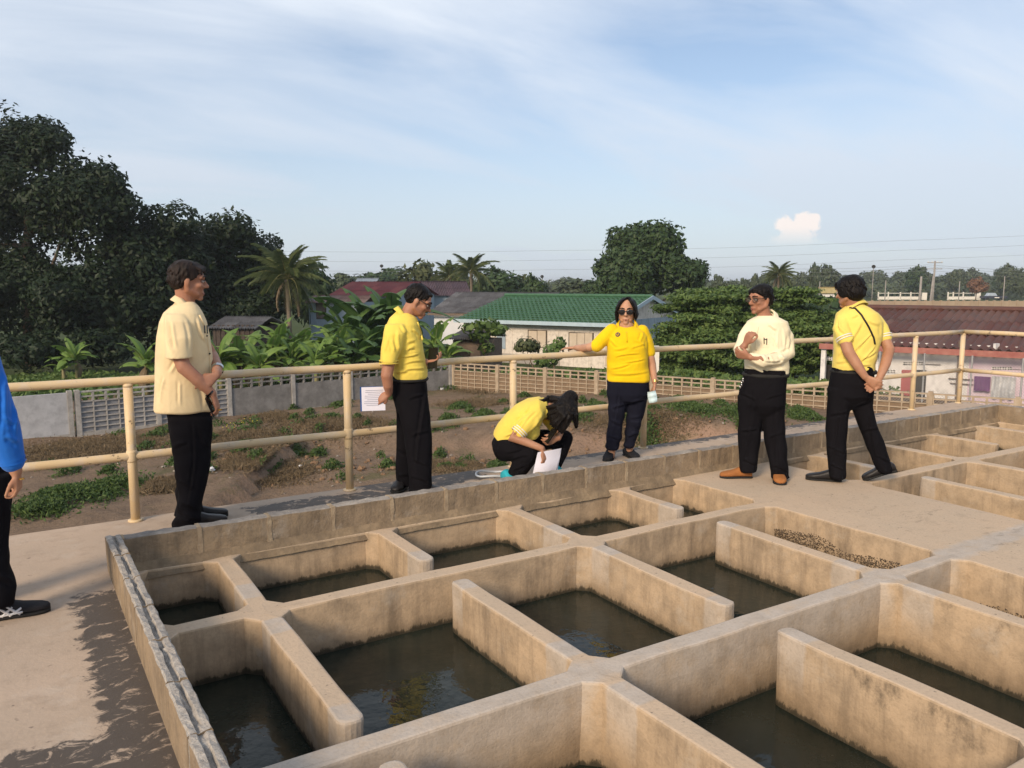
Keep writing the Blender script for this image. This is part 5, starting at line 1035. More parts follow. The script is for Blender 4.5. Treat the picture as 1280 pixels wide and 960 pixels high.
    def hair(s, ells, locks=(), mt=None, voxel=.0045, folds=.0045, name='hair'):
        H = MB(); pt, k = s.hp, s.hk; rs = random.Random(int(abs(s.foot.x)*1000))
        for (x, y, z), r in ells[:2]:
            for _ in range(120):
                a, b_ = rs.uniform(0, 6.28), rs.uniform(-.25, 1); cz = math.sqrt(max(0, 1-b_*b_)); n_ = Vector((cz*math.cos(a), cz*math.sin(a), b_)); q0 = Vector((x+n_.x*r[0], y+n_.y*r[1], z+n_.z*r[2]))
                if q0.x > .055 or (q0.x > .02 and q0.z < .05): continue
                dn = Vector((n_.x*.8-.25+rs.uniform(-.1, .1), n_.y*1.2+rs.uniform(-.1, .1), -1)); dn = (dn-n_*dn.dot(n_)).normalized(); L_ = rs.uniform(.03, .05); H.tube([pt(*(q0-n_*.005)), pt(*(q0+dn*L_*.5-n_*.002)), pt(*(q0+dn*L_-n_*.004))], [.0045*k, .0050*k, .003*k], 6, round_=True)
        M = Matrix((s.hf, s.hl, s.hu)).transposed()
        for (x, y, z), r in ells: H.ell(pt(x, y, z), tuple(q*k for q in r), M, 18, 12)
        for pts, rad in locks: H.tube([pt(*p) if not isinstance(p, Vector) else p for p in pts], rad, 8, round_=True)
        
        s.kids.append(lambda root: remesh(H, name, voxel, 2, [mt or M_HAIR], root, s.foot, folds, 3))
    SHORT = [((-.018, 0, .050), (.094, .084, .074)), ((-.045, 0, .012), (.066, .079, .075)), ((-.012, .069, .030), (.045, .014, .040)), ((-.012, -.069, .030), (.045, .014, .040))]
    def fringe(s, n=18, x0=.060, ln=.045, seed=2, side=0):
        r = random.Random(seed); o = []
        for i in range(n):
            y = -.060+.12*i/(n-1); x = x0-.5*abs(y)+.012; o.append(([(x-.04, y*.8, .108-.3*abs(y)), (x+.018, y, .086-.25*abs(y)), (x+.024, y*1.03+side, .086-.25*abs(y)-ln*r.uniform(.5, 1.1))], [.012, .010, .003]))
        return o
    def hand(s, w, d, n, side, curl=.5, k=1.0, fan=.10, curls=None, thumb=.6):
        d = Vector(d).normalized(); n = Vector(n); n = (n-d*n.dot(d)).normalized(); t = d.cross(n)*side; w = Vector(w); B = s.B
        B.loft([(w-d*.012, t*.024*k, n*.018*k, 2.2), (w+d*.018*k, t*.029*k, n*.017*k, 2.4), (w+d*.055*k, t*.040*k, n*.015*k, 2.8), (w+d*.088*k, t*.040*k, n*.012*k, 2.8), (w+d*.094*k, t*.034*k, n*.008*k, 2.5)], 16)
        for i in range(4):
            off = .031-.0205*i; ln = (.068, .078, .072, .056)[i]*k; p = w+d*(.088-.004*abs(i-1.3))*k+t*off*k; dr = (d+t*(fan*(1.5-i)*.7)).normalized(); c = (curls[i] if curls else curl)*(1+.10*(i-1.5)); P_, a = [p-d*.02*k, p], 0
            for sg, bd in ((.46, .55), (.30, 1.0), (.24, .7)):
                a += c*bd; q = dr*math.cos(a)+n*math.sin(a); P_.append(P_[-1]+q*ln*sg)
            B.tube(P_, [.0100*k, .0098*k, .0092*k, .0085*k, .0072*k], 9, round_=True)
        b = w+d*.024*k+t*.026*k; e = (d*.62+t*(.62*(1-thumb*.5))+n*.55*thumb).normalized(); e2 = (d*.85+t*.1+n*.5*thumb).normalized(); B.tube([b-t*.01, b+e*.036*k, b+e*.036*k+e2*.032*k, b+e*.036*k+e2*.055*k], [.0135*k, .0115*k, .0098*k, .0078*k], 9, round_=True)
    def shoe(s, heel, d, mt, Ln=.275, wd=1.0, ht=1.0, pitch=0, name='shoe', sole=True, stripes=False):
        d = Vector(d); d.z = 0; d.normalize(); l = UZ.cross(d); M = Matrix.Rotation(pitch, 3, l) if pitch else Matrix.Identity(3); heel = Vector(heel); toeoff = heel
        k = Ln/.275
        def st(rows, z0):
            R = []
            for x, w_, h_ in rows: c = d*(x*k)+UZ*(z0+h_*ht/2); R.append((heel+M @ c, l*w_*wd, (M @ UZ)*h_*ht/2, 2.7))
            return R
        up = [(-.003, .022, .045), (.008, .033, .066), (.05, .037, .088), (.085, .038, .090), (.12, .040, .074), (.165, .046, .056), (.205, .049, .047), (.24, .044, .040), (.264, .030, .032), (.274, .014, .022)]
        def f(root):
            q = MB(); q.loft(st(up, .012), 20); sh = s.part(root, q, name, mt)
            if sole: q = MB(); q.loft([(heel+M @ (d*(x*k)+UZ*.009), l*(w_+.003)*wd, (M @ UZ)*.009, 5) for x, w_, h_ in up], 20); s.part(sh, q, 'sole', M_SOLE)
            if stripes:
                for sd in (-1, 1):
                    q = MB(); 
                    for a, b_ in ((( .055, .070), (.115, .020)), ((.085, .074), (.150, .020)), ((.045, .022), (.16, .030)), ((.12, .060), (.075, .020)), ((.155, .050), (.105, .018))):
                        wa = lambda x: np.interp(x, [u[0] for u in up], [u[1] for u in up])
                        P_ = [heel+d*((a[0]+(b_[0]-a[0])*t)*k)+l*sd*(wa(a[0]+(b_[0]-a[0])*t)*wd*(1.02 if a[1]+(b_[1]-a[1])*t < .05 else .88))+UZ*(a[1]+(b_[1]-a[1])*t) for t in (0, .25, .5, .75, 1)]; q.tube(P_, .006, 6)
                    s.part(sh, q, 'stripes', M_STRIPE)
        s.kids.append(f)
    def part(s, root, q, name, m, smooth=True): return q.build(name, m, root, s.foot, smooth)
    def kid(s, q, name, m, smooth=True): s.kids.append(lambda root: s.part(root, q, name, m, smooth))
    def collar(s, c, f, rx, ry, h, m, tilt=.35, gap=.5, spread=.030, up=UZ, lapel=.045):
        """folded shirt collar: an open band round the neck whose front points turn down"""
        f, l, u = basis(f, up); q = MB(); V, Fc = [], []; n = 26; c = Vector(c)-u*.012; tl = tilt*.62; tilt = tl
        s.S.loft([(c-u*.060, f*rx*1.25-u*tl*rx*.5, l*ry*1.45, 2.2), (c-u*.02, f*rx*1.02-u*tl*rx*.9, l*ry*1.08, 2.2), (c+u*.008, f*rx*.96-u*tl*rx*.9, l*ry*.98, 2.2)], 20)
        for i in range(n+1):
            a = gap*.5+(2*math.pi-gap)*i/n; fr = max(0, math.cos(a)); base = Vector(c)+f*(rx*math.cos(a))+l*(ry*math.sin(a))-u*(tilt*rx*math.cos(a)*.9); out = (f*math.cos(a)+l*math.sin(a)); dp = h*(.62+.05*math.sin(i))+lapel*max(0, fr-.55)*2
            V += [base+u*h*.55, base+u*h*.78+out*.008, base+out*(spread*.55)+u*(h*.45), base+out*spread-u*(dp-h*.5)]
        for i in range(n):
            for k in range(3): Fc.append((i*4+k, i*4+k+1, i*4+k+5, i*4+k+4))
        q.add(V, Fc); o = s.kid(q, 'collar', m)
    def hit(s, px, py, off=.004):
        """point on the built shirt seen at a pixel, lifted a little off the cloth"""
        d = ray(px, py).normalized(); o = CAM-s.foot; ok, loc, nrm, _ = s.shirt.ray_cast(o, d)
        if not ok: return s.P(px, py, -.12)
        return loc+nrm*off+s.foot
    def sheet(s, root, name, m, x0, y0, x1, y1, off=.005, nx=4, ny=5, skew=0):
        q = MB(); V = [s.hit(x0+(x1-x0)*i/nx+skew*j/ny, y0+(y1-y0)*j/ny, off if 0 < i < nx and 0 < j < ny else off*.55) for j in range(ny+1) for i in range(nx+1)]
        q.add(V, [(j*(nx+1)+i, (j+1)*(nx+1)+i, (j+1)*(nx+1)+i+1, j*(nx+1)+i+1) for j in range(ny) for i in range(nx)]); return s.part(root, q, name, m)
    def line(s, root, name, m, pts, rad, off=.002, flat=1, n=6):
        P_ = []
        for (a, b), (c, d) in zip(pts[:-1], pts[1:]): P_ += [s.hit(a+(c-a)*t/4, b+(d-b)*t/4, off) for t in range(4)]
        q = MB(); q.tube(P_+[s.hit(*pts[-1], off)], rad, n, flat=flat); return s.part(root, q, name, m)
    def creases(s, ob, segs, A, wd):
        """push pinched folds into the cloth along the given stretches (ends as seen in the photograph)"""
        me = ob.data; n = len(me.vertices); co = np.empty(n*3, np.float32); no = np.empty(n*3, np.float32); me.vertices.foreach_get('co', co); me.vertices.foreach_get('normal', no); co = co.reshape(-1, 3); no = no.reshape(-1, 3)
        v = co+np.array(s.foot-CAM); dp = v@np.array(_f); X = 640+F*(v@np.array(_x))/dp; Y = 480-F*(v@np.array(_y))/dp; vis = np.clip(-np.sum(no*v, 1)/np.linalg.norm(v, axis=1)*3, 0, 1); h = np.zeros(n); rr = np.random.default_rng(len(segs))
        for (x0, y0), (x1, y1) in segs:
            L_ = math.hypot(x1-x0, y1-y0); ux, uy = (x1-x0)/L_, (y1-y0)/L_; t = ((X-x0)*ux+(Y-y0)*uy)/L_; d = -(X-x0)*uy+(Y-y0)*ux + L_*.06*np.sin(t*3.1+rr.uniform(0, 3))
            w_ = wd*rr.uniform(.8, 1.3)/(s.s*1000); tap = np.clip(t*4, 0, 1)*np.clip((1-t)*4, 0, 1)
            h += tap*rr.uniform(.75, 1.2)*(np.exp(-(d/w_)**2)-.85*np.exp(-((d-1.7*w_)/w_)**2))
        co = co+no*(A*h*vis)[:, None]; me.vertices.foreach_set('co', co.astype(np.float32).ravel()); me.update()
    def finish(s, shirt, trousers, vb=.0064, vs_=.0066, vt=.0088, cs=(), ct=(), ca=.008, sf=.0022, tf=.0055, seed=0):
        body = remesh(s.B, 'person', vb, 3, [s.skin], None, s.foot); body.location = s.foot; tag(body, s.label, 'person', s.group)
        s.root = body
        if s.S.n: s.shirt = remesh(s.S, 'shirt', vs_, 3, [shirt], body, s.foot, sf, seed, .16); s.creases(s.shirt, cs, ca, 9.5)
        if s.T.n: s.trousers = remesh(s.T, 'trousers', vt, 3, [trousers], body, s.foot, tf, seed+1, .22); s.creases(s.trousers, ct, .0085, 10)
        for f in s.kids: f(body)
        return body
def held(q, name, m, label, cat, origin, smooth=False, group=None): return tag(q.build(name, m, None, origin, smooth, origin), label, cat, group)
def slab(c, x, y, hx, hy, t):
    """thin box centred at c spanned by unit vectors x, y"""
    x, y = Vector(x).normalized(), Vector(y).normalized(); n = x.cross(y).normalized(); y = n.cross(x); return Matrix(((x.x, y.x, n.x, c.x), (x.y, y.y, n.y, c.y), (x.z, y.z, n.z, c.z), (0, 0, 0, 1))), (-hx, -hy, -t), (hx, hy, t)
def stripes_ring(p, c, d, r, m, name='sleeve_stripe', n=2, flat=1.0):
    d = Vector(d).normalized(); q = MB()
    for i in range(n):
        a = Vector(c)+d*(.019*i-.012); q.tube([a, a+d*.008], [r+.0035, r+.0035], 22, False, flat=flat)
    p.kid(q, name, m)
# ---------- 1 old man in the cream shirt, left, in profile facing right
p = Person('older man in loose cream shirt, hands clasped in front, standing left by the railing', 238, 655, 5.30, SK_A)
f = p.dirv(1, .05, -.10); nb = p.P(232, 386)
p.skull(p.P(235.5, 351), f, UZ, 1.09, nb)
p.hair([((-.020, 0, .052), (.096, .085, .072)), ((-.050, 0, .010), (.062, .078, .078)), ((-.010, .070, .034), (.046, .012, .036)), ((-.010, -.070, .034), (.046, .012, .036))], p.fringe(14, .062, .030), M_HAIRB)
p.rings(p.S, [(377, 222, 243, .07, .0), (383, 213, 249, .12, 0), (391, 204, 254, .175, 0), (402, 199, 259, .20, 0), (420, 195.5, 263, .205, 0), (440, 194, 266, .20, 0), (465, 193, 268, .19, 0), (490, 192.5, 269.5, .19, 0), (511, 192.5, 271, .19, 0), (513, 194, 269, .18, 0)])
p.rings(p.S, [(391, 207, 234, .055, -.15), (400, 205, 237, .07, -.185), (420, 206.5, 240, .085, -.215), (443.5, 208, 240, .085, -.235)], 2.2)
p.rings(p.S, [(393, 222, 246, .055, .15), (420, 232, 258, .08, .21), (441, 240, 268, .082, .225)], 2.2)
p.limb(p.B, [p.P(221, 407, -.13), p.P(224, 438, -.23), p.P(230, 455, -.245), p.P(248, 471, -.24), p.P(264, 487, -.215)], [.05, .050, .047, .040, .029])
p.hand(p.P(265, 489, -.213), p.dirv(.30, .05, -1), p.dirv(-1, .3, -.2), 1, .75, 1.0, thumb=.9)
p.limb(p.B, [p.P(238, 405, .18), p.P(258, 438, .21), p.P(266, 449, .19), p.P(271, 459, -.02), p.P(270, 464, -.17)], [.05, .050, .045, .038, .029])
p.hand(p.P(269.5, 465, -.19), p.dirv(-1, -.35, -.62), p.dirv(-.2, .9, -.45), -1, .55, 1.0, curls=(.35, .5, .6, .7))
p.limb(p.B, [p.P(232, 390), p.P(230, 440), p.P(236, 512)], [.07, .09, .09]); p.limb(p.B, [p.P(236, 520, -.07), p.P(238, 580, -.08), p.P(234, 652, -.08)], [.06, .05, .04]); p.limb(p.B, [p.P(236, 520, .07), p.P(238, 580, .08), p.P(234, 640, .09)], [.06, .05, .04])
p.rings(p.T, [(500, 207, 268, .15, 0), (520, 208.5, 267, .155, 0), (540, 211, 266, .15, 0), (556, 214, 264, .12, 0)])
for dd, ox in ((-.078, .5), (.085, -1)):
    p.rings(p.T, [(y, xl+ox, xr+ox, hd, dd) for y, xl, xr, hd in ((520, 210, 266, .085), (556, 214, 264.5, .095), (585, 218, 262, .09), (610, 220.5, 257, .085), (632, 221.5, 251, .085), (642, 218, 252, .088), (655 if dd < 0 else 647, 216.5, 255, .09))], 2.3)
for dd in (-.078, .09): p.shoe(p.G(217.5 if dd < 0 else 220, dd), p.Rt+p.V*.06, M_SHOE, .295)
p.collar(p.P(232.5, 384.5), p.dirv(1, .02, -.45), .075, .066, .055, C_CREAM, .75, .7, .034, lapel=.05)
p.kids.append(lambda r_, p=p: p.line(r_, 'placket', C_CREAM, [(249, 394), (256, 408), (261.5, 440), (266, 508)], .007))
def extras(r_, p=p):
    q = MB(); [q.ell(p.hit(x, y, .007), (.006, .006, .006), nu=6, nv=4) for x, y in ((257.5, 420), (261, 442), (263.5, 492))]; p.part(r_, q, 'buttons', M_SOLE); p.sheet(r_, 'pocket', C_CREAM, 252, 411, 258.5, 424)
    for x in (254, 257): p.line(r_, 'pen', M_PHONE, [(x, 407), (x+.4, 417)], .0042, .010)
p.kids.append(extras)
q = MB(); q.tube([p.P(271.6, 459.2, -.045), p.P(271.5, 461, -.075)], [.040, .039], 16, False); p.kid(q, 'bracelet', M_SILV); q = MB(); q.tube([p.P(260.5, 485, -.222), p.P(262.3, 486.6, -.218)], [.0335, .0325], 16, False); p.kid(q, 'watch_strap', M_PHONE)
q = MB(); c = p.hand and p.P(273.3, 506.5, -.235); q.tube([c, c+UZ*.006], [.012, .012], 10, False); p.kid(q, 'ring', M_GOLD)
p.finish(C_CREAM, C_BLACK, seed=1, sf=.002, cs=[((206,391),(218,443)),((231,398),(240,441)),((222,449),(214,468)),((236,452),(250,480)),((243,462),(262,492)),((246,396),(260,430)),((250,480),(258,508)),((205,470),(203,505)),((222,475),(228,508)),((212,400),(224,436))], ct=[((222,600),(246,612)),((225,628),(249,636)),((221,640),(251,648)),((238,520),(236,640)),((215,560),(235,552)),((248,540),(262,560))])
q = MB(); c = p.P(262, 501, -.225); M, lo, hi = slab(c, p.dirv(.35, .3, -1), p.dirv(.3, 1, .1), .070, .034, .004); q.box(lo, hi, M); held(q, 'mobile_phone', M_PHONE, 'black phone held low in the hand of the old man in cream', 'phone', c, group='mobile phones')
# ---------- 2 man in the yellow polo with clipboard behind his back, in profile facing right
p = Person('man in yellow polo and glasses looking down, clipboard held behind his back', 516, 612, 6.16, SK_A)
f = p.dirv(1, -.05, -.55); p.skull(p.P(523, 376.5), f, p.dirv(.45, 0, .9), 1.02, p.P(505, 397))
p.hair([((-.022, 0, .052), (.094, .084, .070)), ((-.050, 0, .014), (.060, .078, .074)), ((-.018, .069, .032), (.040, .013, .036)), ((-.018, -.069, .032), (.040, .013, .036))], p.fringe(10, .045, .012))
p.rings(p.S, [(391, 494, 514, .07, 0), (397, 487, 521, .12, 0), (405, 483, 524, .17, 0), (416, 480, 526, .195, 0), (432, 483, 529, .195, 0), (450, 487, 532.5, .18, 0), (463, 489.5, 535, .172, 0), (470, 490, 535, .17, 0), (473, 491, 533, .165, 0)])
p.rings(p.S, [(404, 483, 508, .055, -.14), (415, 480, 508, .07, -.19), (432, 478, 503, .078, -.215), (447, 477, 497, .075, -.23), (450, 478, 496, .072, -.23)], 2.2)
p.rings(p.S, [(404, 494, 518, .055, .14), (430, 496, 524, .075, .20), (447, 500, 526, .075, .21)], 2.2)
p.limb(p.B, [p.P(495, 414, -.12), p.P(488, 444, -.212), p.P(484.5, 466, -.235), p.P(486, 478, -.22), p.P(487, 486, -.19)], [.045, .048, .045, .038, .029])
p.hand(p.P(487, 488, -.185), p.dirv(-.85, .1, -.45), p.dirv(.1, .9, -.5), 1, .7, 1.0, thumb=.8)
p.limb(p.B, [p.P(506, 412, .18), p.P(513, 446, .22), p.P(517, 458, .20), p.P(526, 454, .06), p.P(533, 452.5, -.02)], [.05, .048, .044, .036, .028])
p.hand(p.P(533.5, 452, -.02), p.dirv(1, -.25, .25), p.dirv(-.2, -.1, 1), -1, .75, .95, thumb=.8)
p.limb(p.B, [p.P(505, 400), p.P(505, 440), p.P(512, 472)], [.07, .09, .09]); p.limb(p.B, [p.P(512, 480, -.07), p.P(522, 540, -.08), p.P(524, 606, -.08)], [.06, .05, .04]); p.limb(p.B, [p.P(512, 480, .07), p.P(512, 540, .09), p.P(506, 606, .10)], [.06, .05, .04])
p.rings(p.T, [(466, 490.5, 533, .155, 0), (475, 490, 533.5, .16, 0), (490, 490, 535, .165, 0), (508, 494, 536.5, .14, 0), (516, 497, 537, .11, 0)])
p.rings(p.T, [(492, 492, 535, .085, -.075), (515, 499, 537.5, .09, -.08), (540, 504, 540, .088, -.08), (570, 508, 540.5, .083, -.08), (600, 511, 540, .082, -.08), (616, 510.5, 540.5, .085, -.08)], 2.3)
p.rings(p.T, [(492, 491, 525, .085, .08), (520, 495, 524, .085, .09), (550, 495, 520, .08, .10), (580, 494.5, 516, .078, .11), (602, 494, 516, .078, .11), (610, 494, 517, .08, .11)], 2.3)
p.shoe(p.G(512, -.08), p.Rt-p.V*.15, M_SHOE, .285); p.shoe(p.G(503.5, .12)+p.V*.05, p.dirv(-.35, -1), M_SHOE, .24)
p.collar(p.P(505.5, 395.5), p.dirv(1, 0, -.55), .070, .064, .040, C_YEL, .8, .55, .030, lapel=.05)
q = MB(); q.tube([p.P(477.7, 446.5, -.23)+UZ*0, p.P(477.9, 448, -.23)], [.01, .01], 6); stripes_ring(p, p.P(487, 448.2, -.23), UZ*-1, .069, C_YEL, 'sleeve_rib', 2)
p.kids.append(lambda r_, p=p: (p.sheet(r_, 'pocket', C_YEL, 518, 425, 526, 440), p.line(r_, 'placket', C_YEL, [(521.5, 403), (526, 416), (528, 424)], .007)))
q = MB(); R = []
q.tube([p.P(512, 473.5)+p.Rt*(.136*math.cos(a))+p.V*(.170*math.sin(a)) for a in np.linspace(0, 2*math.pi, 33)], .012, 6, False); p.kid(q, 'belt', M_SOLE)
def glasses(p, lens, tint, w_=.030, h_=.019, bridge=.004, z0=.004, thick=.0028):
    pt, k = p.hp, p.hk; q = MB(); a = np.linspace(0, 2*math.pi, 21); fr = []
    for y in (-1, 1): q.tube([pt(.098-.012*abs(math.cos(t)*.5+.5*y*math.cos(t)), y*.034+w_*math.cos(t), z0+h_*math.sin(t)) for t in a], thick, 6, False)
    q.tube([pt(.099, -.006, z0+.004), pt(.101, 0, z0+.007), pt(.099, .006, z0+.004)], thick, 6)
    for y in (-1, 1): q.tube([pt(.088, y*(.034+w_), z0+.005), pt(.05, y*.079, z0+.007), pt(-.015, y*.083, z0+.012)], thick*1.1, 6)
    def f(root):
        g = p.part(root, q, 'glasses', M_GFRAME)
        for y in (-1, 1):
            e = MB(); c = pt(.096-.006*0, y*.034, z0); M = Matrix((p.hf, p.hl, p.hu)).transposed(); e.ell(c, (.002*k, w_*.97*k, h_*.97*k), M, 16, 6)
            if lens is not None: p.part(g, e, 'lens', lens)
    p.kids.append(f)
m_, t_, b_ = newmat('clear_lens'); b_.inputs['Alpha'].default_value = .14; b_.inputs['Roughness'].default_value = .03; b_.inputs['Base Color'].default_value = (.25, .2, .17, 1); M_CLEAR = m_
glasses(p, M_CLEAR, None)
p.finish(C_YEL, C_BLACK, seed=11, cs=[((507,430),(521,424)),((506,441),(524,428)),((512,437),(523,432)),((500,447),(525,440)),((503,456),(531,450)),((505,464),(532,458)),((484,420),(481,441)),((497,412),(501,441)),((488,424),(493,441)),((500,405),(512,418)),((493,466),(510,462)),((515,412),(524,418))], ct=[((526,480),(528,600)),((510,500),(531,492)),((514,545),(536,538)),((514,575),(538,582)),((512,596),(538,602)),((496,560),(508,566)),((497,595),(512,590))])
q = MB(); c = p.P(541, 447, -.04); M, lo, hi = slab(c, p.dirv(.12, .5, 1), p.dirv(1, -.6, .0), .085, .040, .0045); q.box(lo, hi, M); held(q, 'mobile_phone', M_PHONE, 'black phone held up at waist by the clipboard man', 'phone', c, group='mobile phones')
c = p.P(467, 494, -.20); root = empty('clipboard', c); tag(root, 'blue edged clipboard with white papers held behind the yellow shirted man', 'clipboard'); ax, ay = p.dirv(1, .12, .0), p.dirv(.13, .1, 1)
M, lo, hi = slab(c+p.V*.006, ax, ay, .090, .092, .002); q = MB(); q.box(lo, hi, M); q.build('board', mat('blue_board', (.02, .09, .30), None, 5, .4), root, c)
for k in range(3): M, lo, hi = slab(c-p.V*(.0005+.0022*k)+ax*(.006+.002*k), ax, ay+ax*.01*k, .085, .089, .0008); q = MB(); q.box(lo, hi, M); q.build('paper', M_PAPER, root, c)
for k in range(9): M, lo, hi = slab(c-p.V*.0075+ax*.008+ay*(.065-.014*k), ax, ay, .066-.02*(k % 3 == 2), .0016, .0006); q = MB(); q.box(lo, hi, M); tag(q.build('print_line', mat('grey_print', (.35, .36, .45), None, 9, .8) if k == 0 else bpy.data.materials['grey_print'], root, c))
# ---------- 3 woman in the golden polo, sunglasses, hand on the rail
p = Person('woman in golden polo and sunglasses with one hand resting on the railing', 782, 571, 7.32, SK_C)
p.skull(p.P(783, 389), p.dirv(-.06, -1, -.06), UZ, 1.0, p.P(783, 407, .0), 1.05, 1.10)
p.hair([((-.028, 0, .050), (.088, .086, .074)), ((-.052, 0, -.004), (.058, .086, .090)), ((-.015, .080, .0), (.045, .018, .072)), ((-.015, -.080, .0), (.045, .018, .072)), ((-.06, 0, -.06), (.045, .075, .05))],
       [([(.02-.02*j, .018+y*.01, .126-.002*j), (.072-.020*j, y*(.045+.004*j), .094), (.062-.024*j, y*(.078+.003*j), .035), (.040-.026*j, y*(.090+.002*j), -.030), (.034-.026*j, y*(.088-.003*j), -.085-.006*j)], [.010, .013, .014, .014, .006]) for y in (-1, 1) for j in range(4)])
p.rings(p.S, [(408, 772, 795, .06, .01), (411, 766, 800.5, .085, .005), (414.5, 760.5, 805.5, .105, 0), (420, 758, 808.5, .125, -.005), (432, 758.5, 809, .14, -.015), (446, 758.5, 810, .14, -.015), (460, 758, 811, .145, -.01), (474, 758, 813, .145, -.01), (476, 759.5, 811.5, .14, -.01)])
p.limb(p.S, [p.P(765, 413, .0), p.P(757, 421, -.02), p.P(746, 431.5, -.04)], [.062, .066, .060]); p.limb(p.S, [p.P(803, 414), p.P(808, 428, .0), p.P(811.5, 440, 0)], [.060, .062, .058])
p.limb(p.B, [p.P(766, 414), p.P(748, 429.5, -.04), p.P(737, 434, -.03), p.P(726, 436.5, .12), p.P(718, 437, .22)], [.046, .045, .040, .036, .026])
p.hand(p.P(717, 437.2, .23), p.dirv(-1, .35, -.05), p.dirv(-.02, .0, -1), -1, .22, .92, fan=.16, thumb=.5)
p.limb(p.B, [p.P(803, 415), p.P(811, 440, .0), p.P(815, 456, -.01), p.P(818, 476, -.06)], [.045, .043, .038, .027])
p.hand(p.P(818.3, 478, -.06), p.dirv(-.05, -.1, -1), p.dirv(-1, .1, 0), 1, .55, .92, thumb=.8)
p.limb(p.B, [p.P(783, 412), p.P(784, 440), p.P(785, 475)], [.06, .08, .09]); p.limb(p.B, [p.P(772, 480, .0), p.P(769, 525, .0), p.P(764, 570, .0)], [.06, .045, .033]); p.limb(p.B, [p.P(797, 480), p.P(794, 525, .03), p.P(787, 563, .06)], [.06, .045, .033])
p.rings(p.T, [(470, 759, 811.5, .135, 0), (480, 758, 812.5, .145, .005), (492, 758.5, 812, .145, .01), (500, 767, 803, .11, .0), (504, 775, 794, .07, 0)])
p.rings(p.T, [(488, 758.5, 787, .10, 0), (505, 760, 783.5, .095, 0), (525, 760, 780, .085, 0), (545, 757.5, 776, .075, 0), (558, 756.5, 774.5, .072, 0), (560, 757.5, 773.5, .068, 0)], 2.3)
p.rings(p.T, [(488, 783, 812, .10, .01), (505, 784, 808, .095, .02), (525, 782.5, 804, .085, .03), (545, 780.5, 797, .075, .05), (557.5, 779, 793.5, .07, .055), (559, 780, 792.5, .066, .055)], 2.3)
p.shoe(p.G(765, .10), p.dirv(-.15, -1), M_SNEAK, .235, 1.0, .95); p.shoe(p.G(783, .18), p.dirv(.55, -1), M_SNEAK, .235, 1.0, .95)
p.collar(p.P(783.5, 406.5, .0), p.dirv(-.05, -1, -.5), .070, .070, .044, C_GOLD, .8, .95, .036, lapel=.06)
p.kids.append(lambda r_, p=p: p.line(r_, 'placket', C_GOLD, [(783, 415), (784, 428)], .011, .001, .35))
M_BG, M_BE, M_BR = mat('badge_gold', (.50, .30, .02), None, 9, .7), mat('badge_emblem', (.10, .085, .10), (.05, .05, .12), 300, .7, coords='obj'), mat('badge_ribbon', (.55, .42, .12), None, 9, .7)
def badge(r_, p=p):
    c = p.hit(772.2, 418.3, .003); n = (p.hit(773.2, 418.3, 0)-p.hit(771.2, 418.3, 0)).cross(p.hit(772.2, 417.3, 0)-p.hit(772.2, 419.3, 0)).normalized(); n = n if n.dot(p.V) < 0 else -n
    q = MB(); q.tube([c-n*.002, c+n*.003], [.022, .021], 20); b_ = p.part(r_, q, 'badge', M_BE); q = MB(); q.tube([c+n*.003, c+n*.0045], [.015, .014], 16); p.part(b_, q, 'badge_disc', M_BG); q = MB(); M, lo, hi = slab(c+n*.005-UZ*.002, p.Rt, UZ, .0045, .010, .0012); q.box(lo, hi, M); q.ell(c+n*.005+UZ*.009, (.004, .002, .004), nu=6, nv=4); p.part(b_, q, 'badge_emblem', M_BE)
p.kids.append(badge)
glasses(p, M_LENS, None, .029, .022, z0=.0, thick=.0036)
q2 = MB(); q2.tube([p.P(818.6, 474.3, -.055), p.P(818.7, 476.6, -.06)], [.031, .030], 14, False); p.kid(q2, 'bracelet', M_GOLD)
p.finish(C_GOLD, C_NAVY, seed=21, sf=.0022, ca=.0062, cs=[((766,438),(786,432)),((768,448),(801,440)),((778,456),(807,446)),((762,461),(790,452)),((793,425),(806,432)),((788,437),(807,428)),((762,424),(773,433)),((763,469),(800,463)),((749,420),(755,433)),((757,414),(768,420)),((803,414),(800,428)),((790,470),(811,462)),((807,424),(812,440))], ct=[((764,511),(781,503)),((760,545),(774,549)),((783,547),(797,541)),((772,480),(769,552)),((787,505),(807,498)),((762,525),(778,530)),((786,524),(803,518))])
q = MB(); c = p.P(815, 494, -.10); V = []; n = 8
for j in range(n+1):
    for i in range(n+1): u, v = i/n-.5, j/n-.5; V.append(c+p.dirv(1, -.1, .25)*(u*.085*(1-.3*abs(v)))+p.dirv(-.2, 0, 1)*(v*.105)-p.V*(.022*math.cos(u*3)+.006*math.sin(v*14)))
q.add(V, [(j*(n+1)+i, j*(n+1)+i+1, (j+1)*(n+1)+i+1, (j+1)*(n+1)+i) for j in range(n) for i in range(n)]); held(q, 'face_mask', mat('pale_blue_mask', (.50, .68, .74), (.6, .74, .78), 5, .8), 'pale blue face mask dangling from the standing woman hand', 'mask', c, True)
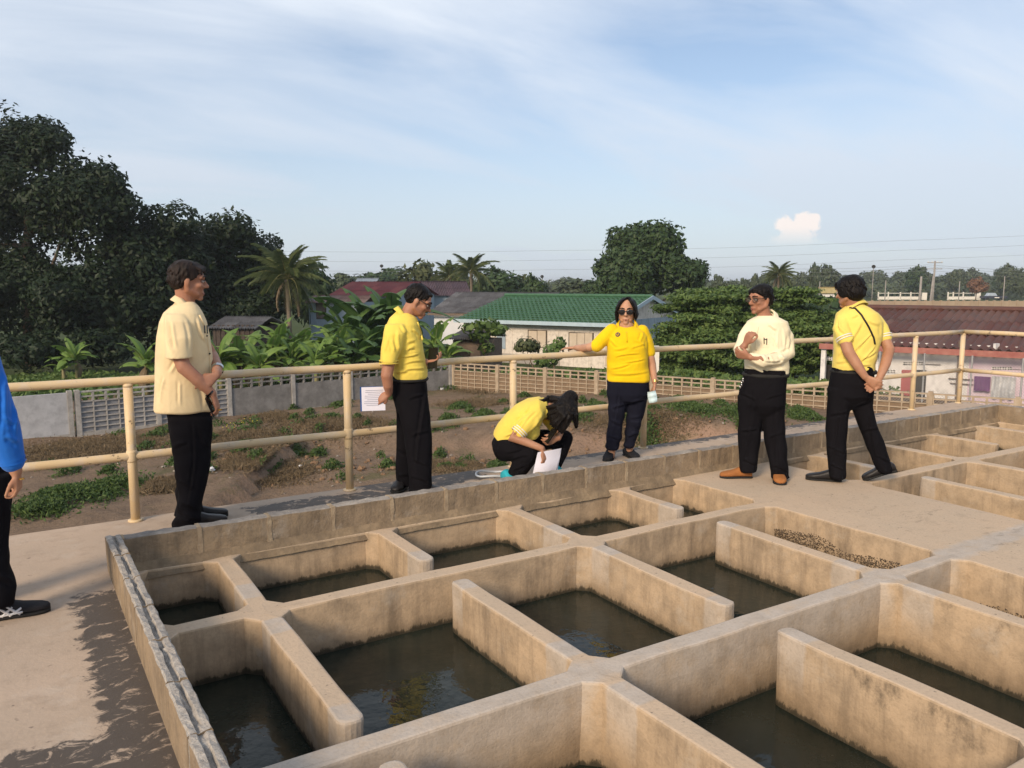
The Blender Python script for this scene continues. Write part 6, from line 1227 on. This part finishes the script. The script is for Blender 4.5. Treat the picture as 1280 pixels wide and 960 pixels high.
# ---------- 4 crouching woman with long black hair and papers
p = Person('woman crouching at the tank edge with long black hair and yellow polo', 648, 597, 6.61, SK_B)
p.skull(p.P(706, 511, -.08), p.dirv(.62, -.45, -.85), p.dirv(.55, -.3, .75), .95, p.P(683, 512, .0))
lk = []; rr = random.Random(12)
for i in range(150):
    a = i/149; y0 = rr.uniform(-.07, .07); s0 = p.hp(rr.uniform(-.06, .05), y0, .10-.4*abs(y0)); e = p.P(677+45*a+rr.uniform(-1, 1), np.interp(a, (0, .10, .3, .52, .66, .82, .92, 1), (508, 520, 532, 539, 530, 516, 530, 534))+rr.uniform(-3.5, 1.5), -.17+.05*rr.random()+(.08 if a < .2 else 0)+(.07 if a > .8 else 0)); m = s0.lerp(e, .45)+UZ*.015-p.V*.06
    lk.append(([s0, m, s0.lerp(e, .8)-p.V*.035, e], [.010, .011, .009, .0025]))
lk.append(([p.P(712, 497, -.06), p.P(703, 508, -.10), p.P(694, 518, -.11)], [.070, .085, .06])); lk.append(([p.P(705, 505, -.08), p.P(701, 520, -.12), p.P(701, 530, -.12)], [.075, .065, .03])); lk.append(([p.P(715, 502, -.05), p.P(719, 520, -.04), p.P(720, 533, -.03)], [.05, .03, .012]))
for i in range(30): lk.append(([p.hp(-.06, rr.uniform(-.06, .06), .07), p.P(686+rr.uniform(-3, 3), 497+rr.uniform(-3, 5), -.05), p.P(674+rr.uniform(-2, 5), 500+rr.uniform(-3, 8), -.10)], [.013, .010, .004]))
p.hair([((-.018, 0, .044), (.100, .090, .082)), ((-.055, 0, 0), (.062, .086, .085)), ((-.01, .080, 0), (.055, .018, .07)), ((-.01, -.080, 0), (.055, .018, .07))], lk)
# torso: lofted along the bent spine from the hips to the neck
sp_ = [(p.P(631, 548, .02), .115, .165), (p.P(637, 540, .01), .130, .175), (p.P(647, 529, .0), .135, .18), (p.P(657, 520, -.01), .135, .185), (p.P(668, 512, -.02), .120, .19), (p.P(677, 508, -.03), .085, .15), (p.P(684, 507, -.03), .05, .07)]
R = []
for i, (c, hr, hd) in enumerate(sp_):
    t = (sp_[min(i+1, 6)][0]-sp_[max(i-1, 0)][0]).normalized(); v = (p.V-t*p.V.dot(t)).normalized(); R.append((c-UZ*.012*(i < 5), t.cross(v)*hr, v*hd, 2.3))
p.S.loft(R, 28); p.S.loft([(p.P(629, 552, .02), p.Rt*.085+UZ*.03, p.V*.16, 2.3), (p.P(637, 541, .01), p.Rt*.10+UZ*.05, p.V*.17, 2.3)], 24)
p.S.loft([(p.P(660, 533, -.05), p.Rt*.10, p.V*.13, 2.3), (p.P(662, 541, -.05), p.Rt*.085, p.V*.12, 2.3), (p.P(660, 546, -.05), p.Rt*.075, p.V*.11, 2.3)], 24)
p.limb(p.S, [p.P(670, 514, -.15), p.P(661, 522, -.19), p.P(651, 532, -.22)], [.062, .072, .064]); p.limb(p.S, [p.P(678, 514, .12), p.P(687, 526, .13), p.P(694, 536, .08)], [.06, .066, .056])
p.limb(p.B, [p.P(670, 515, -.15), p.P(648, 534, -.225), p.P(640, 540.5, -.235), p.P(656, 544.5, -.26), p.P(676, 552, -.28)], [.045, .046, .041, .035, .026])
p.hand(p.P(677, 553, -.28), p.dirv(.25, -.15, -1), p.dirv(-.7, .6, -.2), 1, .5, .95, curls=(.25, .5, .6, .7), thumb=.9)
p.limb(p.B, [p.P(680, 515, .12), p.P(694, 535, .09), p.P(699, 543, .05), p.P(697, 545, -.08)], [.045, .045, .04, .028])
p.hand(p.P(696.5, 545, -.09), p.dirv(-.85, -.35, -.25), p.dirv(-.1, .9, .3), -1, .7, .95, thumb=.7)
p.limb(p.B, [p.P(684, 509, -.03), p.P(660, 520), p.P(634, 546)], [.06, .09, .10]); p.limb(p.B, [p.P(632, 556, -.1), p.P(664, 556, -.2), p.P(639, 600, -.14)], [.06, .05, .04]); p.limb(p.B, [p.P(640, 556, .08), p.P(708, 552, .10), p.P(694, 588, .10)], [.06, .05, .04])
p.T.ell(p.P(634, 556, 0), (.125, .17, .10), Matrix((p.Rt, p.V, UZ)).transposed()); p.limb(p.T, [p.P(632, 558, -.09), p.P(648, 558, -.15), p.P(663, 560, -.20)], [.105, .098, .080]); p.limb(p.T, [p.P(662, 561, -.20), p.P(650, 578, -.17), p.P(640, 595, -.14)], [.082, .080, .062])
p.limb(p.T, [p.P(640, 558, .09), p.P(680, 553, .11), p.P(706, 550.5, .11)], [.10, .092, .070]); p.limb(p.T, [p.P(707, 551, .11), p.P(701, 570, .11), p.P(693, 589, .10)], [.070, .068, .056])
p.shoe(p.G(634, -.13)-p.dirv(.55, -.8)*.06, p.dirv(.55, -.8), M_TEAL, .235); p.shoe(p.G(689, .10), p.dirv(.6, -.8), M_TEAL, .235)
p.collar(p.P(683.5, 509, -.03), p.dirv(.3, -.35, -1), .066, .068, .04, C_YEL, .2, .6, .028, up=p.dirv(1, -.1, .35))
stripes_ring(p, p.P(650.5, 532.5, -.221), (p.P(648, 535, -.225)-p.P(661, 522, -.19)), .064, C_WHITE, 'sleeve_stripe', 3)
p.finish(C_YEL, C_BLACK, seed=31, cs=[((648,523),(661,508)),((655,529),(669,512)),((640,536),(656,520)),((662,541),(673,520)),((668,536),(677,516)),((630,546),(650,535)),((646,526),(652,512)),((657,524),(651,538)),((636,549),(655,543)),((672,530),(682,518))], ct=[((632,566),(655,558)),((640,575),(660,568)),((640,588),(655,580)),((690,565),(706,556))])
q = MB(); c = p.P(687, 541, -.13); M, lo, hi = slab(c, p.dirv(.6, .1, .8), p.dirv(.5, -.8, -.2), .066, .032, .004); q.box(lo, hi, M); held(q, 'mobile_phone', M_PHONE, 'dark phone in the hand of the crouching woman', 'phone', c, group='mobile phones')
root = None
for k in range(3):
    q = MB(); n = 8; V = []; cs = [p.P(671+k*.6, 556, -.31+.006*k), p.P(699+k*.5, 553, -.25+.006*k), p.P(692.5+k, 584, -.25+.006*k), p.P(663+k, 590, -.32+.006*k)]
    for j in range(n+1):
        for i in range(n+1): u, v = i/n, j/n; a = cs[0].lerp(cs[1], u); b = cs[3].lerp(cs[2], u); V.append(a.lerp(b, v)-p.V*(.025*math.sin(u*math.pi)*(.4+.6*v))+p.V*.004*math.sin(v*7+k))
    q.add(V, [(j*(n+1)+i, j*(n+1)+i+1, (j+1)*(n+1)+i+1, (j+1)*(n+1)+i) for j in range(n) for i in range(n)])
    if root is None: root = empty('paper_sheaf', cs[0]); tag(root, 'white sheets of paper hanging from the crouching woman hand', 'papers')
    q.build('sheet', M_PAPER, root, root.location, True)
q = MB(); c = p.G(618, .05, .012); P_ = [c+p.Rt*(.16*math.cos(a)-.0)+p.V*(.11*math.sin(a))+UZ*(.008*(1+math.sin(3*a))) for a in np.linspace(.4, 5.2, 40)]; q.tube(P_, .009, 8); held(q, 'cable_coil', mat('pale_blue_cable', (.55, .60, .66), None, 9, .5), 'loop of pale cable lying on the walkway behind the crouching woman', 'cable', c, True)
# ---------- 5 bespectacled man in the ivory long sleeved shirt, facing left towards the camera
p = Person('bespectacled man in ivory long sleeved shirt with arms folded, standing on the deck', 950, 598, 6.58, SK_A)
p.skull(p.P(950, 374), p.dirv(-.72, -.72, -.10), UZ, 1.0, p.P(956, 398, .02))
p.hair([((-.018, 0, .052), (.098, .086, .072)), ((-.050, 0, .004), (.064, .080, .082)), ((-.015, .071, .028), (.046, .014, .040)), ((-.015, -.071, .028), (.046, .014, .040))], p.fringe(22, .047, .030, 6, .003))
p.rings(p.S, [(394.5, 946, 969, .07, .02), (398, 940, 977, .10, .02), (402, 933, 985, .125, .02), (412, 931, 988, .130, .015), (430, 931, 987, .135, .01), (447, 930, 986, .138, .01), (458, 930, 986.5, .140, .01), (466, 931.5, 985.5, .135, .01), (468, 933, 984, .13, .01)])
p.limb(p.S, [p.P(976, 409, .01), p.P(983, 421, .0), p.P(984, 441, -.05), p.P(972, 447, -.15), p.P(955, 447.5, -.205), p.P(940.5, 444, -.22)], [.054, .060, .060, .054, .047, .041])
p.limb(p.S, [p.P(938, 409, .02), p.P(930, 422, .0), p.P(924.5, 437, -.03), p.P(926, 441, -.09), p.P(929.5, 434.5, -.145)], [.050, .053, .051, .047, .040])
p.limb(p.B, [p.P(975, 414), p.P(982, 441, -.06), p.P(955, 447, -.215), p.P(939, 443.5, -.228)], [.036, .042, .038, .029]); p.hand(p.P(938.5, 443.3, -.229), p.dirv(-1, -.05, .22), p.dirv(.2, .9, .55), -1, .85, 1.0, thumb=.8)
p.limb(p.B, [p.P(940, 414, .02), p.P(925, 437, -.03), p.P(929, 434, -.15), p.P(931.5, 430, -.18)], [.036, .04, .035, .029]); p.hand(p.P(932, 429, -.185), p.dirv(.30, -.15, .75), p.dirv(.6, .75, -.3), -1, 1.15, 1.0, thumb=.7)
p.limb(p.B, [p.P(957, 400, .02), p.P(958, 440), p.P(957, 468)], [.07, .10, .11]); p.limb(p.B, [p.P(941, 477), p.P(937, 530), p.P(935, 586)], [.05, .04, .033]); p.limb(p.B, [p.P(968, 477, 0), p.P(967, 530, -.02), p.P(975, 592, -.055)], [.05, .04, .033])
p.rings(p.T, [(460, 931, 985, .135, .01), (470, 929, 984.5, .145, .01), (485, 923.5, 983, .15, .005), (505, 921.5, 982.5, .14, .0), (515, 932, 972, .11, .0), (523, 943, 962, .07, 0)], 2.6)
p.rings(p.T, [(495, 921.5, 956, .11, .01), (520, 922, 954, .10, .01), (545, 922, 951, .092, .01), (570, 922.5, 948.5, .088, .01), (585, 923, 947.5, .088, .01), (590, 924, 946.5, .085, .01)], 2.5)
p.rings(p.T, [(495, 949, 982.5, .11, .0), (520, 951.5, 981, .10, -.02), (545, 955, 982, .092, -.035), (570, 959, 985, .088, -.05), (588, 962.5, 988, .09, -.06), (596, 963, 989, .088, -.06)], 2.5)
p.shoe(p.G(943.5, .02), p.dirv(-1, -.30), M_SUEDE, .265); p.shoe(p.G(976, .02), p.dirv(.10, -1), M_SUEDE, .265, 1.08)
p.collar(p.P(957, 399, .01), p.dirv(-.55, -.8, -.5), .072, .068, .046, C_PALE, .75, .85, .034, lapel=.055)
def extras(r_, p=p):
    p.line(r_, 'placket', C_PALE, [(948.5, 408), (946, 420), (945.5, 438)], .013, .001, .3); p.sheet(r_, 'pocket', C_PALE, 952.5, 421, 961.5, 434)
    for pts in (((955, 422), (955.3, 430)), ((958.6, 423), (958.4, 431)), ((954.6, 424), (959, 424.3))): p.line(r_, 'pen', M_PHONE, list(pts), .0036, .009)
p.kids.append(extras)
q = MB(); q.tube([p.P(957, 468.5, .01)+p.Rt*(.176*math.cos(a))+p.V*(.142*math.sin(a)) for a in np.linspace(0, 2*math.pi, 33)], .015, 6, False, flat=1.2); p.kid(q, 'belt', M_SOLE)
q = MB()
for k in range(5): q.ell(p.P(929.5-.9*k+.8*(k % 2), 471+2.6*k, -.155+.006*k), (.009, .006, .012), nu=6, nv=5)
p.kid(q, 'key_chain', M_SILV)
glasses(p, M_CLEAR, None, .028, .018)
p.finish(C_PALE, C_BLACK, seed=41, sf=.0038, cs=[((970,411),(974,440)),((977,410),(983,436)),((964,443),(985,432)),((955,452),(977,449)),((938,452),(961,463)),((953,459),(985,461)),((932,458),(955,464)),((938,414),(947,431)),((966,420),(971,434)),((985,420),(986,440)),((952,443),(958,452)),((962,444),(967,452)),((974,442),(982,450)),((934,418),(929,432)),((960,405),(972,412)),((936,440),(930,430))], ct=[((938,480),(935,580)),((970,500),(977,586)),((927,574),(946,580)),((966,582),(986,588)),((924,492),(946,500)),((957,500),(979,490)),((925,540),(946,534)),((960,548),(980,540))])
# ---------- 6 man walking away, hands behind his back
p = Person('young man in light yellow polo walking with hands behind his back, strap across', 1068, 602, 6.47, SK_B)
p.skull(p.P(1061.5, 364.5, 0), p.dirv(-.82, .50, -.18), UZ, 1.04, p.P(1069, 387))
p.hair([((-.012, 0, .048), (.106, .092, .080)), ((-.050, 0, -.004), (.070, .086, .088)), ((-.012, .073, .010), (.060, .018, .058)), ((-.012, -.073, .010), (.060, .018, .058))], p.fringe(14, .072, .035, 8))
p.rings(p.S, [(380, 1059, 1080, .065, .01), (385, 1053, 1089, .10, .01), (392, 1045, 1099, .13, .01), (402, 1041.5, 1104, .15, .01), (420, 1041, 1103, .155, .01), (440, 1041, 1097.5, .15, .01), (455, 1040, 1095, .148, .01), (462, 1040, 1094, .145, .01), (464, 1042, 1092, .135, .01)])
p.limb(p.S, [p.P(1054, 399, -.02), p.P(1051.5, 410, -.07), p.P(1056.5, 423, -.12)], [.058, .066, .060]); p.limb(p.S, [p.P(1094, 400, .02), p.P(1101, 411, .0), p.P(1106, 421.5, -.03)], [.055, .060, .054])
p.limb(p.B, [p.P(1057, 405, -.02), p.P(1056, 423, -.120), p.P(1061, 438, -.17), p.P(1072, 454, -.21), p.P(1081, 467, -.235)], [.038, .047, .045, .040, .028]); p.hand(p.P(1082, 468, -.235), p.dirv(.85, -.1, -.55), p.dirv(.1, .95, .2), -1, .6, 1.0, fan=.12, thumb=.8)
p.limb(p.B, [p.P(1092, 405, .02), p.P(1105, 422, -.03), p.P(1111, 436, -.07), p.P(1106, 453, -.15), p.P(1099, 468, -.22)], [.038, .045, .044, .040, .028]); p.hand(p.P(1098.5, 469.5, -.225), p.dirv(-.75, -.35, -.75), p.dirv(-.1, -.95, .2), -1, .5, 1.0, thumb=.6)
p.limb(p.B, [p.P(1069, 388), p.P(1070, 430), p.P(1067, 464)], [.07, .10, .11]); p.limb(p.B, [p.P(1052, 474), p.P(1046, 530), p.P(1047, 594)], [.05, .04, .033]); p.limb(p.B, [p.P(1077, 474), p.P(1084, 530, .0), p.P(1104, 588)], [.05, .04, .033])
p.rings(p.T, [(456, 1041, 1092.5, .135, .01), (464, 1038.5, 1094, .145, .01), (478, 1036, 1094, .155, -.01), (494, 1034.5, 1092.5, .15, -.01), (503, 1042, 1083, .11, 0), (511, 1054, 1074, .07, 0)], 2.6)
p.rings(p.T, [(485, 1034.5, 1068, .11, -.01), (510, 1033, 1063.5, .10, -.01), (535, 1031.5, 1060.5, .094, -.01), (555, 1032, 1059, .09, -.01), (575, 1034, 1058, .088, -.01), (592, 1036, 1058, .085, -.01), (596, 1037, 1057, .08, -.01)], 2.5)
p.rings(p.T, [(485, 1060, 1093, .11, .0), (508, 1063, 1091.5, .10, .0), (530, 1071, 1096, .09, .0), (550, 1079, 1104, .088, .0), (570, 1086.5, 1111, .086, .0), (585, 1092.5, 1116.5, .085, .0), (590, 1094, 1117, .08, .0)], 2.5)
p.shoe(p.G(1058, -.01), p.dirv(-1, -.05), M_SHOE, .28); p.shoe(p.G(1127, -.03, .095), p.dirv(-1, -.15), M_SHOE, .27, pitch=.36)
p.collar(p.P(1068.5, 385, .01), p.dirv(-.75, .5, -.4), .076, .072, .05, C_YEL2, .5, .55, .030)
stripes_ring(p, p.P(1055.5, 421.5, -.115), p.P(1057, 424.5, -.13)-p.P(1050, 410, -.08), .0625, C_WHITE, 'sleeve_stripe', 2); stripes_ring(p, p.P(1105.6, 420, -.026), p.P(1106, 421.5, -.03)-p.P(1103, 411, 0), .0555, C_WHITE, 'sleeve_stripe', 2)
p.kids.append(lambda r_, p=p: p.line(r_, 'strap', M_SHOE, [(1062, 385), (1069, 385.5), (1077, 394), (1086, 409), (1092, 422), (1093.5, 430)], .0075, .003))
q = MB(); q.tube([p.P(1066.5, 464.5, .01)+p.Rt*(.168*math.cos(a))+p.V*(.142*math.sin(a)) for a in np.linspace(0, 2*math.pi, 33)], .014, 6, False, flat=1.2); p.kid(q, 'belt', M_SOLE)
p.finish(C_YEL2, C_BLACK, seed=51, sf=.0025, cs=[((1060,431),(1076,400)),((1072,441),(1089,415)),((1075,456),(1093,430)),((1078,449),(1095,438)),((1061,453),(1079,425)),((1049,446),(1057,430)),((1049,398),(1052,416)),((1046,406),(1061,418)),((1083,400),(1100,405)),((1044,455),(1062,448)),((1065,460),(1090,455)),((1100,405),(1104,420)),((1064,398),(1072,392))], ct=[((1045,500),(1046,586)),((1083,505),(1104,582)),((1033,558),(1057,565)),((1035,580),(1057,586)),((1067,510),(1089,500)),((1094,570),(1113,576)),((1036,520),(1060,512)),((1078,540),(1100,534))])
# ---------- 7 man in blue at the left edge, only his sleeve, hand, leg and shoe in the frame
p = Person('man in bright blue jacket and black trousers cut off by the left edge', -28, 765, 3.79, SK_B)
p.skull(p.P(-42, 335), p.dirv(1, .1, -.1), UZ, 1.05, p.P(-48, 385)); p.hair(p.SHORT, p.fringe(14))
p.rings(p.S, [(382, -62, -32, .07, 0), (395, -82, -18, .16, 0), (415, -92, -8, .21, 0), (450, -94, -4, .215, 0), (500, -94, -2, .20, 0), (555, -90, -3, .19, 0), (572, -88, -4, .185, 0)])
p.limb(p.S, [p.P(-38, 412, -.19), p.P(-26, 450, -.23), p.P(-12, 490, -.26), p.P(2, 525, -.25), p.P(13, 566, -.22)], [.085, .085, .078, .066, .052])
p.limb(p.S, [p.P(-46, 412, .19), p.P(-46, 470, .24), p.P(-36, 560, .24)], [.08, .078, .055])
p.limb(p.B, [p.P(-38, 420, -.19), p.P(-6, 505, -.25), p.P(14, 568, -.22), p.P(17, 578, -.218)], [.05, .045, .034, .028]); p.hand(p.P(17.5, 579, -.218), p.dirv(.05, .1, -1), p.dirv(-1, .35, 0), -1, .95, .95, thumb=.8)
p.limb(p.B, [p.P(-46, 420, .19), p.P(-36, 565, .24)], [.05, .03]); p.hand(p.P(-36, 566, .24), p.dirv(.1, 0, -1), p.dirv(-1, 0, 0), 1, .6, .95)
p.limb(p.B, [p.P(-46, 400), p.P(-46, 480), p.P(-46, 570)], [.07, .10, .11]); p.limb(p.B, [p.P(-44, 580, -.08), p.P(-20, 680, -.09), p.P(-10, 745, -.09)], [.06, .05, .04]); p.limb(p.B, [p.P(-44, 580, .08), p.P(-46, 680, .09), p.P(-44, 745, .09)], [.06, .05, .04])
p.rings(p.T, [(556, -86, -2, .155, 0), (580, -82, 12, .16, 0), (600, -80, 18, .155, 0), (625, -72, 15, .12, 0)])
p.rings(p.T, [(590, -58, 19, .09, -.08), (630, -48, 15, .095, -.08), (665, -42, 11.5, .09, -.085), (700, -34, 13, .088, -.09), (728, -28, 20, .09, -.09), (748, -26, 19, .09, -.09)], 2.3)
p.rings(p.T, [(590, -82, -10, .09, .08), (650, -80, -18, .09, .09), (700, -76, -22, .085, .09), (740, -74, -22, .085, .09)], 2.3)
p.shoe(p.G(-46, -.10), p.dirv(1, -.06), M_SNEAK, .285, 1.0, .95, stripes=True); p.shoe(p.G(-96, .09), p.dirv(1, .05), M_SNEAK, .285, 1, .95, stripes=True)
stripes_ring(p, p.P(12.5, 564, -.22), p.P(13, 566, -.22)-p.P(2, 525, -.25), .052, C_BLUE, 'cuff', 2)
q = MB(); c = p.P(24, 587, -.235); q.tube([c, c+UZ*.005], [.011, .011], 10, False); p.kid(q, 'ring', M_GOLD)
p.finish(C_BLUE, C_BLACK, seed=61, cs=[((4,450),(15,540)),((12,480),(22,546)),((-2,480),(8,550)),((2,520),(22,530)),((6,545),(24,552))], ct=[((4,620),(10,700)),((-5,720),(17,728))])
# ------------------------------------------------------------------ haze
hz_m = bpy.data.materials.new('haze'); hz_m.use_nodes = True; t = hz_m.node_tree; t.nodes.clear(); ho = N(t, 'ShaderNodeOutputMaterial'); hv = N(t, 'ShaderNodeVolumePrincipled')
hv.inputs['Color'].default_value = (.90, .94, 1, 1); hv.inputs['Density'].default_value = .00042; hv.inputs['Anisotropy'].default_value = .2; L(t, hv.outputs[0], ho.inputs['Volume'])
q = MB(); q.box((-3600, -3600, -6), (3600, 3600, 14)); o = q.build('haze', hz_m); tag(o, kind='stuff')
